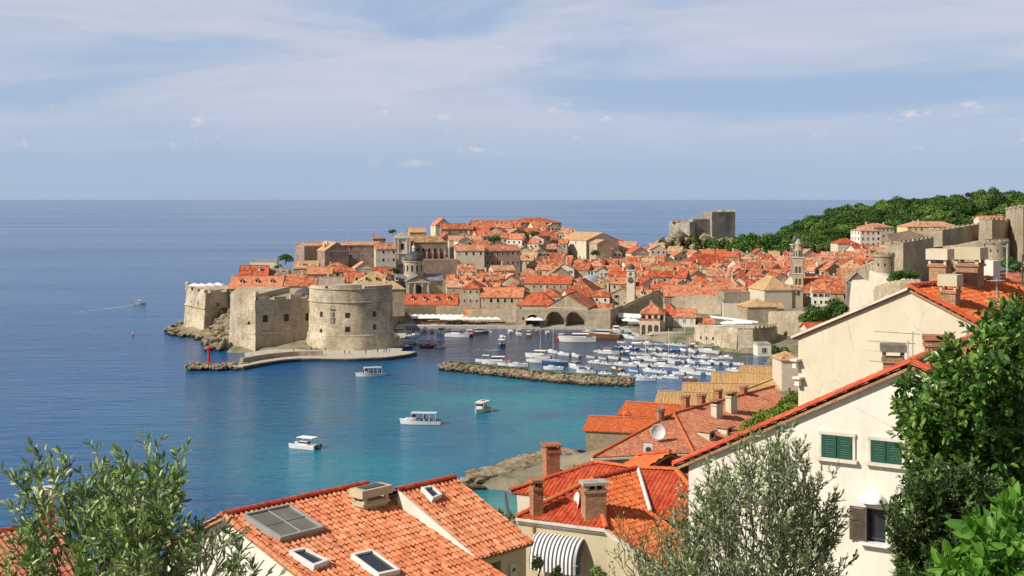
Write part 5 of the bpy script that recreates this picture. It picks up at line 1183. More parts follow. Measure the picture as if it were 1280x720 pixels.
# ---- land walls climbing the hill at the right
def bast(label, pxl, pxc, pxr, Y, t_l, t_c, t_r, zb, dl, dr, mat='wall_stone', name='bastion', roof=None):
    a = ((pxl - 640) / F * (Y + dl), Y + dl); c = ((pxc - 640) / F * Y, Y); b = ((pxr - 640) / F * (Y + dr), Y + dr)
    t = thing(name, label, 'bastion', (c[0], c[1], zb)); za, zc, zb2 = H - (t_l - HY) * (Y + dl) / F, H - (t_c - HY) * Y / F, H - (t_r - HY) * (Y + dr) / F
    back = (b[0] - (c[0] - a[0]), max(b[1], a[1]) + 18); m = MB()
    bc = (c[0] - .5, c[1] - 1.5); m.prism([bc, b, back, (a[0] - .8, a[1])], zb - 5, [zc, zb2, (za + zb2) / 2, za], [c, b, back, a]); m.build('wall', mat, t, world=True)
    m = MB()
    for p, q, z0, z1 in ((a, c, za, zc), (c, b, zc, zb2)):
        L = math.hypot(q[0] - p[0], q[1] - p[1]); n = max(2, int(L / 7))
        for i in range(n):
            p2, q2 = lerp2(p, q, i / n + .03), lerp2(p, q, (i + 1) / n - .06 if n > 1 else 1); ll = math.hypot(q2[0] - p2[0], q2[1] - p2[1]); zz = z0 + (z1 - z0) * (i + .5) / n
            m.box(((p2[0] + q2[0]) / 2, (p2[1] + q2[1]) / 2 + .7, zz + .35), (ll, .9, 1.1), math.atan2(q[1] - p[1], q[0] - p[0]))
    o = m.build('battlement', mat, t, world=True); o['kind'] = 'stuff'
    if roof:
        m = MB(); m.add([(c[0] - 3, c[1] + 6, zc + .2), (b[0] - 2, b[1] + 2, zb2 + .4), (b[0] - 8, b[1] + 14, zb2 + 3.2), (a[0] + 4, a[1] + 12, zc + 3.2), (c[0] - 3, c[1] + 6, zc - .5), (b[0] - 2, b[1] + 2, zb2 - .5), (b[0] - 8, b[1] + 20, zb2 - .5), (a[0] + 4, a[1] + 20, zc - .5)],
                            [(0, 1, 2, 3), (4, 7, 6, 5), (0, 4, 5, 1), (1, 5, 6, 2), (2, 6, 7, 3), (3, 7, 4, 0)]); m.build('roof', roof, t, world=True)
    return t
bast('angular bastion with a lit edge and brown roof, nearest of the hill walls', 1106, 1129, 1167, 590, 306, 303.5, 297, 17, 12, 46, roof='roof_brown')
bast('second angular bastion up the hill, below the yellow mansion', 1162, 1178, 1232, 640, 287, 287.5, 279, 18, 10, 55)
bast('third high bastion up the hill with a tall shaded flank', 1224, 1240, 1268, 660, 273, 274.5, 276, 20, 12, 30)
bast('square fort tower with a low peaked top at the right edge', 1257, 1279, 1310, 660, 262, 257.5, 264, 20, 30, 20, name='fort_tower')
wallrun('town_wall', 'sloping wall between the second bastion and the low round tower', [(1166, 640, 311), (1195, 632, 308), (1230, 625, 301), (1262, 632, 300)], 4, zb=14)
def rtower(label, px, Y, r_px, top_px, zb, mat='wall_stone'):
    x = (px - 640) / F * Y; r = r_px * Y / F; z = H - (top_px - HY) * Y / F; t = thing('round_wall_tower', label, 'wall tower', (x, Y, zb))
    m = MB(); m.lathe([(r * 1.12, -5), (r * 1.0, (z - zb) * .5), (r * .97, z - zb - 1.2), (r * 1.07, z - zb - .9), (r * 1.07, z - zb), (r * .85, z - zb), (r * .85, z - zb - .9), (.05, z - zb - .9)], 28); o = m.build('drum', mat, t, True)
    cut = MB()
    for a in (-100, -60, -140): arch_cut(cut, (r * math.cos(R(a)), r * math.sin(R(a)), (z - zb) * .7), .7, 1.3, 1.5, R(a + 90), 6, False)
    carve(o, cut)
    m = MB()
    for k in range(14): a = k * 2 * math.pi / 14; m.box((r * .98 * math.cos(a), r * .98 * math.sin(a), z - zb + .45), (r * .24, .7, .9), a + math.pi / 2)
    o = m.build('battlement', mat, t); o['kind'] = 'stuff'; return t
rtower('round wall tower with battlements above the green bushes, left of the nearest bastion', 1105, 545, 12.5, 318, 13)
rtower('low round drum tower at the foot of the third hill bastion', 1245, 600, 13, 302, 17)
wallrun('town_wall', 'battlemented wall stepping down left from the round wall tower', [(1052, 590, 346), (1062, 575, 343), (1078, 562, 336), (1094, 552, 329)], 2.4, zb=6, merlons=2.6)
wallrun('town_wall', 'pale sunlit wall with a steep buttress left of the cream house roof', [(1064, 470, 353), (1078, 462, 352), (1092, 456, 357)], 10, 'plaster_pale', zb=8, batter=1.5)
wallrun('town_wall', 'pale stepped wall between the buttress and the cream house peak', [(1086, 440, 341), (1098, 436, 345), (1112, 430, 352), (1140, 425, 351)], 6, 'plaster_pale', zb=10)
wallrun('town_wall', 'low broken wall top right against the cream house peak', [(1092, 330, 362), (1108, 322, 357), (1125, 318, 354), (1150, 316, 353)], 5, 'house_stone', zb=16)
B('grey triangular gable of an old house beneath the battlemented wall', 'house', 1062, 1085, 352, 500, 10, -10, 'gy', 12, z0=8, wall='grey_stone', rm='roof_brown', chim=0)

# ================================================================ trees of the town and the wooded hill
random.seed(21); crowns = []
hp = [(985, 282), (1005, 272), (1030, 263), (1060, 256), (1095, 250), (1130, 246), (1165, 245), (1200, 240), (1235, 237), (1265, 237), (1320, 240)]
def sil(px):
    for (a, b), (c, d) in zip(hp, hp[1:]):
        if a <= px <= c: return b + (d - b) * (px - a) / (c - a)
    return hp[0][1] if px < hp[0][0] else hp[-1][1]
def forest(label, name, pxr, Yr, top, step, rr, dens, size, mat='leaf_pine'):
    L = []
    Y = Yr[0]
    while Y < Yr[1]:
        px = pxr[0]
        while px < pxr[1]:
            f = (Y - Yr[0]) / (Yr[1] - Yr[0]); p = px + random.uniform(-4, 4); r = random.uniform(*rr); tp = top(p, f) + random.uniform(-1.0, 2.2)
            z = H - (tp - HY) * Y / F - r * .55; z = max(z, hgt((p - 640) / F * Y, Y) + r * .25); L.append(((p - 640) / F * Y, Y + random.uniform(-9, 9), z, r, r, r * random.uniform(.6, .95))); px += r * 1.35 / Y * F * random.uniform(.8, 1.2)
        Y += step
    co, fc, lv = cloud_quads(L, dens, size); o = raw_mesh(name, co, fc, mat, lv, None, (L[0][0], L[0][1], 0)); return struct(o, 'stuff'), L
o, L1 = forest('', 'pine_wood', (985, 1325), (960, 1240), lambda p, f: 308 + (sil(p) - 308) * (f ** .75) if p > 1005 else 300 + (sil(p) - 300) * f, 23, (4.5, 12), 28, .8)
m = MB()
for (x, y, z, rx, _, rz_) in L1[::1]: m.tube([(x, y, min(hgt(x, y), z) - 2), (x + .4, y, z)], .45, 4, .25)
# the hill itself carries the trunks: one mesh, a wood nobody could count
struct(m.build('wood_trunks', 'bark'), 'stuff')
o, L2 = forest('', 'low_wood', (925, 1000), (880, 960), lambda p, f: 308 - 20 * f, 20, (5, 8), 20, .9)
def tpx(label, px, base, top, Y, rpx, mat='leaf_pine', dens=30, size=.45, group=None, name='tree', bare=.3):
    r = rpx * Y / F; zb = H - (base - HY) * Y / F; zt = H - (top - HY) * Y / F; zb = min(zb, zt - 1.5)
    return tree(label, 'tree' if name != 'bush' else 'bush', (px - 640) / F * Y, Y, zb, zt - zb, r, mat, name, dens, size, group, max(.12, r * .07), (zt - zb) * .54, bare)
tpx('broad dark pine on the terrace left of the long monastery wing', 1012, 418, 375, 440, 24, dens=60, size=.4, name='pine_tree')
tpx('taller dark pine beside the buttressed wall, right one of the pair', 1043, 414, 367, 444, 22, dens=60, size=.4, name='pine_tree')
tpx('dark cypress like bush at the foot of the grey wall', 968, 456, 428, 425, 9, 'leaf_hedge', 70, .3, name='cypress_tree', bare=.1)
tpx('low dark scrub right of the white cottage by the boats', 978, 446, 430, 428, 11, 'leaf_hedge', 70, .3, name='bush')
tpx('round green trees clump over the town wall right of the round wall tower', 1133, 352, 335, 400, 20, dens=80, size=.32, name='tree')
tpx('small round tree left of the clump beside the round wall tower', 1117, 354, 339, 410, 9, dens=80, size=.32, name='tree')
tpx('lone pine at the left tip of the town', 357, 329, 316, 600, 11, dens=60, size=.4, name='pine_tree')
tpx('palm green bush below the lone pine', 348, 337, 329, 580, 6, dens=60, size=.35, name='bush')
tpx('dark tree beside the church front steps', 481, 345, 331, 610, 8, 'leaf_hedge', 60, .4)
tpx('round dark tree between the church and the dome', 493, 345, 333, 620, 8, 'leaf_hedge', 60, .4)
tpx('dark tree on the skyline left of the church gable', 491, 293, 286, 760, 7, 'leaf_hedge', 60, .4)
for i, (px, b, tp_, Y, r, lab) in enumerate(((655, 298, 288, 780, 9, 'dark tree under the great hall on the skyline'), (668, 297, 287, 785, 8, 'second dark tree under the great hall on the skyline'), (745, 322, 311, 760, 8, 'tree below the ochre roofed hall'), (618, 303, 292, 760, 9, 'tree beside the long monastery roof on the hill'), (800, 335, 324, 780, 9, 'tree right of the hip roofed houses near the sea gap'), (815, 333, 322, 800, 8, 'tree in front of the ruined dark walls'), (848, 327, 315, 850, 8, 'tree in front of the cliff fort left side'), (722, 330, 320, 720, 6, 'small tree among the roofs under the ochre hall'), (935, 328, 318, 830, 7, 'tree left of the stone gate tower'))):
    tpx(lab, px, b, tp_, Y, r, random.choice(('leaf_hedge', 'leaf_pine')), 50, .5)
for i, (px, b, tp_, r, mt_, lab) in enumerate(((829, 320, 293, 11, 'leaf_scrub', 'yellow green scrub tree at the left foot of the cliff fort'), (844, 318, 290, 8, 'leaf_scrub', 'narrow pale scrub tree under the cliff fort lit corner'), (866, 322, 290, 14, 'leaf_scrub', 'broad olive scrub tree in the middle of the cliff fort rock'), (890, 322, 292, 12, 'leaf_hedge', 'dark tree in the shade beneath the cliff fort keep'), (906, 322, 297, 14, 'leaf_hedge', 'grey green tree right of the dark tree beneath the cliff fort'), (918, 318, 296, 8, 'leaf_pine', 'last tree at the right foot of the cliff fort'))):
    tpx(lab, px, b, tp_, 978, r, mt_, 22, .9)
for i, (px, b, tp_, Y, r, lab) in enumerate(((938, 318, 286, 930, 14, 'big round green tree right of the cliff fort'), (962, 318, 288, 940, 14, 'second big round green tree right of the cliff fort'), (1008, 322, 296, 850, 11, 'olive brown tree behind the tall bell tower'), (1028, 322, 300, 850, 13, 'olive yellow tree right of the tall bell tower'), (1040, 318, 303, 860, 8, 'small olive tree at the left of the red roofed house below the wood'), (1090, 322, 312, 700, 8, 'small dark cypress below the white four storey house'))):
    tpx(lab, px, b, tp_, Y, r, 'leaf_scrub' if i in (2, 3) else 'leaf_pine', 26, .75)
# ================================================================ near houses
def up(v, dz): return Vector((v.x, v.y, v.z + dz))
def V3(x, y, z): return Vector((x, y, z))
def chimney(par, c, w, d, z0, z1, rz, mat='brick', cap=None, capmat='concrete', name='chimney', pots=False, flue=False):
    """a chimney stack with its cap, on legs where it has them; c = centre in the world"""
    h = z1 - z0; m = MB(); ch = h * .28 if cap is None else cap; m.box((c[0], c[1], z0 + (h - ch) / 2 - .3), (w, d, h - ch + .6), rz)
    m.box((c[0], c[1], z1 - ch - .12), (w * 1.16, d * 1.16, .12), rz)
    o = m.build(name, mat, par, world=True)
    m = MB()
    if pots:
        for s in (-1, 0, 1):
            for e in (-1, 1): x, y = rot2(s * w * .36, e * d * .42, rz); m.box((c[0] + x, c[1] + y, z1 - ch * .62), (w * .12, d * .14, ch * .75), rz)
        m.box((c[0], c[1], z1 - .06), (w * 1.22, d * 1.22, .14), rz)
        m2 = MB(); m2.box((c[0], c[1], z1 - ch * .62), (w * .6, d * .55, ch * .72), rz); m2.build('flue_opening', 'dark_opening', o, world=True)
    else:
        for s in (-1, 1):
            for e in (-1, 1): x, y = rot2(s * w * .46, e * d * .46, rz); m.box((c[0] + x, c[1] + y, z1 - ch + .06), (w * .14, d * .14, .26), rz)
        m.box((c[0], c[1], z1 - ch / 2 + .09), (w * 1.3, d * 1.3, ch - .18), rz)
    m.build('chimney_cap', capmat, o, world=True); return o
def aerial(label, x, y, z, h, rz, arms=6, boom=1.6, base=None):
    t = thing('aerial', label, 'aerial', (x, y, z)); m = MB(); m.tube([(0, 0, 0), (0, 0, h)], .03, 5); m.build('mast', 'metal_grey', t)
    m = MB(); ca, sa = math.cos(rz), math.sin(rz); m.tube([(-boom / 2 * ca, -boom / 2 * sa, h - .15), (boom / 2 * ca, boom / 2 * sa, h - .15)], .02, 4)
    for i in range(arms):
        k = (-.5 + i / (arms - 1)) * boom; L = .28 - .02 * i; m.tube([(k * ca + L * sa, k * sa - L * ca, h - .12), (k * ca - L * sa, k * sa + L * ca, h - .12)], .012, 4)
    m.build('antenna', 'metal_grey', t); return t
def roof_window(par, pts, n, frame='frame_grey', fw=.12, glass_sheen=None, name='roof_window'):
    """pts: four corners on the roof plane; an upstand frame, a pane and bars"""
    c = sum(pts, Vector()) / 4; m = MB(); hh = .14
    for i in range(4):
        a, b = pts[i], pts[(i + 1) % 4]; ai, bi = a + (c - a).normalized() * fw * 1.5, b + (c - b).normalized() * fw * 1.5
        vs = [a - n * .1, b - n * .1, bi - n * .1, ai - n * .1, a + n * hh, b + n * hh, bi + n * hh, ai + n * hh]
        m.add(vs, [(0, 1, 5, 4), (1, 2, 6, 5), (2, 3, 7, 6), (3, 0, 4, 7), (4, 5, 6, 7)])
    f = m.build(name, frame, par, world=True)
    ins = [p + (c - p).normalized() * fw * 1.4 for p in pts]; m = MB(); m.add([p + n * .06 for p in ins] + [p - n * .05 for p in ins], [(0, 1, 2, 3), (7, 6, 5, 4), (0, 4, 5, 1), (1, 5, 6, 2), (2, 6, 7, 3), (3, 7, 4, 0)]); m.build('pane', 'window_glass', f, world=True)
    return f
# ---------- orange-roofed house with skylights
O = V3(-10.9, 48.7, 41.0); e1 = V3(.677, .736, 0); e2 = V3(.736, -.677, 0); UPZ = V3(0, 0, 1)
h1 = thing('house', 'near house with a big glazed skylight and small roof windows in fresh orange tiles', 'house', (-7, 46, 33))
def LA(a, s, p=.29, z0=41.0, s0=0): q = O + e1 * a + e2 * s; q.z = z0 - p * abs(s - s0); return q
m = MB()
def house_solid(m, a0, a1, sb, sr, sf, zr, pf, pb, zb, drop=.2):
    pr = [(sb, zb), (sf, zb), (sf, zr - pf * (sf - sr) - drop), (sr, zr - drop), (sb, zr - pb * (sr - sb) - drop)]
    vs = []
    for a in (a0, a1):
        for s, z in pr: q = O + e1 * a + e2 * s; vs.append((q.x, q.y, z))
    m.add(vs, [(0, 1, 2, 3, 4), (9, 8, 7, 6, 5)] + [(i, 5 + i, 5 + (i + 1) % 5, (i + 1) % 5) for i in range(5)])
house_solid(m, .15, 7.05, -4.2, 0, 9.5, 41.0, .29, .45, 30); m.build('wall', 'plaster_white', h1, world=True)
rA = tiled('roof', [LA(-.15, 0), LA(7.1, 0), LA(7.1, 9.9), LA(-.15, 9.9)], 'tile_new', h1)
tiled('rear_roof', [LA(-.15, 0), LA(7.1, 0), LA(7.1, -4.6, .45), LA(-.15, -4.6, .45)], 'tile_new', h1, nu=4)
m = MB(); caps(m, LA(-.2, 0) + UPZ * .03, LA(7.1, 0) + UPZ * .03, .15); 
m.build('ridge_tiles', 'tile_red', rA, world=True)
m = MB(); caps(m, LA(-.12, 9.9) + UPZ * .02, LA(-.12, .1) + UPZ * .02, .13); o = m.build('verge_tiles', 'tile_new', rA, world=True)
h1b = thing('house', 'near orange roofed house with a cream wall and dark doorway, right of the skylight house', 'house', (0, 51, 33))
def LB(a, s): q = O + e1 * a + e2 * s; q.z = 41.03 - .42 * abs(s - 1.95); return q
m = MB(); house_solid(m, 7.12, 10.15, -1.5, 1.95, 6.25, 41.03, .42, .42, 30); wb = m.build('wall', 'plaster_ochre', h1b, world=True)
rB = tiled('roof', [LB(7.06, 1.95), LB(10.3, 1.95), LB(10.3, 6.55), LB(7.06, 6.55)], 'tile_new', h1b)
tiled('rear_roof', [LB(7.06, 1.95), LB(10.3, 1.95), LB(10.3, -1.8), LB(7.06, -1.8)], 'tile_new', h1b, nu=4)
m = MB(); caps(m, LB(7.0, 1.95) + UPZ * .03, LB(10.35, 1.95) + UPZ * .03, .15); m.build('ridge_tiles', 'tile_red', rB, world=True)
m = MB(); m.add([LB(7.0, 2.0) + UPZ * .05, LB(7.0, 6.5) + UPZ * .02, LB(7.0, 6.5) - UPZ * .5, LB(7.0, 2.0) - UPZ * .75, LB(7.1, 2.0) + UPZ * .05, LB(7.1, 6.5) + UPZ * .02, LB(7.1, 6.5) - UPZ * .5, LB(7.1, 2.0) - UPZ * .75],
              [(0, 1, 2, 3), (7, 6, 5, 4), (0, 4, 5, 1), (1, 5, 6, 2), (2, 6, 7, 3), (3, 7, 4, 0)]); m.build('verge_board', 'plaster_white', h1b, world=True)
# doorway and meter box in the cream wall
def onwall(a, s, z): q = O + e1 * a + e2 * s; q.z = z; return q
inv = OFF[h1b.name].inverted(); cut = MB(); q = inv @ onwall(8.15, 6.25, 35.9); arch_cut(cut, q, 1.0, 2.75, .7, math.atan2(e1.y, e1.x), 4, False); carve(wb, cut)
m = MB(); q = onwall(9.35, 6.28, 38.1); m.box(q, (.42, .06, .6), math.atan2(e1.y, e1.x)); mb_ = m.build('meter_box', 'plaster_pale', h1b, world=True)
m = MB(); q = onwall(9.35, 6.33, 38.15); m.box(q, (.12, .05, .12), math.atan2(e1.y, e1.x)); m.build('meter_lock', 'metal_dark', mb_, world=True)
m = MB()
for k in range(4): q = onwall(7.75 + k * .26, 5.95, 37.25); m.tube([q, q + V3(0, 0, 1.0)], .02, 5)
m.tube([onwall(7.65, 6.0, 38.25), onwall(8.7, 6.0, 38.25)], .03, 5); o = m.build('railing', 'metal_dark', h1b, world=True); o['kind'] = 'stuff'
nA = (e1).cross(LA(1, 1) - LA(1, 0)).normalized(); nA = -nA if nA.z < 0 else nA
nB = (e1).cross(LB(8, 4) - LB(8, 3)).normalized(); nB = -nB if nB.z < 0 else nB
def rp(px, py, pl='A', off=0.1): return hit(px, py, (LA(1, 1) if pl == 'A' else LB(8, 3)) + (nA if pl == 'A' else nB) * off, nA if pl == 'A' else nB)
# big glass skylight: an open upstand box with glazing bars
cs = [rp(303, 646), rp(361, 633), rp(405, 662), rp(350, 676)]
f = roof_window(h1, cs, nA, 'frame_grey', .09, name='skylight')
cN = sum(cs, Vector()) / 4; m = MB()
for k in (.5,): a = cs[0].lerp(cs[1], k); b = cs[3].lerp(cs[2], k); m.tube([a + nA * .09, b + nA * .09], .025, 4)
for k in (.5,): a = cs[0].lerp(cs[3], k); b = cs[1].lerp(cs[2], k); m.tube([a + nA * .09, b + nA * .09], .02, 4)
o = m.build('glazing_bars', 'frame_grey', f, world=True); o['kind'] = 'stuff'
m = MB(); ins = [p + (cN - p) * .1 for p in cs]; m.add([p + nA * .075 for p in ins] + [p + nA * .07 for p in ins], [(0, 1, 2, 3), (7, 6, 5, 4)]); m.build('glass_sheen_sheet', 'glass_sheen', f, world=True)  # sheet over the pane, its colour standing in for the glass's olive reflection
for pts_, nm in ((((361, 692), (379, 688), (411, 704), (392, 711)), 'A'), (((438, 696), (464, 690), (500, 716), (473, 722)), 'A')):
    roof_window(h1, [rp(*p, 'A') for p in pts_], nA, 'frame_white', .09)
roof_window(h1b, [rp(*p, 'B') for p in ((526, 612), (539, 610), (552, 621), (540, 626))], nB, 'frame_white', .07)
cq = LA(6.0, 1.5); rzA = math.atan2(e2.y, e2.x)
o = chimney(rA, (cq.x, cq.y), .62, 1.25, 40.2, 41.3, rzA + R(0), 'plaster_ochre', .5, 'plaster_ochre')
m = MB(); q = LA(6.0, 1.5); m.box((q.x, q.y, 41.31), (.5, 1.1, .05), rzA); m.build('chimney_flue', 'metal_dark', o, world=True)
# lower porch roof with whitewashed edge at the bottom of the frame
h1c = thing('porch_roof', 'small lean-to roof with a white pointed edge below the skylight house', 'porch', (-2, 43, 36))
q0, q1, q2, q3 = G(534, 700, 39.0), G(590, 706, 38.9), G(610, 722, 38.3), G(541, 745, 38.0)
tiled('roof', [q0, q1, G(640, 745, 38.0), q3], 'tile_red', h1c)
m = MB(); caps(m, q0 + UPZ * .04, q1 + UPZ * .04, .12); m.build('ridge_tiles', 'tile_new', h1c, world=True)
m = MB(); caps(m, q3, q0 + UPZ * .05, .11, .3); m.build('mortar_edge', 'mortar', h1c, world=True)
m = MB(); m.prism([(q3.x + .2, q3.y), (q3.x + 3.2, q3.y - .6), (q1.x + 1, q1.y - .2), (q0.x + .2, q0.y - .2)], 32, 37.6); m.build('wall', 'plaster_ochre', h1c, world=True)
# ---------- roof and chimney at lower left behind the olive
h2 = thing('house', 'house at the lower left behind the olive bush with a square capped chimney', 'house', (-21, 52, 34))
q = [G(-30, 668, 40.0), G(62, 655, 40.0), G(300, 740, 37.5), G(170, 790, 37.0), G(-60, 760, 37.6)]
a, b = G(-40, 672, 39.6), G(70, 652, 39.6); dd = (b - a).normalized(); sl_ = V3(dd.y, -dd.x, 0)
if sl_.y > 0: sl_ = -sl_
pl = [a, b, b + sl_ * 6 + V3(0, 0, -2.2), a + sl_ * 6 + V3(0, 0, -2.2)]
r2 = tiled('roof', pl, 'tile_old', h2, nu=4); pb = [a, b, b - sl_ * 4 + V3(0, 0, -1.5), a - sl_ * 4 + V3(0, 0, -1.5)]; tiled('rear_roof', pb, 'tile_old', h2, nu=4)
m = MB(); caps(m, a, b, .15); m.build('ridge_tiles', 'tile_red', r2, world=True)
m = MB(); fz = [a - sl_ * 3.7, b - sl_ * 3.7 - dd * .3, b + sl_ * 5.7 - dd * .3, a + sl_ * 5.7]; m.prism([(v.x, v.y) for v in fz][::-1], 28, [37.4, 37.4, 38.1, 38.1]); m.build('wall', 'plaster_cream', h2, world=True)
m = MB(); m.add([fz[1] + V3(0, 0, -1.6), fz[2] + V3(0, 0, -1.6), b - dd * .3 + V3(0, 0, -.25)] + [v + dd * .02 + w for v, w in ((fz[1], V3(0, 0, -1.6)), (fz[2], V3(0, 0, -1.6)), (b - dd * .3, V3(0, 0, -.25)))], [(0, 1, 2), (5, 4, 3)]); m.build('gable', 'plaster_cream', h2, world=True)
q = G(57, 650, 39.6); chimney(r2, (q.x, q.y), .62, .62, 38.9, 40.95, R(30), 'brick', .62, 'plaster_pale')
q = G(24, 670, 39.2); aerial('thin television aerial at the far left over the water', q.x - .6, q.y - 1, 38.4, 2.6, R(20))

# ---------- red-roofed house with the striped awning
h3 = thing('house', 'red tiled house with several hips, brick chimneys and a curved striped awning', 'house', (5, 64, 32))
Zr, Ze = 38.2, 36.8
A1_, A2_, A4_ = G(645, 647, Ze), G(740, 600, Zr), G(758, 661, Ze)
V1_, V2_, V3_ = G(637, 614, Ze), G(744, 579, Zr), G(797, 586, Zr)
sdir = (V3_ - A2_); sdir.z = 0; sdir.normalize(); od = V3(sdir.y, -sdir.x, 0)      # slope of the orange plane
nO = sdir.cross(od + V3(0, 0, -.42)).normalized(); nO = -nO if nO.z < 0 else nO
def ro(px, py): return hit(px, py, A2_, nO)
ev = (A4_ - A1_); ev.z = 0; ev.normalize(); el = V3(-ev.y, ev.x, 0); el = -el if el.y > 0 else el
kx = V1_ + ev * 6.5
tiled('roof', [V1_, V2_, V3_, kx], 'tile_red', h3, q=.4)
tiled('roof', [A1_, A2_, A4_], 'tile_red', h3, q=.4)
rO = tiled('roof', [A2_ + V3(0, 0, .02), V3_ + V3(0, 0, .02), ro(813, 640), ro(757, 661)], 'tile_orange', h3)
tiled('roof', [ro(757, 661), ro(813, 640), ro(885, 692), ro(905, 745), ro(872, 742)], 'tile_orange', h3)
nR = ev.cross(el * 1 + V3(0, 0, -.42)).normalized(); nR = -nR if nR.z < 0 else nR
def rr_(px, py): return hit(px, py, V3_, nR)
rR = tiled('roof', [V3_, rr_(845, 588), rr_(882, 618), rr_(893, 646), rr_(845, 650), rr_(812, 641)], 'tile_red', h3, q=.4)
C5 = rr_(845, 588)
tiled('roof', [C5, rr_(893, 646), rr_(893, 646) + V3(3.0, .6, -1.0), C5 + V3(3.2, 2.0, -1.3)], 'tile_orange', h3, nu=4)
bk = V3(.5, .86, 0); tiled('rear_roof', [V2_, V3_, V3_ + bk * 4 + V3(0, 0, -1.7), V2_ + bk * 4 + V3(0, 0, -1.7)], 'tile_red', h3, nu=4)
tiled('rear_roof', [V1_, V2_, V2_ + bk * 4 + V3(0, 0, -1.7), V1_ + bk * 3 + V3(0, 0, -1.0)], 'tile_red', h3, nu=4)
tiled('rear_roof', [V3_, C5, C5 + bk * 4 + V3(0, 0, -1.7), V3_ + bk * 4 + V3(0, 0, -1.7)], 'tile_red', h3, nu=4)
for a, b, mt_, r_ in ((V1_, V2_, 'tile_red', .14), (V2_, V3_, 'tile_orange', .15), (A1_, A2_, 'tile_orange', .15), (A2_, V3_, 'tile_red', .16), (A2_, A4_, 'tile_orange', .15), (V3_, C5, 'tile_orange', .15), (C5, rr_(893, 646), 'tile_orange', .15), (V3_, ro(813, 640), 'mortar', .12)):
    m = MB(); caps(m, a + V3(0, 0, .06), b + V3(0, 0, .06), r_); m.build('ridge_tiles', mt_, h3, world=True)
# walls under the roofs with a white moulded cornice
gz = ro(850, 722); F0, F1, F2 = A1_ + V3(.1, .2, 0), A4_ + V3(.05, .15, 0), ro(872, 742)
m = MB(); zb = 29
m.prism([(F0.x, F0.y), (F1.x, F1.y), (F2.x, F2.y), (F2.x + 2.5, F2.y + 4), (V3_.x + 4.5, V3_.y + 2.5), (V2_.x + 1, V2_.y + 3.2), (V1_.x + .5, V1_.y + 2.5), (V1_.x + .4, V1_.y + .2)], zb, [Ze - .16, Ze - .16, F2.z - .2, F2.z - .4, Ze - .3, Ze - .3, Ze - .3, Ze - .3])
m.build('wall', 'plaster_ochre', h3, world=True)
m = MB()
for a, b in ((F0, F1), (F1, ro(872, 742))):
    d = (b - a); L = d.length; d.normalize(); n_ = V3(d.y, -d.x, 0).normalized()
    for k, (o1, zz, hh) in enumerate(((.30, -.07, .13), (.20, -.19, .11), (.10, -.30, .10))):
        p = [a + n_ * o1, b + n_ * o1, b - n_ * .02, a - n_ * .02]; m.add([v + V3(0, 0, zz - hh / 2) for v in p] + [v + V3(0, 0, zz + hh / 2) for v in p], [(3, 2, 1, 0), (4, 5, 6, 7), (0, 1, 5, 4), (1, 2, 6, 5), (2, 3, 7, 6), (3, 0, 4, 7)])
m.build('cornice', 'cornice_stone', h3, world=True)
m = MB(); m.tube([A1_ + V3(-.35, .1, -.05), V1_ + V3(-.25, -.1, -.1)], .09, 6); m.tube([A1_ + V3(-.35, .1, -.05), A1_ + V3(-.3, .15, -5)], .06, 6); m.build('gutter_pipe', 'metal_dark', h3, world=True)
m = MB(); c = (V1_ + A1_) / 2; m.prism([(V1_.x + .4, V1_.y + .2), (A1_.x + .1, A1_.y + .2), (A1_.x + 2, A1_.y + .5), (V1_.x + 2.4, V1_.y + .4)], 29, 36.6); m.build('side_wall', 'plaster_cream', h3, world=True)
q = G(671, 645, 37.1); chimney(h3, (q.x, q.y + .9), .55, .55, 36.7, 38.75, R(20), 'brick', .35, 'brick', pots=True)
q = G(690, 600, 37.3); chimney(h3, (q.x, q.y + 1.2), .8, .8, 36.6, 39.1, R(14), 'brick', .26, 'brick')
q = ro(743, 652); q = G(744, 657, 36.9); chimney(h3, (q.x, q.y + 1.1), 1.1, .8, 36.6, 38.85, R(12), 'old_brick', .34, 'concrete', pots=True)
m = MB(); q = G(724, 640, 36.95); m.lathe([(.05, -.06), (.3, -.02), (.52, .08), (.50, .1), (.28, .02), (.05, -.02)], 20); M_ = Matrix.Rotation(R(-78), 3, 'Y') @ Matrix.Rotation(R(10), 3, 'X')
m.v = [tuple(M_ @ Vector(v) + q + V3(-.1, -.2, .55)) for v in m.v]; ds = tag(origin_to(m.build('satellite_dish', 'frame_white'), q), 'white satellite dish seen edge on against the big brick chimney', 'satellite dish')
# curved striped awning over the balcony
ew = math.atan2(ev.y, ev.x); a0 = G(671, 659, 36.35) ; a1 = G(735, 668, 36.35)
aw = thing('awning', 'bulging awning with dark blue and white stripes on the ochre house', 'awning', (a0.x, a0.y, 34), ew)
Lw = 2.75; nst = 26; m = MB(); wob = []
for i in range(nst * 2 + 1):
    u = Lw * i / (nst * 2)
    end = min(1, min(u, Lw - u) / .35); ee = math.sqrt(max(0, 1 - (1 - end) ** 2)) if end < 1 else 1
    for j in range(11):
        a = math.pi / 2 * j / 10; wob.append((u, -1.15 * math.sin(a) * (0.6 + .4 * ee) - .1, 2.15 - 1.15 * (1 - math.cos(a)) * 1.0 - (0.10 * (1 - ee))))
    wob.append((u, -1.15 * (0.6 + .4 * ee) - .1, 2.15 - 1.15 - .42 - (.06 if i % 2 else 0)))
n_ = 12
for i in range(nst * 2):
    m.mi = 1 if (i // 2) % 2 else 0
    for j in range(n_ - 1):
        k = len(m.v); m.v += [wob[i * n_ + j], wob[(i + 1) * n_ + j], wob[(i + 1) * n_ + j + 1], wob[i * n_ + j + 1]]; m.f.append((k, k + 1, k + 2, k + 3)); m.m.append(m.mi)
m.build('canopy', ['fabric_white', 'fabric_slate'], aw)
m = MB()
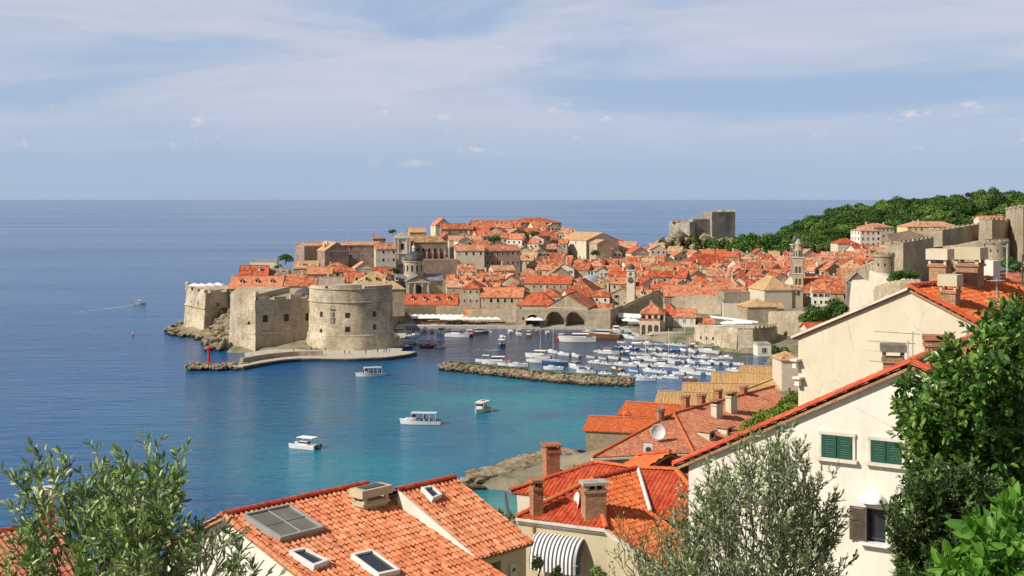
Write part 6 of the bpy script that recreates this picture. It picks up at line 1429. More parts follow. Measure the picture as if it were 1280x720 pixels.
for u in (.05, Lw - .05): m.tube([(u, -.05, 1.05), (u, -1.2, 1.0)], .025, 5)
m.tube([(.05, -1.2, .98), (Lw - .05, -1.2, .98)], .025, 5); m.build('frame', 'metal_grey', aw)
# balcony under it
bl = thing('balcony', 'balcony with white posts and railings under the striped awning', 'balcony', (a0.x, a0.y, 33), ew)
m = MB(); m.box((1.4, -.7, -.6), (3.6, 1.5, .18)); m.build('floor_slab', 'concrete', bl)
for u in (.7, 1.65, 2.55):
    m = MB(); m.box((u, -.1, 1.0), (.22, .16, 2.6)); m.build('post', 'plaster_cream', bl)
m = MB()
for u in (.2, 1.18, 2.1): m.box((u, -.02, 1.0), (.62, .08, 2.4))
m.build('window', 'window_glass', bl)
for z in (.0, .3, .6): m = MB(); m.tube([(-.4, -1.4, z), (3.2, -1.4, z)], .025, 5); m.build('rail', 'frame_white', bl)
for i in range(7): m = MB(); m.tube([(-.4 + i * .6, -1.4, -.6), (-.4 + i * .6, -1.4, .6)], .02, 5); m.build('baluster', 'frame_white', bl)
# roof rising behind, at the white house's foot
h3b = thing('house', 'orange roofed annex tucked between the red hips and the white house wall', 'house', (9, 72, 32))
Q0, Q1, Q2, Q3 = G(800, 580, 38.3), G(838, 566, 38.8), G(876, 600, 37.9), G(848, 592, 37.3)
c0 = G(797, 583, 37.6); d0 = G(838, 566, 38.9); dv = (d0 - c0); dv.z = 0; dv.normalize(); pr = V3(dv.y, -dv.x, 0)
tiled('roof', [c0 + V3(0, 0, .6), d0, d0 + pr * 4 + V3(0, 0, -1.5), c0 + pr * 4 + V3(0, 0, -.9)], 'tile_orange', h3b)
tiled('rear_roof', [c0 + V3(0, 0, .6), d0, d0 - pr * 4 + V3(0, 0, -1.6), c0 - pr * 4 + V3(0, 0, -1)], 'tile_orange', h3b, nu=4)
m = MB(); caps(m, c0 + V3(0, 0, .65), d0 + V3(0, 0, .05), .15); m.build('ridge_tiles', 'tile_red', h3b, world=True)
m = MB(); m.prism([(v.x, v.y) for v in (c0 - pr * 3.6, c0 + pr * 3.6, d0 + pr * 3.6, d0 - pr * 3.6)], 28, 36.6); m.build('wall', 'plaster_cream', h3b, world=True)

# ---------- old rusty-red roofs of the middle distance
h4 = thing('house', 'large old house with faded red roof tiles, stone walls and tall chimneys', 'house', (26, 170, 18))
p0, p1, p2, p3 = G(740, 572, 21.3), G(842, 517, 24.2), G(867, 566, 21.3), G(935, 492, 24.2); p4 = p2 + (p3 - p1)
p4 = p4 + (p4 - p2) * .45; p3 = p3 + (p3 - p1).normalized() * 9
tiled('roof', [p1, p2, p4, p3], 'tile_old', h4, p=.3, q=.5, nu=4, amp=.06)
tiled('roof', [p0, p1, p2 + (p0 - p2).normalized() * 0], 'tile_old', h4, p=.3, q=.5, nu=4, amp=.06)
bkd = (p0 - p2); tiled('rear_roof', [p1, p3, p3 + (p0 - p1) + V3(0, 0, .0), p0], 'tile_old', h4, p=.3, q=.5, nu=3)
for a, b in ((p1, p2), (p1, p3), (p0, p1)): m = MB(); caps(m, a + V3(0, 0, .08), b + V3(0, 0, .08), .22, .5); m.build('ridge_tiles', 'tile_orange', h4, world=True)
cc = (p0 + p2 + p4 + p3) / 4
m = MB(); foot = [p0 + (cc - p0) * .03, p2 + (cc - p2) * .04, p4 + (cc - p4) * .04, p3 + (p0 - p1) * .95 + (cc - p3) * .03]; m.prism([(v.x, v.y) for v in foot], 10, 21.1); m.build('wall', 'rubble_stone', h4, world=True)
m = MB(); d = (p2 - p0).normalized(); n_ = V3(d.y, -d.x, 0)
for a, b in ((p0, p2),): p = [a + n_ * .25, b + n_ * .25, b - n_ * .3, a - n_ * .3]; m.add([v + V3(0, 0, -.35) for v in p] + [v + V3(0, 0, -.12) for v in p], [(3, 2, 1, 0), (4, 5, 6, 7), (0, 1, 5, 4), (1, 2, 6, 5), (2, 3, 7, 6), (3, 0, 4, 7)])
m.build('gutter', 'cornice_stone', h4, world=True)
nH = (p2 - p1).cross(p3 - p1).normalized(); nH = -nH if nH.z < 0 else nH
def rh_(px, py): return hit(px, py, p1, nH)
for px, py, tp_, w, mt_ in ((896, 521, 500, 1.5, 'plaster_pale'), (914, 515, 490, 1.5, 'plaster_pale')):
    q = rh_(px, py); zt = H - (tp_ - HY) * q.y / F; chimney(h4, (q.x, q.y), w * 1.1, .9, q.z - .5, zt, R(50), mt_, .5, 'brick', pots=True)
for px, py, tp_ in ((858, 510, 496), (899, 497, 488), (931, 494, 484), (878, 503, 494)):
    q = hit(px, py, p1 + V3(0, 0, .2), nH); zt = H - (tp_ - HY) * q.y / F; chimney(h4, (q.x, q.y + 1), 1.0, .8, q.z - 1, zt, R(50), 'brick', .3, 'brick')
q = G(825, 536, 22.6); zt = H - (511 - HY) * q.y / F; c4 = chimney(h4, (q.x, q.y), .8, .8, q.z - 1.2, zt, R(30), 'brick', .35, 'concrete_dark')
q = G(822, 552, 22.0)
m = MB(); m.lathe([(.05, -.12), (.6, -.04), (1.0, .18), (.97, .22), (.55, .04), (.05, -.06)], 22); M_ = Matrix.Rotation(R(78), 3, 'X') @ Matrix.Rotation(R(10), 3, 'Y')
ctr = P(822, 540, q.y - 1.0); m.v = [tuple(M_ @ Vector(v) + ctr) for v in m.v]; tag(origin_to(m.build('satellite_dish', 'frame_white'), (ctr.x, ctr.y, ctr.z - 1)), 'round white satellite dish on a pole above the faded red roof', 'satellite dish')
m = MB(); m.tube([(ctr.x, ctr.y + .2, ctr.z - 3.2), (ctr.x, ctr.y + .2, ctr.z + .2)], .06, 6); tag(origin_to(m.build('dish_pole', 'metal_grey'), (ctr.x, ctr.y + .2, ctr.z - 3.2)), 'grey pole holding up the round satellite dish', 'pole')
q = P(810, 562, 152); ac = thing('air_conditioner', 'white air conditioning box on the faded red roof edge', 'air conditioner', (q.x, q.y, q.z - .7))
m = MB(); m.box((0, 0, .7), (1.0, .45, 1.3)); m.build('case', 'frame_white', ac)
m = MB(); m.lathe([(.32, 0), (.32, .05)], 16); m.v = [(a, -.24 - c, b + .75) for a, b, c in m.v]; m.build('fan_grille', 'metal_dark', ac)
for i, (px, py, Y, hh, lab) in enumerate(((934, 487, 196, 5.2, 'tall television aerial behind the faded red roof ridge, rightmost of the row'), (901, 492, 190, 3.2, 'middle television aerial on the faded red roof ridge'), (826, 512, 165, 3.0, 'television aerial rising from the dark chimney by the satellite dish'), (858, 500, 180, 2.6, 'short aerial on the small brick chimney of the faded roof'))):
    q = P(px, py, Y); aerial(lab, q.x, q.y, q.z - 1.5, hh + 1.5, R(10 + 20 * i), 6, 2.4)
# rough patch of low slabs and small dormers on the near slope
for px, py in ((883, 546), (905, 541), (922, 548)):
    q = rh_(px, py); m = MB(); m.box((q.x, q.y, q.z + .2), (1.5, 1.8, 1.1), R(50)); dm = m.build('dormer', 'plaster_pale', h4, world=True)
    m = MB(); m.box((q.x, q.y, q.z + .85), (2.0, 2.3, .18), R(50)); m.build('dormer_roof', 'tile_old', dm, world=True)
    m = MB(); x, y = rot2(0, -.92, R(50)); m.box((q.x + x, q.y + y, q.z + .3), (.8, .06, .6), R(50)); m.build('dormer_window', 'dark_opening', dm, world=True)

# ---------- quarantine halls along the water
lz_ = [((736, 520), (835, 524), (706, 542), 'tile_orange', 'nearest shoreline hall with a bright orange roof and rubble wall over the sea', 'rubble_stone'),
       ((782, 502), (880, 508), (748, 521), 'tile_orange', 'second shoreline hall with an orange roof and a small white dormer', 'rubble_stone'),
       ((822, 489), (905, 491.5), (797, 503), 'tile_ochre', 'first ochre roofed shoreline hall, left of the row', 'house_stone'),
       ((853, 478.5), (945, 480), (836, 490), 'tile_ochre', 'second ochre roofed shoreline hall', 'house_stone'),
       ((890, 465), (975, 467), (872, 478), 'tile_ochre', 'third ochre roofed shoreline hall', 'house_stone'),
       ((925, 457), (985, 459), (907, 466), 'tile_ochre', 'farthest ochre roofed shoreline hall, beside the boats', 'house_stone')]
for i, (a, b, c, mt_, lab, wm_) in enumerate(lz_):
    Zt = 9.6; A_ = G(*a, Zt); B_ = G(*b, Zt); d = (B_ - A_); d.z = 0; d.normalize(); B_ = A_ + d * (16 if i < 2 else 18 if i < 5 else 14); n_ = V3(d.y, -d.x, 0)
    C_ = G(*c, Zt - 2.8); run = max(5.5, min(9, abs((C_ - A_).dot(n_)))); dr = run * .36
    t = thing('shore_hall', lab, 'hall', (A_.x, A_.y, 2), 0, 'long tiled halls along the water')
    fe0, fe1 = A_ + n_ * run - V3(0, 0, dr), B_ + n_ * run - V3(0, 0, dr); be0, be1 = A_ - n_ * run - V3(0, 0, dr), B_ - n_ * run - V3(0, 0, dr)
    off = d * (-1.2)
    r1 = tiled('roof', [A_, B_, fe1, fe0 - d * .3], mt_, t, p=.3, q=.5, nu=4, amp=.06); tiled('rear_roof', [A_, B_, be1, be0], mt_, t, p=.3, q=.5, nu=3, amp=.06)
    m = MB(); caps(m, A_ + V3(0, 0, .06), B_ + V3(0, 0, .06), .2, .5); m.build('ridge_tiles', mt_, r1, world=True)
    m = MB(); x = .35
    w0 = [fe0 + d * x + -n_ * .4, fe1 - d * x - n_ * .4, be1 - d * x + n_ * .4, be0 + d * x + n_ * .4]
    m.prism([(v.x, v.y) for v in w0], -1.5, Zt - dr - .08)
    for P_, Q_, R_ in ((w0[0], w0[3], A_ + d * x), (w0[1], w0[2], B_ - d * x)):
        z = Zt - dr - .1; m.add([V3(P_.x, P_.y, z), V3(Q_.x, Q_.y, z), V3(R_.x, R_.y, Zt - .25), V3(P_.x, P_.y, z) + d * .01, V3(Q_.x, Q_.y, z) + d * .01, V3(R_.x, R_.y, Zt - .25) + d * .01], [(0, 1, 2), (5, 4, 3)])
    m.build('wall', wm_, t, world=True)
    if i == 1:
        q = G(784, 523, 8.3); m = MB(); m.box((q.x, q.y + .5, q.z + .2), (1.3, 1.4, 1.1), 0); dm = m.build('dormer', 'plaster_white', t, world=True)
        m = MB(); m.add([(q.x - .9, q.y - .4, q.z + .7), (q.x + .9, q.y - .4, q.z + .7), (q.x, q.y - .4, q.z + 1.4), (q.x - .9, q.y + 2, q.z + .7), (q.x + .9, q.y + 2, q.z + .7), (q.x, q.y + 2, q.z + 1.4)], [(0, 1, 2), (3, 5, 4), (0, 2, 5, 3), (1, 4, 5, 2), (0, 3, 4, 1)]); m.build('dormer_roof', mt_, dm, world=True)
# long inner range with a street of dark doors
L0, L1 = G(948, 481, 9.8), G(996, 462, 9.8); d = (L1 - L0); d.z = 0; d.normalize(); n_ = V3(d.y, -d.x, 0); t = thing('shore_hall', 'long ochre roofed range at right angles with a row of dark doors', 'hall', (L0.x, L0.y, 3), 0, 'long tiled halls along the water')
L0 = L0 - d * 14; run = 6; dr = 2.2
r1 = tiled('roof', [L0, L1, L1 + n_ * run - V3(0, 0, dr), L0 + n_ * run - V3(0, 0, dr)], 'tile_ochre', t, p=.3, q=.5, nu=3, amp=.06); tiled('rear_roof', [L0, L1, L1 - n_ * run - V3(0, 0, dr), L0 - n_ * run - V3(0, 0, dr)], 'tile_ochre', t, p=.3, q=.5, nu=3, amp=.06)
m = MB(); caps(m, L0 + V3(0, 0, .06), L1 + V3(0, 0, .06), .2, .5); m.build('ridge_tiles', 'tile_ochre', r1, world=True)
m = MB(); f_ = [L0 + n_ * 5.6 + d * .3, L1 + n_ * 5.6 - d * .3, L1 - n_ * 5.6 - d * .3, L0 - n_ * 5.6 + d * .3]; m.prism([(v.x, v.y) for v in f_], 0, 7.5); wl_ = m.build('wall', 'house_stone', t, world=True)
for k in range(9):
    q = L0 + d * (3 + k * (L1 - L0).length / 9.5) + n_ * 5.66; m = MB(); m.box((q.x, q.y, 5.2), (1.4, .1, 2.4), math.atan2(d.y, d.x)); m.build('door', 'dark_opening', t, world=True)
B('small square pale house with a tan pyramid roof left of the cream gable', 'house', 975, 998, 449, 300, 8, 4, 'pyr', 8, z0=5, wall='plaster_pale', rm='roof_ochre', chim=0)
wc = B('small white cottage with one dark window between the boats and dark scrub', 'cottage', 946, 963, 432, 432, 6, 4, 'flat', 0, z0=2.2, wall='plaster_white', rm='concrete', chim=0, wins=(1, 1, 3), ws=(1.6, 1.6))

# ---------- cream gabled house
h7 = thing('house', 'big cream plastered gable house with a red tiled roof and three capped chimneys', 'house', (19, 62, 38))
ap = P(1137, 361, 62); wv = V3(.72, -.69, 0).normalized(); rv = V3(.69, .72, 0).normalized()
def K7(t_, r_=0, z=0): q = ap + wv * t_ + rv * r_; q.z = z; return q
sl7 = .44; tl, tr = -6.15, 6.2; LEN = 11
def z7(t_): return ap.z - sl7 * abs(t_)
m = MB(); pr = [(tl, 33), (tr, 33), (tr, z7(tr) - .1), (0, ap.z - .1), (tl, z7(tl) - .1)]; vs = []
for r_ in (0, LEN): vs += [K7(a, r_, z) for a, z in pr]
m.add(vs, [(0, 1, 2, 3, 4), (9, 8, 7, 6, 5)] + [(i, 5 + i, 5 + (i + 1) % 5, (i + 1) % 5) for i in range(5)]); m.build('wall', 'plaster_cream', h7, world=True)
rf7 = tiled('roof', [K7(0, -.12, ap.z + .05), K7(0, LEN, ap.z + .05), K7(tr + .5, LEN, z7(tr + .5) + .05), K7(tr + .5, -.12, z7(tr + .5) + .05)], 'tile_orange', h7)
tiled('rear_roof', [K7(0, -.12, ap.z + .05), K7(0, LEN, ap.z + .05), K7(tl - .35, LEN, z7(tl - .35) + .05), K7(tl - .35, -.12, z7(tl - .35) + .05)], 'tile_old', h7, nu=4)
m = MB(); caps(m, K7(0, -.1, ap.z + .12), K7(0, LEN, ap.z + .12), .17); m.build('ridge_tiles', 'tile_red', rf7, world=True)
m = MB(); caps(m, K7(.05, -.05, ap.z + .10), K7(tr + .5, -.05, z7(tr + .5) + .1), .15); m.build('verge_tiles', 'tile_red', rf7, world=True)
def bar(m, a, b, w, h_): # a plank between two points
    d = (b - a).normalized(); s = d.cross(UPZ).normalized() * w / 2; u = UPZ * h_ / 2
    m.add([a - s - u, a + s - u, a + s + u, a - s + u, b - s - u, b + s - u, b + s + u, b - s + u], [(3, 2, 1, 0), (4, 5, 6, 7), (0, 1, 5, 4), (1, 2, 6, 5), (2, 3, 7, 6), (3, 0, 4, 7)])
m = MB(); bar(m, K7(0, -.14, ap.z + .02), K7(tl - .3, -.14, z7(tl - .3) + .02), .22, .12); m.build('verge_board', 'cornice_stone', h7, world=True)
for (t_, z, w) in ((-6.0, 44.7, .55), (-5.85, 43.8, .6)):
    q = K7(t_ - .15, -.25, z); m = MB(); m.box(q, (w * .7, .5, .1), math.atan2(wv.y, wv.x)); m.box((q.x, q.y + .05, q.z - .22), (w * .45, .3, .36), math.atan2(wv.y, wv.x), .7); m.build('wall_bracket', 'plaster_white', h7, world=True)
m = MB(); m.tube([K7(2.9, -.1, z7(2.9) - .3), K7(2.95, -.12, 44)], .03, 5); m.build('drainpipe', 'metal_grey', h7, world=True)
n7 = (wv * 1 - UPZ * sl7).cross(rv).normalized(); n7 = -n7 if n7.z < 0 else n7
def r7(px, py): return hit(px, py, K7(0, 0, ap.z), n7)
rz7 = math.atan2(wv.y, wv.x)
q = r7(1188, 380); chimney(rf7, (q.x, q.y), .72, .72, q.z - .2, H - (343 - HY) * q.y / F, rz7 + R(6), 'old_brick', .72, 'plaster_ochre', 'chimney')
q = r7(1175, 352); chimney(rf7, (q.x, q.y), .85, .8, q.z - .4, H - (311 - HY) * q.y / F, rz7 + R(6), 'old_brick', .72, 'plaster_pale', 'chimney')
q = r7(1212, 354); chimney(rf7, (q.x, q.y), 1.15, 1.0, q.z - .4, H - (309 - HY) * q.y / F, rz7 + R(6), 'old_brick', .8, 'plaster_ochre', 'chimney')
m = MB(); m.tube([K7(1.6, 4.5, 48.0), K7(3.2, 5.5, 47.4), K7(5.6, 6.2, 46.4)], .035, 5); m.build('roof_cable', 'mortar', rf7, world=True)
q = r7(1246, 380); aerial('small rusty aerial standing on the red roof right of the chimneys', q.x, q.y, q.z, 1.3, R(30), 4, .8)
# neighbour roof piece and pale blocks against the ridge
m = MB(); q = K7(-.9, 7.5, 47.6); m.box(q, (2.6, 1.2, 1.5), rz7); tag(origin_to(m.build('parapet_block', 'plaster_pale'), q - UPZ * .7), 'pale rendered block standing against the cream house ridge', 'parapet')
m = MB(); q = K7(-.2, 9.5, 48.6); m.box(q, (.9, .9, 2.2), rz7); tag(origin_to(m.build('white_chimney_stack', 'plaster_white'), q - UPZ), 'small plain white chimney block left of the capped chimneys', 'chimney')

# ---------- white house with green shutters
h6 = thing('house', 'white walled house with green shutters behind the bushes, red tiles along its gable', 'house', (12, 42, 37))
w6 = V3(.845, -.535, 0); r6 = V3(.535, .845, 0); T0 = V3(10.16, 42, 0)
def K6(t_, r_=0, z=0): q = T0 + w6 * t_ + r6 * r_; q.z = z; return q
tR = 2.95; zR = 47.8; s6 = .505; tl6, tr6 = -4.75, 9.5
def z6(t_): return zR - s6 * abs(t_ - tR) if t_ < tR else zR - .42 * (t_ - tR)
m = MB(); pr = [(tl6, 30), (tr6, 30), (tr6, z6(tr6) - .12), (tR, zR - .12), (tl6, z6(tl6) - .12)]; vs = []
for r_ in (0, 9): vs += [K6(a, r_, z) for a, z in pr]
m.add(vs, [(0, 1, 2, 3, 4), (9, 8, 7, 6, 5)] + [(i, 5 + i, 5 + (i + 1) % 5, (i + 1) % 5) for i in range(5)]); wl6 = m.build('wall', 'plaster_white', h6, world=True)
rl = tiled('roof', [K6(tR, -.2, zR + .03), K6(tR, 9, zR + .03), K6(tl6 - .5, 9, z6(tl6 - .5) + .03), K6(tl6 - .5, -.2, z6(tl6 - .5) + .03)], 'tile_old', h6)
rr6 = tiled('roof', [K6(tR, -.2, zR + .03), K6(tR, 9, zR + .03), K6(tr6, 9, z6(tr6) + .03), K6(tr6, -.2, z6(tr6) + .03)], 'tile_new', h6)
m = MB(); caps(m, K6(tl6 - .5, -.12, z6(tl6 - .5) + .08), K6(tR, -.12, zR + .08), .15); m.build('verge_tiles', 'tile_red', rl, world=True)
m = MB(); caps(m, K6(tR, -.12, zR + .08), K6(tr6, -.12, z6(tr6) + .08), .15); m.build('verge_tiles', 'tile_red', rr6, world=True)
m = MB(); caps(m, K6(tR, -.1, zR + .1), K6(tR, 9, zR + .1), .16); m.build('ridge_tiles', 'tile_new', rr6, world=True)
rz6 = math.atan2(w6.y, w6.x); nW = V3(-.535, -.845, 0)
def w6p(px, py):
    d = ray(px, py); k = (T0 - V3(0, 0, H)); k = V3(T0.x, T0.y, 0); tt = k.dot(nW) / V3(d.x, d.y, 0).dot(nW); q = V3(0, 0, H) + d * tt; return q
def shut_window(px0, py0, px1, py1, open_=False):
    a, b = w6p(px0, py0), w6p(px1, py1); c = (a + b) / 2; w = V3(b.x - a.x, b.y - a.y, 0).length; h_ = abs(a.z - b.z)
    m = MB(); q = c + nW * .03
    m.box((q.x, q.y, c.z + h_ / 2 + .05), (w + .2, .12, .1), rz6); q = c + nW * .07; m.box((q.x, q.y, c.z - h_ / 2 - .06), (w + .32, .24, .1), rz6)
    for s in (-1, 1): q = c + w6 * s * (w / 2 + .04) + nW * .02; m.box((q.x, q.y, c.z), (.08, .10, h_), rz6)
    f = m.build('window', 'cornice_stone', h6, world=True)
    for s in (-1, 1):
        m = MB(); cc_ = c + w6 * s * w / 4 + nW * .05; w2 = w / 2 - .03
        for e in (-1, 1): q = cc_ + w6 * e * (w2 / 2 - .04); m.box((q.x, q.y, c.z), (.08, .06, h_ - .02), rz6)
        for e in (-1, 0, 1): m.box((cc_.x, cc_.y, c.z + e * (h_ / 2 - .05)), (w2, .055, .08), rz6)
        n_s = int(h_ / .075); q = cc_ - nW * .02
        for k in range(n_s):
            z = c.z - h_ / 2 + .06 + k * (h_ - .1) / n_s; p_ = cc_ + nW * .012
            v = [p_ - w6 * (w2 / 2 - .06) + nW * .02 + UPZ * (z - p_.z), p_ + w6 * (w2 / 2 - .06) + nW * .02 + UPZ * (z - p_.z), p_ + w6 * (w2 / 2 - .06) - nW * .03 + UPZ * (z + .06 - p_.z), p_ - w6 * (w2 / 2 - .06) - nW * .03 + UPZ * (z + .06 - p_.z)]
            m.add(v + [x_ + UPZ * .012 for x_ in v], [(0, 1, 2, 3), (7, 6, 5, 4), (0, 4, 5, 1), (2, 6, 7, 3)])
        m.build('shutter', 'shutter_green', f, world=True)
    m = MB(); q = c - nW * .0; m.box((q.x, q.y, c.z), (w, .03, h_), rz6); m.build('backing', 'dark_opening', f, world=True)
shut_window(1027.5, 542, 1066.5, 574.5); shut_window(1089, 549, 1128, 580.5)
# lower window with an open brown shutter and a little white hood
a = w6p(1063, 631); b = w6p(1104, 679); c = (a + b) / 2; m = MB(); q = w6p(1095, 655) ; cut = MB(); inv = OFF[h6.name].inverted(); qq = inv @ V3(q.x, q.y, w6p(1095, 679).z); arch_cut(cut, qq, .75, abs(a.z - b.z), .35, rz6, 4, False); carve(wl6, cut)
f = MB(); p_ = w6p(1095, 655) + nW * .02
for s in (-1, 1): q = p_ + w6 * s * .36; f.box((q.x, q.y, c.z), (.06, .1, abs(a.z - b.z)), rz6)
q = p_ + nW * .08; f.box((q.x, q.y, b.z - .05), (1.0, .3, .08), rz6); f = f.build('window', 'frame_white', h6, world=True)
m = MB(); q = p_ - nW * .2; m.box((q.x, q.y, c.z), (.7, .03, abs(a.z - b.z)), rz6); m.build('pane', 'window_glass', f, world=True)
m = MB(); q = w6p(1074, 656) + nW * .10; hs = abs(a.z - b.z); m.box((q.x, q.y, c.z), (.04, .04, .04)); m = MB()
for e in (-1, 1): qq = q + w6 * e * .25; m.box((qq.x, qq.y, c.z), (.06, .05, hs), rz6)
for k in range(19): m.box((q.x, q.y, c.z - hs / 2 + .04 + k * hs / 19), (.46, .035, .035), rz6)
m.build('shutter', 'shutter_brown', f, world=True)
m = MB(); q = w6p(1092, 624) + nW * .12; m.lathe([(.42 * math.cos(a_), .3 * math.sin(a_)) for a_ in [i * math.pi / 12 for i in range(6)]] + [(.02, .3)], 16, (q.x, q.y, q.z - .05)); m.build('hood', 'fabric_white', f, True, world=True)
# its two chimneys, aerials
n6 = (w6 * 1 - UPZ * .42).cross(r6).normalized(); n6 = -n6 if n6.z < 0 else n6
q = K6(tR - .95, 1.2, 0); chimney(rl, (q.x, q.y), .62, .55, 46.9, H - (430 - HY) * q.y / F, rz6 + R(20), 'old_brick', .42, 'concrete_dark')
q = K6(tR + .15, 2.3, 0); o = chimney(rr6, (q.x, q.y), .72, .6, 47.2, H - (419.5 - HY) * q.y / F, rz6 + R(16), 'old_brick', .16, 'brick', pots=True)
for k, (px, py, L) in enumerate(((1102, 416, 3.2), (1096, 428, 3.4), (1092, 453, 3.0))):
    q = P(px, py, 41); t = thing('aerial', ('long thin television aerial boom across the cream wall, ' + ('topmost', 'middle', 'lowest')[k] + ' of three'), 'aerial', (q.x + 1.0, q.y, q.z - .9)); m = MB(); m.tube([(0, 0, -.5), (0, 0, .95)], .018, 5); m.build('mast', 'metal_grey', t)
    m = MB(); m.tube([(-L * .38, 0, .95), (.25, .05, .85)], .012, 4)
    for i in range(14): x = -L * .38 + i * L * .38 / 15; m.tube([(x, -.10, .95 - i * .006), (x, .10, .95 - i * .006)], .008, 3)
    m.build('antenna', 'metal_grey', t)
# red tiled low wall cap and green tangle behind the gable
m = MB(); bar(m, w6p(1039, 497) + r6 * .8, w6p(1062, 487) + r6 * .8, .4, .3); tag(origin_to(m.build('brick_coping', 'brick'), w6p(1050, 490) + r6 * .8), 'short red brick coping just above the white gable tiles', 'coping')
# street poles at the right edge
for px, tp_, Y, lab in ((1259, 305, 75, 'tall pale street pole at the right with a side arm'), (1278, 318, 78, 'dark pole at the very right edge of the picture')):
    q = P(px, 420, Y); t = thing('street_pole', lab, 'pole', (q.x, q.y, 43)); zt = H - (tp_ - HY) * Y / F - 43; m = MB(); m.tube([(0, 0, -3), (0, 0, zt)], .08, 8, .05); m.build('pole', 'concrete' if px < 1270 else 'bark', t)
    if px < 1270:
        m = MB(); m.tube([(0, 0, zt - .2), (-1.0, 0, zt + .1)], .04, 6); m.box((-1.1, 0, zt + .1), (.5, .2, .12)); m.build('lamp_arm', 'metal_grey', t)
# ================================================================ boats
def hull(m, L, Bm, fb, mi=0, stern=.86, z0=-.25, rake=.12):
    ns = 13; vs = []
    for i in range(ns):
        t_ = i / (ns - 1); x = -L / 2 + L * t_; b = Bm / 2 * (stern + (1 - stern) * min(1, t_ / .35)) * (1 - max(0, (t_ - .5) / .5) ** 2.3); b = max(b, .02); sh = fb * (1 + .35 * t_ * t_)
        xo = rake * L * max(0, t_ - .8) * 1.2
        for y, z in ((-b, sh), (-b * .9, 0.05), (-b * .45, z0), (b * .45, z0), (b * .9, .05), (b, sh)): vs.append((x + (xo if z == sh else 0), y, z))
    m.mi = mi; fs = [(i * 6 + k, (i + 1) * 6 + k, (i + 1) * 6 + k + 1, i * 6 + k + 1) for i in range(ns - 1) for k in range(5)] + [tuple(reversed(range(6)))]; m.add(vs, fs)
    return [(vs[i * 6], vs[i * 6 + 5]) for i in range(ns)]
def deck(m, edges, dz, mi=0, i0=0, i1=None, ins=.9):
    i1 = len(edges) if i1 is None else i1; vs = []
    for a, b in edges[i0:i1]: vs += [(a[0], a[1] * ins, a[2] + dz), (b[0], b[1] * ins, b[2] + dz)]
    m.mi = mi; m.add(vs, [(2 * i, 2 * i + 2, 2 * i + 3, 2 * i + 1) for i in range(len(vs) // 2 - 1)])
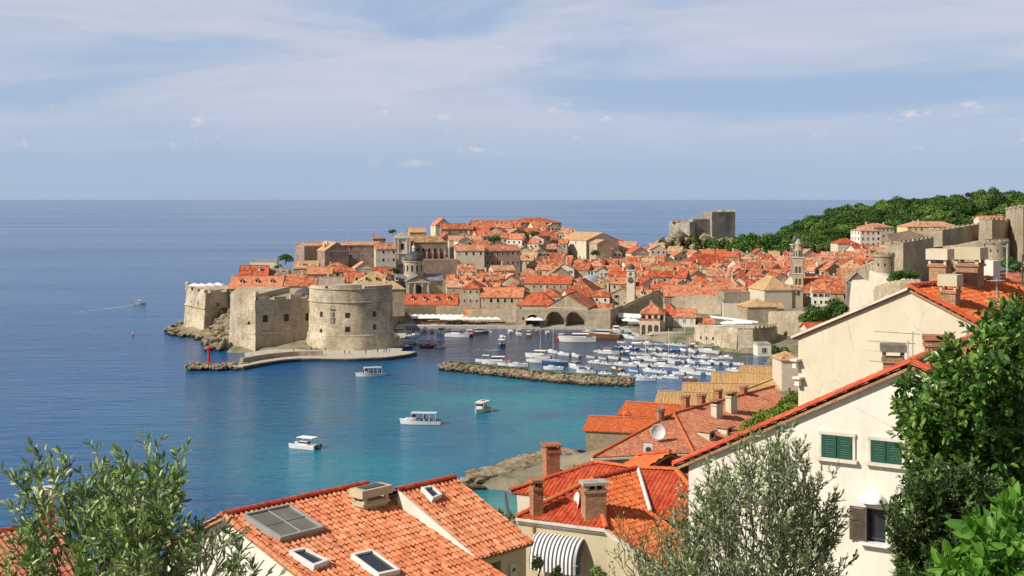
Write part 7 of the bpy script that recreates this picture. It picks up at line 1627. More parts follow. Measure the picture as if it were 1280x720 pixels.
def boat(kind, hc='hull_white', cc='fabric_blue', s=1.0):
    names = {'open': 'motorboat', 'cuddy': 'motorboat', 'cover': 'rowing_boat', 'canopy': 'motorboat', 'cruiser': 'cabin_cruiser', 'sail': 'sailboat', 'wood': 'wooden_boat'}
    t = thing(names[kind], 'x', 'boat', (0, 0, 0)); L, Bm, fb = {'open': (5.2, 2.0, .65), 'cuddy': (6.2, 2.3, .8), 'cover': (4.6, 1.8, .55), 'canopy': (6.0, 2.2, .75), 'cruiser': (9, 3.1, 1.1), 'sail': (8.5, 2.7, .9), 'wood': (7, 2.4, .8)}[kind]
    L *= s; Bm *= s; fb *= s
    m = MB(); e = hull(m, L, Bm, fb); deck(m, e, -.06 if kind == 'cover' else -.02, 0, 7 if kind in ('open', 'canopy') else 0, ins=.97)
    if kind in ('open', 'canopy', 'cuddy', 'wood'): deck(m, e, -.32 * fb / .7, 0, 0, 8, .88)
    m.build('hull', hc, t)
    m = MB(); m.box((-L * .1, 0, fb - .3), (L * .55, Bm * .66, .06)); m.build('deck', 'deck' if kind in ('wood', 'sail') else 'deck_grey', t)
    if kind in ('open', 'canopy', 'cuddy'):
        m = MB(); m.box((-L * .02, 0, fb + .1), (.7, .7, .75), 0, .8); m.build('console', hc, t)
        m = MB(); m.box((.14 + L * .02, 0, fb + .55), (.5, Bm * .5, .32), 0, .75); m.build('windscreen', 'window_glass', t)
        m = MB(); m.box((-L * .3, 0, fb), (.5, Bm * .7, .35)); m.build('seat', 'fabric_white', t)
        m = MB(); m.box((-L * .53, 0, fb * .9), (.42, .36, .55), 0, .7); m.box((-L * .53, 0, 0), (.14, .12, .9)); m.build('outboard_motor', 'metal_dark', t)
    if kind == 'cuddy': m = MB(); m.box((L * .14, 0, fb + .3), (L * .32, Bm * .66, .55), 0, .82); m.build('cabin', 'hull_white', t)
    if kind == 'cover':
        m = MB(); vs = []
        for i, (a, b) in enumerate(e[:12]): vs += [(a[0], a[1] * 1.02, a[2] + .02), (a[0], 0, a[2] + .28), (b[0], b[1] * 1.02, b[2] + .02)]
        m.add(vs, [(i * 3 + k, i * 3 + 3 + k, i * 3 + 4 + k, i * 3 + 1 + k) for i in range(11) for k in range(2)]); m.build('cover', cc, t)
    if kind == 'canopy':
        m = MB(); m.box((-.3, 0, fb + 1.45), (2.2 * s, Bm * .86, .08)); cp = m.build('canopy', cc, t)
        for sx in (-1, 1):
            for sy in (-1, 1): m = MB(); m.tube([(-.3 + sx * .95, sy * Bm * .4, fb - .1), (-.3 + sx * .95, sy * Bm * .4, fb + 1.45)], .03, 4); m.build('post', 'metal_grey', t)
    if kind in ('cruiser', 'wood'):
        m = MB(); m.box((-L * .04, 0, fb + .62), (L * .40, Bm * .68, 1.3), 0, .9); cb = m.build('cabin', 'hull_white', t)
        m = MB(); m.box((-L * .04, 0, fb + .85), (L * .405, Bm * .695, .38), 0, .97); m.build('cabin_windows', 'window_glass', cb)
        m = MB(); m.box((-L * .08, 0, fb + 1.32), (L * .46, Bm * .74, .09)); m.build('roof', cc if kind == 'cruiser' else 'hull_white', cb)
        m = MB(); m.tube([(L * .1, 0, fb + 1.3), (L * .1, 0, fb + 3.0)], .035, 5); m.build('mast', 'metal_grey', t)
    if kind == 'sail':
        m = MB(); m.box((0, 0, fb + .22), (L * .36, Bm * .5, .5), 0, .85); cb = m.build('cabin', 'hull_white', t)
        m = MB(); m.box((0, 0, fb + .28), (L * .3, Bm * .49, .14)); m.build('cabin_windows', 'window_glass', cb)
        m = MB(); m.tube([(L * .08, 0, fb), (L * .08, 0, fb + L * 1.2)], .07, 6, .05); ms = m.build('mast', 'frame_white', t)
        m = MB(); m.tube([(L * .08, 0, fb + 1.3), (-L * .36, 0, fb + 1.3)], .14, 6); m.build('furled_sail', cc, ms)
        m = MB(); m.tube([(L * .5, 0, fb * 1.3), (L * .08, 0, fb + L * 1.18)], .015, 3); m.build('forestay', 'metal_grey', ms)
    m = MB(); 
    for a, b in zip(e[:-1], e[1:]):
        for k in (0, 1): m.tube([a[k], b[k]], .045 * s, 4)
    o = m.build('rubbing_strake', 'deck' if hc != 'hull_white' else 'metal_grey', t); return t
PROT = {}
def clear_prot(): pass
def put(kind, hc, cc, px, py, heading, label, group=None, s=1.0, Y=None, name=None):
    key = (kind, hc, cc, s); q = G(px, py, 0)
    if key not in PROT: PROT[key] = boat(kind, hc, cc, s); o = PROT[key]
    else: o = copy_tree(PROT[key])
    o.location = (q.x, q.y, 0); o.rotation_euler = (R(random.uniform(-1, 1)), 0, R(heading)); o['label'] = label
    if group: o['group'] = group
    elif 'group' in o: del o['group']
    return o
random.seed(99)
cword = {'fabric_blue': 'blue', 'fabric_white': 'white', 'fabric_grey': 'grey', 'fabric_red': 'red'}
hword = {'hull_white': 'white', 'hull_blue': 'blue', 'hull_wood': 'brown', 'hull_red': 'red'}
kw = {'open': 'open motorboat', 'cuddy': 'small cabin motorboat', 'cover': 'covered rowing boat', 'canopy': 'canopied motorboat', 'cruiser': 'cabin cruiser', 'sail': 'sailing boat', 'wood': 'old wooden boat'}
rows_b = [(790, 417.5, 868, 420, 9), (783, 423, 866, 426, 10), (778, 429, 872, 433, 11), (772, 435.5, 895, 441, 13), (748, 441, 905, 448.5, 14), (738, 447.5, 922, 457, 14), (730, 454, 915, 463.5, 14), (716, 460, 905, 470, 11), (756, 468, 862, 475, 6), (690, 441, 722, 446, 3)]
for ri, (xa, ya, xb, yb, n) in enumerate(rows_b):
    for i in range(n):
        f = (i + random.uniform(-.18, .18)) / (n - 1) if n > 1 else .5
        if random.random() < .07: continue
        kind = random.choices(['open', 'cuddy', 'cover', 'canopy', 'cruiser', 'sail'], [5, 6, 4, 3, 1, .6])[0]
        cc = random.choice(['fabric_blue', 'fabric_white', 'fabric_grey', 'fabric_grey', 'fabric_white', 'fabric_grey']); hc = random.choices(['hull_white', 'hull_blue', 'hull_wood'], [14, 1, 1])[0]
        if kind in ('open', 'cuddy'): cc = 'fabric_white'
        extra = f' with {cword[cc]} cover' if kind in ('cover', 'canopy') else ''
        lab = f"{hword[hc]} {kw[kind]}, {ORD[i]} from left in {ORD[ri]} moored row from quay" if ri < 9 else f"{hword[hc]} {kw[kind]}, {ORD[i]} in the little group left of the moored rows"
        put(kind, hc, cc, xa + (xb - xa) * f, ya + (yb - ya) * f + random.uniform(-.8, .8), (132 if ri % 2 else -40) + random.uniform(-14, 14), lab, 'small boats moored in rows in the old harbour', .84 if kind != 'sail' else 1.0)
G2 = 'boats lying behind the breakwater'
for px, py, k, hc, cc, hd, lab in ((606, 452.5, 'canopy', 'hull_white', 'fabric_white', 175, 'white canopied boat at the left end behind the breakwater'), (620, 455, 'cruiser', 'hull_white', 'fabric_white', 178, 'white cabin cruiser second from left behind the breakwater'),
        (634, 457, 'canopy', 'hull_white', 'fabric_red', 172, 'white boat with a red canopy behind the breakwater'), (648, 458, 'cuddy', 'hull_white', 'fabric_white', 176, 'white motorboat right of the red canopied boat behind the breakwater'),
        (668, 452, 'open', 'hull_white', 'fabric_white', 170, 'open white motorboat just off the middle of the breakwater'), (673, 447, 'cruiser', 'hull_white', 'fabric_white', 160, 'white cabin cruiser in open water left of the masts'),
        (678, 453, 'sail', 'hull_white', 'fabric_red', 172, 'sailing boat with red furled sail and tall mast behind the breakwater'), (694, 455, 'sail', 'hull_blue', 'fabric_blue', 170, 'dark hulled sailing boat with tall mast behind the breakwater'),
        (692, 462, 'cuddy', 'hull_white', 'fabric_white', 174, 'white motorboat close behind the grassy breakwater top'), (733, 466, 'canopy', 'hull_white', 'fabric_grey', 170, 'white boat with grey canopy close behind the breakwater right half'), (705, 470, 'open', 'hull_white', 'fabric_white', 172, 'small white open boat hugging the breakwater right half'),
        (806, 475.5, 'cuddy', 'hull_white', 'fabric_white', 178, 'white motorboat alone beyond the right tip of the breakwater')):
    put(k, hc, cc, px, py, hd, lab, G2)
G3 = 'boats along the harbour quay'
for px, py, k, hc, cc, hd, lab, s in ((500, 418, 'cruiser', 'hull_white', 'fabric_white', 20, 'white cabin cruiser tight against the round tower right side', 1), (508, 423, 'cuddy', 'hull_white', 'fabric_white', 15, 'white motorboat second out from the round tower', 1), (512, 430, 'sail', 'hull_white', 'fabric_blue', 5, 'sailing boat moored beside the round tower quay', 1),
        (505, 436, 'cuddy', 'hull_blue', 'fabric_white', 10, 'dark hulled motorboat at the tip of the tower quay', 1), (536, 434, 'canopy', 'hull_wood', 'fabric_red', 10, 'dark boat with a red and white canopy right of the tower quay', 1), (551, 435, 'canopy', 'hull_white', 'fabric_blue', 60, 'white boat with a bright blue canopy right of the tower quay', 1),
        (540, 415, 'open', 'hull_white', 'fabric_white', 95, 'open white boat below the left cafe parasols', 1), (553, 417, 'cruiser', 'hull_white', 'fabric_white', 80, 'white cabin cruiser below the cafe parasols', 1), (572, 421, 'cruiser', 'hull_white', 'fabric_grey', -25, 'white and dark cruiser left of the red boat', 1.1),
        (587, 420, 'wood', 'hull_red', 'fabric_red', -80, 'bright red boat with a cabin moored below the parasols', 1.25), (600, 417, 'wood', 'hull_wood', 'fabric_white', 10, 'brown wooden boat right of the bright red boat', 1), (628, 423, 'cuddy', 'hull_white', 'fabric_white', 95, 'white motorboat following the blue boat in mid harbour', 1),
        (627, 433, 'canopy', 'hull_blue', 'fabric_white', -95, 'blue and white boat under way in the middle of the harbour', 1.3), (648, 418.5, 'wood', 'hull_white', 'fabric_white', 100, 'small pale boat moored left of the arsenal arches', .9), (661, 420, 'wood', 'hull_wood', 'fabric_white', 85, 'wooden boat moored under the first arsenal arch', .9),
        (702, 424.5, 'wood', 'hull_red', 'fabric_red', 75, 'red boat with its bow to the quay under the arsenal arches', 1.15), (722, 427, 'cruiser', 'hull_white', 'fabric_white', 178, 'long low white motor yacht right of the red boat', 1.5), (752, 422, 'wood', 'hull_wood', 'fabric_white', 160, 'large dark excursion boat with a white deckhouse near the port office', 2.1),
        (770, 415, 'cruiser', 'hull_white', 'fabric_white', 90, 'white cabin cruiser between the excursion boat and the port office', 1), (782, 413.5, 'open', 'hull_white', 'fabric_white', 90, 'small white open boat at the foot of the port office quay', 1), (684, 416.5, 'open', 'hull_white', 'fabric_white', 90, 'small open boat under the middle arsenal arch', 1),
        (523, 417, 'open', 'hull_white', 'fabric_white', 60, 'small white open boat in the corner below the first parasols', 1), (527, 430, 'open', 'hull_white', 'fabric_white', 30, 'small white boat between tower quay and red canopied boat', 1), (503, 427, 'open', 'hull_white', 'fabric_white', 12, 'open white boat third out along the tower quay', 1), (513, 426.5, 'cover', 'hull_white', 'fabric_grey', 12, 'grey covered boat beside the open boat along the tower quay', 1), (517, 421, 'cuddy', 'hull_white', 'fabric_white', 40, 'white motorboat in the harbour corner right of the round tower', 1), (531, 413.8, 'cuddy', 'hull_white', 'fabric_white', 92, 'white motorboat below the second cafe parasol', 1), (563, 414.5, 'open', 'hull_white', 'fabric_white', 92, 'small boat with its bow to the quay left of the dark cruiser', 1), (613, 414.5, 'cover', 'hull_white', 'fabric_grey', 90, 'grey covered boat moored below the last parasols', 1), (638, 415.5, 'cuddy', 'hull_white', 'fabric_white', 88, 'white motorboat moored on the quay left of the first arch', 1), (672, 415, 'cover', 'hull_wood', 'fabric_grey', 92, 'brown covered boat between first and second arsenal arch', 1), (735, 416, 'cuddy', 'hull_white', 'fabric_white', 88, 'white motorboat moored right of the third arsenal arch', 1)):
    put(k, hc, cc, px, py, hd, lab, G3, s)
# ---- the four boats out in the bay
def bayboat(name, label, px, py, L, Bm, fb, hd, roofcol='hull_white', hc='hull_white', stripe=None, double=False):
    q = G(px, py, 0); t = thing(name, label, 'boat', (q.x, q.y, 0), R(hd)); m = MB(); e = hull(m, L, Bm, fb); deck(m, e, -.02, 0, 9, ins=.97); deck(m, e, -.4, 0, 0, 10, .9); m.build('hull', hc, t)
    m = MB()
    for a, b in zip(e[:-1], e[1:]):
        for k in (0, 1): m.tube([a[k], b[k]], .05, 4)
    m.build('rubbing_strake', stripe or 'hull_blue', t)
    m = MB(); m.box((-L * .08, 0, fb + 1.75), (L * .62, Bm * .88, .09)); rf = m.build('canopy', roofcol, t)
    if roofcol == 'fabric_white': m = MB(); m.box((-L * .12, 0, fb + 1.83), (L * .26, Bm * .42, .06)); m.build('life_raft_cover', 'fabric_red', rf)
    for k in range(5):
        for s in (-1, 1): m = MB(); m.tube([(-L * .38 + k * L * .15, s * Bm * .42, fb - .2), (-L * .38 + k * L * .15, s * Bm * .42, fb + 1.75)], .04, 5); m.build('post', 'frame_white', t)
    m = MB(); m.box((L * .17, 0, fb + .75), (L * .10, Bm * .62, 1.5), 0, .9); w = m.build('wheelhouse', 'hull_white', t); m = MB(); m.box((L * .17, 0, fb + 1.1), (L * .105, Bm * .63, .5)); m.build('wheelhouse_window', 'window_glass', w)
    for k in range(4):
        m = MB(); m.box((-L * .33 + k * L * .12, 0, fb + .05), (.35, Bm * .7, .4)); m.build('bench', 'deck', t)
    if double: m = MB(); m.box((L * .30, 0, fb + .25), (L * .2, Bm * .5, .5), 0, .8); m.build('fore_cabin', 'hull_white', t)
    return t, q
bb = []
bb.append(bayboat('tour_boat', 'long white and blue tour boat with a covered deck in the middle of the bay', 526, 530, 9.6, 2.7, .95, 176, stripe='hull_blue', double=True))
bb.append(bayboat('tour_boat', 'white passenger boat with a red patch on its roof, right of the long tour boat', 602, 515, 6.6, 2.7, .85, -112, 'fabric_white', stripe='deck'))
bb.append(bayboat('tour_boat', 'small crowded white passenger boat off the round tower', 463, 470, 8.6, 3.0, .85, -165, stripe='deck'))
# catamaran
q = G(381, 560, 0); t = thing('catamaran', 'white catamaran with twin hulls and flat sun roof anchored at left of the bay', 'boat', (q.x, q.y, 0), R(155))
for s in (-1, 1): m = MB(); e = hull(m, 6.4, .75, .75, 0, .9); m.v = [(a, b + s * 1.15, c) for a, b, c in m.v]; e2_ = [((a[0], a[1] + s * 1.15, a[2]), (b[0], b[1] + s * 1.15, b[2])) for a, b in e]; deck(m, e2_, -.02, 0, ins=1); m.build('hull', 'hull_white', t)
m = MB(); m.box((-.5, 0, .8), (4.9, 2.5, .16)); m.build('bridge_deck', 'hull_white', t)
m = MB(); m.box((-.1, 0, 1.2), (2.4, 1.9, .75), 0, .88); cb = m.build('cabin', 'hull_white', t); m = MB(); m.box((-.1, 0, 1.3), (2.42, 1.93, .3), 0, .95); m.build('cabin_windows', 'window_glass', cb)
m = MB(); m.box((-.6, 0, 2.35), (3.9, 2.4, .1)); m.build('sun_roof', 'fabric_white', t)
for sx in (-1, 1):
    for sy in (-1, 1): m = MB(); m.tube([(-.6 + sx * 1.8, sy * 1.05, .8), (-.6 + sx * 1.8, sy * 1.05, 2.35)], .04, 5); m.build('post', 'frame_white', t)
for s in (-1, 1): m = MB(); m.box((-3.3, s * 1.15, .6), (.4, .35, .6), 0, .7); m.build('outboard_motor', 'metal_dark', t)
random.seed(5)
o = put('canopy', 'hull_white', 'fabric_white', 175, 380.5, 8, 'lone small white motorboat speeding at the left over the open sea', None, .95)
q = G(166, 419.5, 0); t = thing('swimmer_buoy', 'tiny red and white buoy alone on the water left of the fort', 'buoy', (q.x, q.y, 0)); m = MB(); m.lathe([(.1, -.4), (.55, -.15), (.62, .15), (.35, .5), (.1, .6)], 12); m.build('float', 'paint_red', t, True); m = MB(); m.tube([(0, 0, .5), (0, 0, 1.3)], .05, 5); m.lathe([(.18, 1.25), (.2, 1.5), (.05, 1.6)], 8); m.build('top_mark', 'frame_white', t)
# wakes: thin broken foam
def wake(pts, w0, w1, n, lab=''):
    co = []; 
    for i in range(n):
        f = random.random() ** 1.3; k = f * (len(pts) - 1); j = min(int(k), len(pts) - 2); p = pts[j].lerp(pts[j + 1], k - j); w = w0 + (w1 - w0) * f
        s = random.choice((-1, 1)); x, y = p.x + random.uniform(-1, 1), p.y + s * w * random.uniform(.75, 1.1); L, b = random.uniform(.5, 2.2) * (1 - f * .5), random.uniform(.08, .25) * (1.1 - f * .6)
        co += [(x - L, y - b, .035), (x + L * .2, y - b * 1.4, .035), (x + L, y + b * .6, .035), (x - L * .3, y + b * 1.2, .035)]
    co = np.array(co); fc = np.arange(len(co)).reshape(-1, 4); o = raw_mesh('wake', co, fc, 'foam', np.zeros(len(co))); return struct(o, 'stuff')
tt = NT('foam', 0.9, .1); tt.base((0.55, 0.60, 0.64))
wake([G(171, 381, 0), G(140, 385, 0), G(95, 390, 0)], .8, 4.5, 170)
wake([G(627, 437, 0), G(612, 437.5, 0), G(585, 439, 0)], .8, 4, 26)

# ================================================================ parasols, people
def parasol(w=3.6):
    t = thing('parasol', 'x', 'parasol', (0, 0, 0)); m = MB(); h = 2.5
    m.add([(-w / 2, -w / 2, h - .35), (w / 2, -w / 2, h - .35), (w / 2, w / 2, h - .35), (-w / 2, w / 2, h - .35), (0, 0, h + .35), (-w / 2, -w / 2, h - .6), (w / 2, -w / 2, h - .6), (w / 2, w / 2, h - .6), (-w / 2, w / 2, h - .6)],
          [(0, 1, 4), (1, 2, 4), (2, 3, 4), (3, 0, 4), (5, 6, 1, 0), (6, 7, 2, 1), (7, 8, 3, 2), (8, 5, 0, 3)]); m.build('canopy', 'fabric_white', t)
    m = MB(); m.tube([(0, 0, 0), (0, 0, h + .3)], .05, 6); m.build('pole', 'metal_grey', t)
    m = MB(); m.box((0, 0, .05), (.6, .6, .1)); m.build('foot', 'concrete_dark', t); return t
pp = parasol(); first = True
def cafe(px, Y, z, lab, grp, sc=1, rz=0):
    global first
    if first: o = pp; first = False
    else: o = copy_tree(pp)
    o.location = ((px - 640) / F * Y, Y, z); o['label'] = lab; o['group'] = grp; o.scale = (sc, sc, sc); o.rotation_euler = (0, 0, R(rz)); return o
i = 0
for r_, (Y, xa, xb, n) in enumerate(((542, 519, 578, 9), (535, 521, 574, 8), (529.5, 556, 620, 8))):
    for k in range(n): cafe(xa + (xb - xa) * k / (n - 1), Y + random.uniform(-.9, .9), 1.15, f'white cafe parasol, {ORD[k]} from the left in the {("back", "middle", "front")[r_]} row on the quay', 'white cafe parasols on the harbour quay', 1.12)
for k, (px, Y, z, lab) in enumerate(((243, 512, 15.8, 'white parasol on the far left bastion, first from the left'), (252, 511, 15.8, 'white parasol on the far left bastion, second from the left'), (262, 513, 15.8, 'white parasol on the left bastion, third from the left'), (272, 516, 15.8, 'white parasol on the left bastion nearest the orange roof'), (665, 522.5, 1.2, 'white parasol in front of the left arsenal arch'), (672, 522, 1.2, 'second white parasol by the left arsenal arch'), (785, 520, 1.2, 'white parasol at the arsenal corner by the port office'), (792, 517, 1.2, 'small parasol beside the port office left side'), (910, 460, 5.7, 'white parasol on the curved bastion, leftmost of three'), (920, 462, 5.7, 'white parasol on the curved bastion, middle of three'), (931, 463, 5.7, 'white parasol on the curved bastion, rightmost of three'))):
    cafe(px, Y, z, lab, 'scattered white parasols', 1.3)
m = MB(); m.add([(-6, -4, 3.2), (7, -4, 2.6), (7, 3, 3.6), (-6, 3, 4.4), (-6, -4, 3.1), (7, -4, 2.5), (7, 3, 3.5), (-6, 3, 4.3)], [(0, 1, 2, 3), (7, 6, 5, 4), (0, 4, 5, 1), (1, 5, 6, 2), (2, 6, 7, 3), (3, 7, 4, 0)])
x = (790 - 640) / F * 532; aw = thing('awning', 'wide white awning in the shade between arsenal corner and port office', 'awning', (x, 532, 1.2)); m.build('sheet', 'fabric_white', aw)
for sx, sy, zz in ((-5.8, -3.8, 3.1), (6.8, -3.8, 2.5), (6.8, 2.8, 3.4), (-5.8, 2.8, 4.2)): m = MB(); m.tube([(sx, sy, 0), (sx, sy, zz)], .06, 5); m.build('post', 'metal_grey', aw)
x = (915 - 640) / F * 474; aw = thing('awning', 'long slanting white awning above the curved bastion tables', 'awning', (x, 474, 5.7)); m = MB(); m.add([(-8, -1, 3.6), (9, -3, 1.8), (9.4, -1, 2.2), (-8, 1.2, 4.2), (-8, -1, 3.5), (9, -3, 1.7), (9.4, -1, 2.1), (-8, 1.2, 4.1)], [(0, 1, 2, 3), (7, 6, 5, 4), (0, 4, 5, 1), (1, 5, 6, 2), (2, 6, 7, 3), (3, 7, 4, 0)]); m.build('sheet', 'fabric_white', aw)
for sx, sy, zz in ((-7.8, 0, 3.7), (8.8, -2, 1.8)): m = MB(); m.tube([(sx, sy, 0), (sx, sy, zz)], .06, 5); m.build('post', 'metal_grey', aw)
# people: one skinned body per pose and clothes colour, copied
def person_mesh(pose, top, legs):
    J = {'pel': (0, 0, .95), 'ch': (0, .01, 1.32), 'nk': (0, 0, 1.48), 'hd': (0, -.02, 1.64), 'sl': (-.19, 0, 1.42), 'sr': (.19, 0, 1.42)}
    if pose == 'walk': J.update(kl=(-.1, -.16, .52), fl=(-.1, -.05, .08), tl=(-.1, -.20, .04), kr=(.1, .02, .50), fr=(.1, .30, .12), tr=(.1, .2, .04), el=(-.26, .1, 1.14), hl=(-.25, .02, .88), er=(.26, -.08, 1.14), hr=(.25, -.26, .95))
    else: J.update(kl=(-.1, -.01, .5), fl=(-.11, .02, .08), tl=(-.12, -.16, .04), kr=(.1, -.01, .5), fr=(.12, .02, .08), tr=(.14, -.16, .04), el=(-.27, .03, 1.14), hl=(-.26, -.08, .88), er=(.27, .03, 1.14), hr=(.24, -.12, .90))
    E = [('pel', 'ch'), ('ch', 'nk'), ('nk', 'hd'), ('ch', 'sl'), ('sl', 'el'), ('el', 'hl'), ('ch', 'sr'), ('sr', 'er'), ('er', 'hr'), ('pel', 'kl'), ('kl', 'fl'), ('fl', 'tl'), ('pel', 'kr'), ('kr', 'fr'), ('fr', 'tr')]
    rad = {'pel': .145, 'ch': .15, 'nk': .06, 'hd': .105, 'sl': .07, 'sr': .07, 'el': .045, 'er': .045, 'hl': .04, 'hr': .04, 'kl': .065, 'kr': .065, 'fl': .05, 'fr': .05, 'tl': .04, 'tr': .04}
    ks = list(J); me = bpy.data.meshes.new('person'); me.from_pydata([J[k] for k in ks], [(ks.index(a), ks.index(b)) for a, b in E], []); o = bpy.data.objects.new('person', me); COL.objects.link(o)
    md = o.modifiers.new('s', 'SKIN'); 
    for i, k in enumerate(ks): me.skin_vertices[0].data[i].radius = (rad[k], rad[k] * (.75 if k in ('pel', 'ch') else 1))
    me.skin_vertices[0].data[0].use_root = True; md.use_smooth_shade = True; sb = o.modifiers.new('u', 'SUBSURF'); sb.levels = 1; sb.render_levels = 1
    dg = bpy.context.evaluated_depsgraph_get(); dg.update(); nm = bpy.data.meshes.new_from_object(o.evaluated_get(dg)); bpy.data.objects.remove(o)
    for n_ in ('skin', top, legs, 'hair_dark'): nm.materials.append(MATS[n_])
    for p in nm.polygons:
        c = p.center; p.material_index = 3 if c.z > 1.68 or (c.z > 1.58 and c.y > .03) else 0 if c.z > 1.46 or (abs(c.x) > .215 and c.z < 1.16) or c.z < .45 else 2 if c.z < .96 else 1
    nm.name = 'person'; return nm
PM = {}
def person(x, y, z, rz, pose, top, legs, label, group):
    k = (pose, top, legs)
    if k not in PM: PM[k] = person_mesh(*k)
    o = bpy.data.objects.new('person', PM[k]); COL.objects.link(o); o.location = (x, y, z); o.rotation_euler = (0, 0, rz); tag(o, label, 'person', group); return o
tw_ = {'cloth_red': 'red', 'cloth_blue': 'blue', 'cloth_white': 'white', 'cloth_dark': 'dark'}
for i, (px, py) in enumerate(((384, 437.5), (390, 438), (396, 438.5), (407, 439.5), (431, 443.2), (437, 443.3), (457, 443), (472, 442), (480, 441.3), (483, 441.2), (487, 440.5), (367, 440))):
    q = G(px, py, 1.2); top = random.choice(('cloth_red', 'cloth_blue', 'cloth_white', 'cloth_dark')); pose = random.choice(('walk', 'stand'))
    q.y = min(q.y, 436.6)
    person(q.x, q.y, 1.2, random.uniform(0, 6.3), pose, top, 'cloth_dark' if i % 2 else 'cloth_blue', f'person in {tw_[top]} on the mole at the tower foot, {ORD[i]} from the right' if False else f'person in a {tw_[top]} top on the mole, {("fifth ninth sixth seventh eighth tenth","")[0].split()[0] if False else ORD[sorted([384,390,396,407,431,437,457,472,480,483,487,367]).index(px)]} from the left', 'people strolling on the mole under the round tower')
q = P(987, 492, 255); zz = q.z - .9
person(q.x, q.y, hgt(q.x, q.y), R(200), 'stand', 'cloth_red', 'cloth_dark', 'person in a bright pink red top on the lane left of the cream house', None)
for i in range(14):
    x = -34 + i * 3.9 + random.uniform(-1, 1); top = random.choice(('cloth_red', 'cloth_blue', 'cloth_white', 'cloth_dark')); person(x, 526.2 + random.uniform(-.8, .8), 1.15, random.uniform(0, 6.3), random.choice(('walk', 'stand')), top, 'cloth_dark', f'tiny person in a {tw_[top]} top on the harbour quay, {ORD[i]} from the left', 'people on the harbour quay')

m = MB()
for k in range(120): x = random.uniform(-40, -6); y = random.uniform(530, 544); m.box((x, y, 1.15 + .37), (.8, .8, .74)); m.box((x + .9, y, 1.6), (.45, .45, .9))
struct(m.build('cafe_tables', 'hull_wood'), 'stuff')

for bi, (tb_, q) in enumerate(bb):
    grp = ('people on the long tour boat', 'people on the red patched passenger boat', 'people on the crowded passenger boat off the tower')[bi]
    for k in range((5, 4, 9)[bi]):
        L = (8.0, 5.2, 7.0)[bi]; u = -L * .42 + L * .8 * k / ((5, 4, 9)[bi]); v = random.choice((-.7, .1, .75)); a = tb_.rotation_euler.z; x, y = rot2(u, v, a); top = random.choice(('cloth_red', 'cloth_blue', 'cloth_white', 'cloth_dark'))
        person(q.x + x, q.y + y, .45, random.uniform(0, 6.3), 'stand', top, 'cloth_dark', f'tiny passenger in a {tw_[top]} top, {ORD[k]} along the deck of the {("long tour", "red patched", "crowded")[bi]} boat', grp)
# ================================================================ near plants: every twig carries its leaves
def shoots(base, tips, nsub, seglen, rnd, leafL, leafW, per, angle=50, droop=0.0, sub_len=(.25, .6), twig=.006, up=.5):
    """branches from base points to tips, with side twigs; returns twig polylines and leaf arrays"""
    tw = []; P0 = []; D = []; Lm = []; Wm = []
    def leaves_on(pl, k0):
        for i in range(len(pl) - 1):
            a, b = pl[i], pl[i + 1]; d = (b - a); L = d.length
            if L < 1e-4: continue
            d.normalize(); n = max(1, int(L * per))
            for j in range(n):
                f = (i + j / n) / (len(pl) - 1)
                if f < k0: continue
                p = a.lerp(b, j / n); q = Vector(RNG.normal(0, 1, 3)); q = (q - d * q.dot(d)); q.normalize(); ang = R(angle + RNG.uniform(-18, 18)) * (1 - .35 * f)
                for s in (1, -1):
                    if RNG.random() < .12: continue
                    v = (d * math.cos(ang) + q * s * math.sin(ang)); v.z -= droop; v.normalize(); P0.append(p); D.append(v); k = RNG.uniform(.6, 1.15) * (1 - .25 * max(0, f - .6)); Lm.append(leafL * k); Wm.append(leafW * k)
    for b, t in zip(base, tips):
        b, t = Vector(b), Vector(t); L = (t - b).length; n = max(4, int(L / seglen)); pl = []
        off = Vector(RNG.normal(0, 1, 3)) * L * .07; ph = RNG.uniform(0, 6)
        for i in range(n + 1):
            f = i / n; pl.append(b.lerp(t, f) + off * math.sin(f * math.pi) + Vector(RNG.normal(0, 1, 3)) * rnd * (1 if 0 < i < n else 0))
        tw.append((pl, twig * 1.25)); leaves_on(pl, .35)
        for k in range(nsub):
            f = RNG.uniform(.2, .95); i = min(int(f * n), n - 1); p = pl[i]; d0 = (pl[i + 1] - pl[i]).normalized(); q = Vector(RNG.normal(0, 1, 3)); q = (q - d0 * q.dot(d0)).normalized()
            v = (d0 * .6 + q * .75 + Vector((0, 0, up))).normalized(); SL = RNG.uniform(*sub_len) * (1.15 - .5 * f); sp = [p + v * SL * j / 4 + Vector((0, 0, .12 * SL * (j / 4) ** 2)) + Vector(RNG.normal(0, 1, 3)) * rnd * .4 * (j > 0) for j in range(5)]
            tw.append((sp, twig * .55)); leaves_on(sp, .1)
    return tw, np.array([tuple(p) for p in P0]), np.array([tuple(p) for p in D]), np.array(Lm), np.array(Wm)
def plant(name, label, cat, loc, base, tips, leafmat_, **k):
    bark = k.pop('bark', 'bark_grey'); fold = k.pop('fold', .25); tk = k.pop('trunk', None)
    tw, P0, D, Lm, Wm = shoots(base, tips, **k); t = thing(name, label, cat, loc)
    m = MB()
    for pl, r in tw: m.tube(pl, r, 4, r * .35)
    if tk: m.tube(tk[0], tk[1], 8, tk[1] * .5)
    m.build('branches', bark, t, world=True)
    leaf_mesh('leaves', P0, D, Lm, Wm, leafmat_, t, fold); print(name, len(P0)); return t
RNG = np.random.default_rng(12)
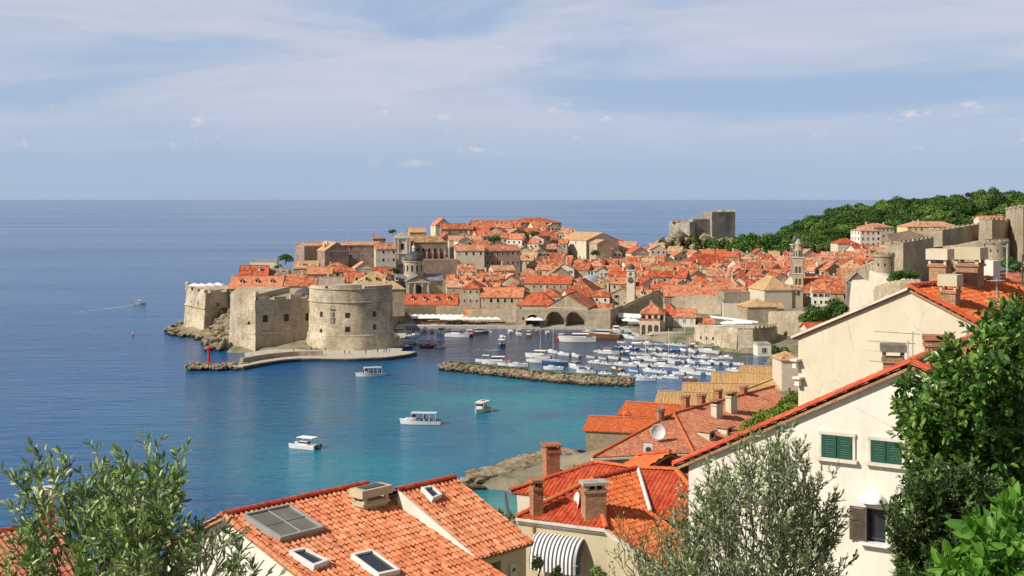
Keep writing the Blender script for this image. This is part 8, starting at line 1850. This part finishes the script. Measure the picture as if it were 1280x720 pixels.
# olive at the lower left: silhouettes of its shoots read from the photo
tips = [(12, 588, 7.0), (50, 560, 6.9), (55, 555, 7.3), (86, 571, 7.2), (125, 548, 7.2), (118, 572, 6.8), (150, 561, 7.4), (163, 557, 7.0), (186, 537, 7.1), (205, 540, 7.3), (222, 558, 7.0), (232, 612, 7.2), (225, 590, 7.4), (212, 575, 6.8), (195, 565, 6.5), (176, 580, 6.6), (140, 585, 6.6), (108, 596, 6.7), (92, 600, 7.3), (20, 625, 7.0),
        (20, 640, 6.8), (240, 640, 7.0), (256, 642, 7.1), (262, 660, 6.9), (245, 668, 6.7), (200, 610, 6.4), (165, 610, 6.4), (128, 622, 6.4), (98, 640, 6.3), (8, 665, 6.6), (40, 672, 6.3), (215, 645, 6.3), (180, 640, 6.2), (150, 650, 6.2), (120, 660, 6.2), (225, 690, 6.3), (255, 690, 6.6), (90, 680, 6.1), (30, 695, 6.2), (5, 700, 6.2), (190, 680, 6.1), (150, 690, 6.0), (205, 700, 6.2), (170, 600, 7.4), (140, 600, 7.5), (196, 600, 7.5), (118, 620, 7.4)]
tp = [tuple(P(a, b, c)) for a, b, c in tips]; bs = []
for (a, b, c) in tips:
    q = P(135 + (a - 135) * .45, max(b + 90, 730 + (b - 600) * .2), 6.8); bs.append((q.x, q.y, q.z))
plant('olive_bush', 'large glossy green olive bush with upright shoots in the lower left corner', 'bush', (-2.1, 6.8, 49.8), bs, tp, 'leaf_olive', nsub=15, seglen=.09, rnd=.012, leafL=.062, leafW=.022, per=26, angle=42, sub_len=(.08, .20), up=.5, trunk=([(-2.1, 6.8, 49.0), (-2.1, 6.8, 50.3), (-2.2, 6.8, 51.0)], .05))
# darker sprays reaching over the white gable
tips = [(275, 655, 5.4), (290, 668, 5.3), (302, 660, 5.4), (312, 690, 5.3), (330, 700, 5.2), (345, 705, 5.2), (300, 705, 5.3), (270, 690, 5.4), (285, 700, 5.2), (322, 712, 5.2), (262, 672, 5.5), (316, 676, 5.4)]
tp = [tuple(P(a, b, c)) for a, b, c in tips]; bs = [tuple(P(240 + (a - 240) * .45, b + 62, c)) for a, b, c in tips]
plant('olive_spray', 'thin dark olive twigs reaching across the white gable at lower left', 'bush', (-1.9, 5.3, 51.0), bs, tp, 'leaf_olive_grey', nsub=3, seglen=.07, rnd=.008, leafL=.058, leafW=.015, per=17, angle=38, sub_len=(.08, .2), up=.5)
# grey olive tree in front of the white house
RNG = np.random.default_rng(31)
env = [(805, 712), (818, 690), (830, 668), (838, 646), (850, 628), (842, 606), (868, 600), (880, 580), (902, 570), (918, 560), (938, 548), (950, 535), (962, 545), (975, 528), (988, 535), (1002, 556), (1008, 548), (1012, 580), (1020, 600), (1035, 600), (1048, 585), (1056, 612), (1040, 635), (1062, 640), (1050, 660), (1060, 690), (1040, 705)]
tips = []
for (a, b) in env: tips += [(a, b, RNG.uniform(10.5, 12)), (a + RNG.uniform(-8, 8), b + RNG.uniform(6, 22), RNG.uniform(10, 12))]
for k in range(95):
    a = RNG.uniform(812, 1050); lo = np.interp(a, [805, 850, 900, 950, 985, 1020, 1056], [712, 628, 572, 540, 532, 590, 612]); b = lo + (725 - lo) * RNG.uniform(.08, 1); 
    if a > 1005 and RNG.random() < .7: continue
    if a < 850 and RNG.random() < .35: continue
    tips.append((a, b, RNG.uniform(9.6, 12.2)))
tp = [tuple(P(a, b, c)) for a, b, c in tips]; bs = [tuple(P(935 + (a - 935) * .55, min(b + RNG.uniform(70, 150), 790), 11 + (c - 11) * .4)) for a, b, c in tips]
plant('olive_tree', 'airy grey green olive tree in front of the white house wall', 'tree', (2.0, 11, 48.2), bs, tp, 'leaf_olive_grey', nsub=15, seglen=.14, rnd=.02, leafL=.066, leafW=.019, per=17, angle=38, sub_len=(.12, .30), up=.55, trunk=([(2.0, 11, 47.2), (2.05, 11, 48.6), (2.0, 11.1, 49.8)], .09))
# citrus tree filling the right edge
RNG = np.random.default_rng(8)
tips = []
L_ = [(1112, 498), (1126, 512), (1122, 480), (1134, 466), (1148, 474), (1160, 462), (1172, 450), (1170, 465), (1175, 440), (1192, 430), (1205, 425), (1222, 410), (1236, 425), (1232, 395), (1248, 405), (1255, 380), (1262, 362), (1275, 352), (1285, 372), (1270, 400), (1215, 445), (1240, 450), (1190, 470), (1165, 485), (1140, 500), (1120, 530), (1135, 545), (1150, 530)]
for a, b in L_: tips += [(a, b, RNG.uniform(9, 10.2)), (a + RNG.uniform(-5, 10), b + RNG.uniform(8, 26), RNG.uniform(8.6, 10.2))]
for k in range(190):
    a = RNG.uniform(1146, 1300); lo = np.interp(a, [1130, 1160, 1200, 1240, 1280], [520, 480, 445, 410, 372]); b = lo + (640 - lo) * RNG.uniform(.05, 1); tips.append((a, b, RNG.uniform(8.6, 10.8)))
tp = [tuple(P(a, b, c)) for a, b, c in tips]; bs = [tuple(P(1235 + (a - 1235) * .55, min(b + RNG.uniform(50, 130), 700), 9.8 + (c - 9.8) * .5)) for a, b, c in tips]
plant('citrus_tree', 'dense glossy orange tree with small green fruit filling the right edge', 'tree', (3.7, 9.8, 48.5), bs, tp, 'leaf_citrus', nsub=15, seglen=.13, rnd=.02, leafL=.078, leafW=.038, per=21, angle=55, droop=.15, sub_len=(.09, .24), up=.2, bark='bark', fold=.18, trunk=([(3.7, 9.8, 47.6), (3.75, 9.8, 49.5), (3.7, 9.8, 50.8)], .09))
ct = [o for o in bpy.data.objects if o.name.startswith('citrus_tree')][0]
for (a, b) in ((1205, 478), (1160, 497), (1245, 470), (1222, 535), (1260, 515), (1185, 540)):
    q = P(a, b, 8.9); m = MB(); m.lathe([(.001, -.036), (.02, -.03), (.034, -.012), (.036, .004), (.026, .026), (.001, .035)], 12, q); m.build('fruit', 'leaf_fruit', ct, True, world=True)
# clipped dark laurel below it
RNG = np.random.default_rng(17); tips = []
for k in range(230):
    a = RNG.uniform(1118, 1262); lo = np.interp(a, [1110, 1125, 1150, 1200, 1262], [610, 585, 572, 575, 600]); lf = np.interp(a, [1100, 1112, 1262], [680, 730, 740]); b = lo + (lf - lo) * RNG.uniform(0, 1) ** .9; tips.append((a, b, RNG.uniform(7.4, 8.4)))
tp = [tuple(P(a, b, c)) for a, b, c in tips]; bs = [tuple(P(1190 + (a - 1190) * .7, b + RNG.uniform(45, 90), 8.2)) for a, b, c in tips]
plant('laurel_hedge', 'dark dense evergreen bush under the orange tree right of the brown shutter', 'bush', (2.8, 8.2, 49.6), bs, tp, 'leaf_hedge', nsub=13, seglen=.08, rnd=.012, leafL=.046, leafW=.020, per=40, angle=45, sub_len=(.06, .15), up=.3, bark='bark')
# bright broad leaves in the corner nearest the camera
RNG = np.random.default_rng(3); tips = []
for k in range(34):
    a = RNG.uniform(1170, 1300); lo = np.interp(a, [1160, 1200, 1240, 1300], [700, 655, 625, 615]); b = lo + (735 - lo) * RNG.uniform(0, 1); tips.append((a, b, RNG.uniform(4.6, 5.4)))
tp = [tuple(P(a, b, c)) for a, b, c in tips]; bs = [tuple(P(1240 + (a - 1240) * .7, b + 90, 5.1)) for a, b, c in tips]
plant('lemon_bush', 'young bush with large bright yellow green leaves in the lower right corner', 'bush', (1.95, 5.1, 50.9), bs, tp, 'leaf_bright', nsub=4, seglen=.07, rnd=.008, leafL=.088, leafW=.040, per=20, angle=50, droop=.1, sub_len=(.08, .18), up=.4, bark='leaf_fruit', fold=.2)
# reddish old twigs over the orange roof
RNG = np.random.default_rng(6); tips = [(800 + RNG.uniform(-45, 50), 655 + RNG.uniform(-25, 60), RNG.uniform(12.5, 14)) for _ in range(26)]
tp = [tuple(P(a, b, c)) for a, b, c in tips]; bs = [tuple(P(830 + (a - 830) * .4, b + 85, 13)) for a, b, c in tips]
plant('thin_shrub', 'thin straggly shrub with sparse leaves over the lower edge of the orange roof', 'bush', (1.5, 13, 48.5), bs, tp, 'leaf_olive', nsub=5, seglen=.12, rnd=.02, leafL=.05, leafW=.015, per=10, angle=42, sub_len=(.15, .35), up=.5, bark='bark')
# green tangle behind the white gable, shrubs by the shore
def bushcloud(name, label, pts, mat, dens, size, cat='bush'):
    c = pts[len(pts) // 2]; t = thing(name, label, cat, (c[0], c[1], c[2] - c[5] - .5)); co, fc, lv = cloud_quads(pts, dens, size); raw_mesh('leaves', co, fc, mat, lv, t)
    m = MB()
    for p in pts: m.tube([(p[0], p[1], p[2] - p[5] * 1.2), (p[0] + .1, p[1], p[2])], .05, 5, .02); m.tube([(p[0], p[1], p[2] - p[5] * .6), (p[0] + p[3] * .5, p[1], p[2] + p[5] * .3)], .03, 4, .01)
    o = m.build('branches', 'bark', t, world=True); o['kind'] = 'stuff'; return t
pts = []
for k in range(15):
    f = k / 14; q = P(930 + f * 66, 541 - f * 42, 78 - f * 3); pts.append((q.x, q.y, q.z - .2, 1.0, 1.2, .75))
bushcloud('creeper', 'bright green creeper along the wall behind the white gable', pts, 'leaf_grass', 900, .075)
q = P(712, 582, 205); bushcloud('bush', 'green bushes beside the rubble wall above the shore rocks', [(q.x - 2, q.y, q.z - 1.6, 2.2, 2, 1.6), (q.x + 1.5, q.y, q.z - 1.4, 2.6, 2, 1.8), (q.x + 4.5, q.y - 2, q.z - 2, 2.2, 2, 1.6)], 'leaf_scrub', 160, .2)
q = P(613, 628, 66); bushcloud('bush', 'leafy green shrub in the gap between the two near roofs', [(q.x - .6, q.y, q.z - .6, .8, .8, .8), (q.x + .3, q.y, q.z - .9, .8, .8, .7)], 'leaf_olive', 900, .09)
q = P(672, 705, 56); bushcloud('bush', 'small potted green plants at the foot of the ochre wall below the awning', [(q.x, q.y, q.z - .2, .5, .5, .6), (q.x + .9, q.y, q.z - .5, .4, .4, .5), (q.x + 2.6, q.y, q.z - .5, .6, .5, .5)], 'leaf_olive', 1200, .07)
q = P(1262, 343, 300); bushcloud('bush', 'pink flowering oleander by the grey shed at the right', [(q.x, q.y, q.z - .6, 1.6, 1.4, 1.4), (q.x + 2.6, q.y, q.z - .8, 1.4, 1.4, 1.2)], 'flower_pink', 200, .25)
q = P(1272, 335, 320); bushcloud('bush', 'dark green trees behind the shed at the right edge', [(q.x - 4, q.y + 12, q.z - .8, 3, 3, 2.8), (q.x + 3, q.y + 12, q.z, 3, 3, 3)], 'leaf_hedge', 120, .35)
q = P(1020, 403, 300); B('corner of a red roof among the pines left of the cream gable', 'house', 1008, 1034, 411, 330, 6, 6, 'gx', 6, z0=8, wall='plaster_pale', rm='roof_red', chim=0)
# rough hillside greenery on the near slopes
RNG = np.random.default_rng(44); C = []
for k in range(420):
    y = RNG.uniform(70, 420); x = RNG.uniform(-60, 160) * (y / 260)
    z = hgt(x, y)
    if z < 3.5: continue
    r = RNG.uniform(.8, 2.4); C.append((x, y, z + r * .25, r, r, r * .7))
co, fc, lv = cloud_quads(C, 70, .22); struct(raw_mesh('hillside_scrub', co, fc, 'leaf_scrub', lv), 'stuff')
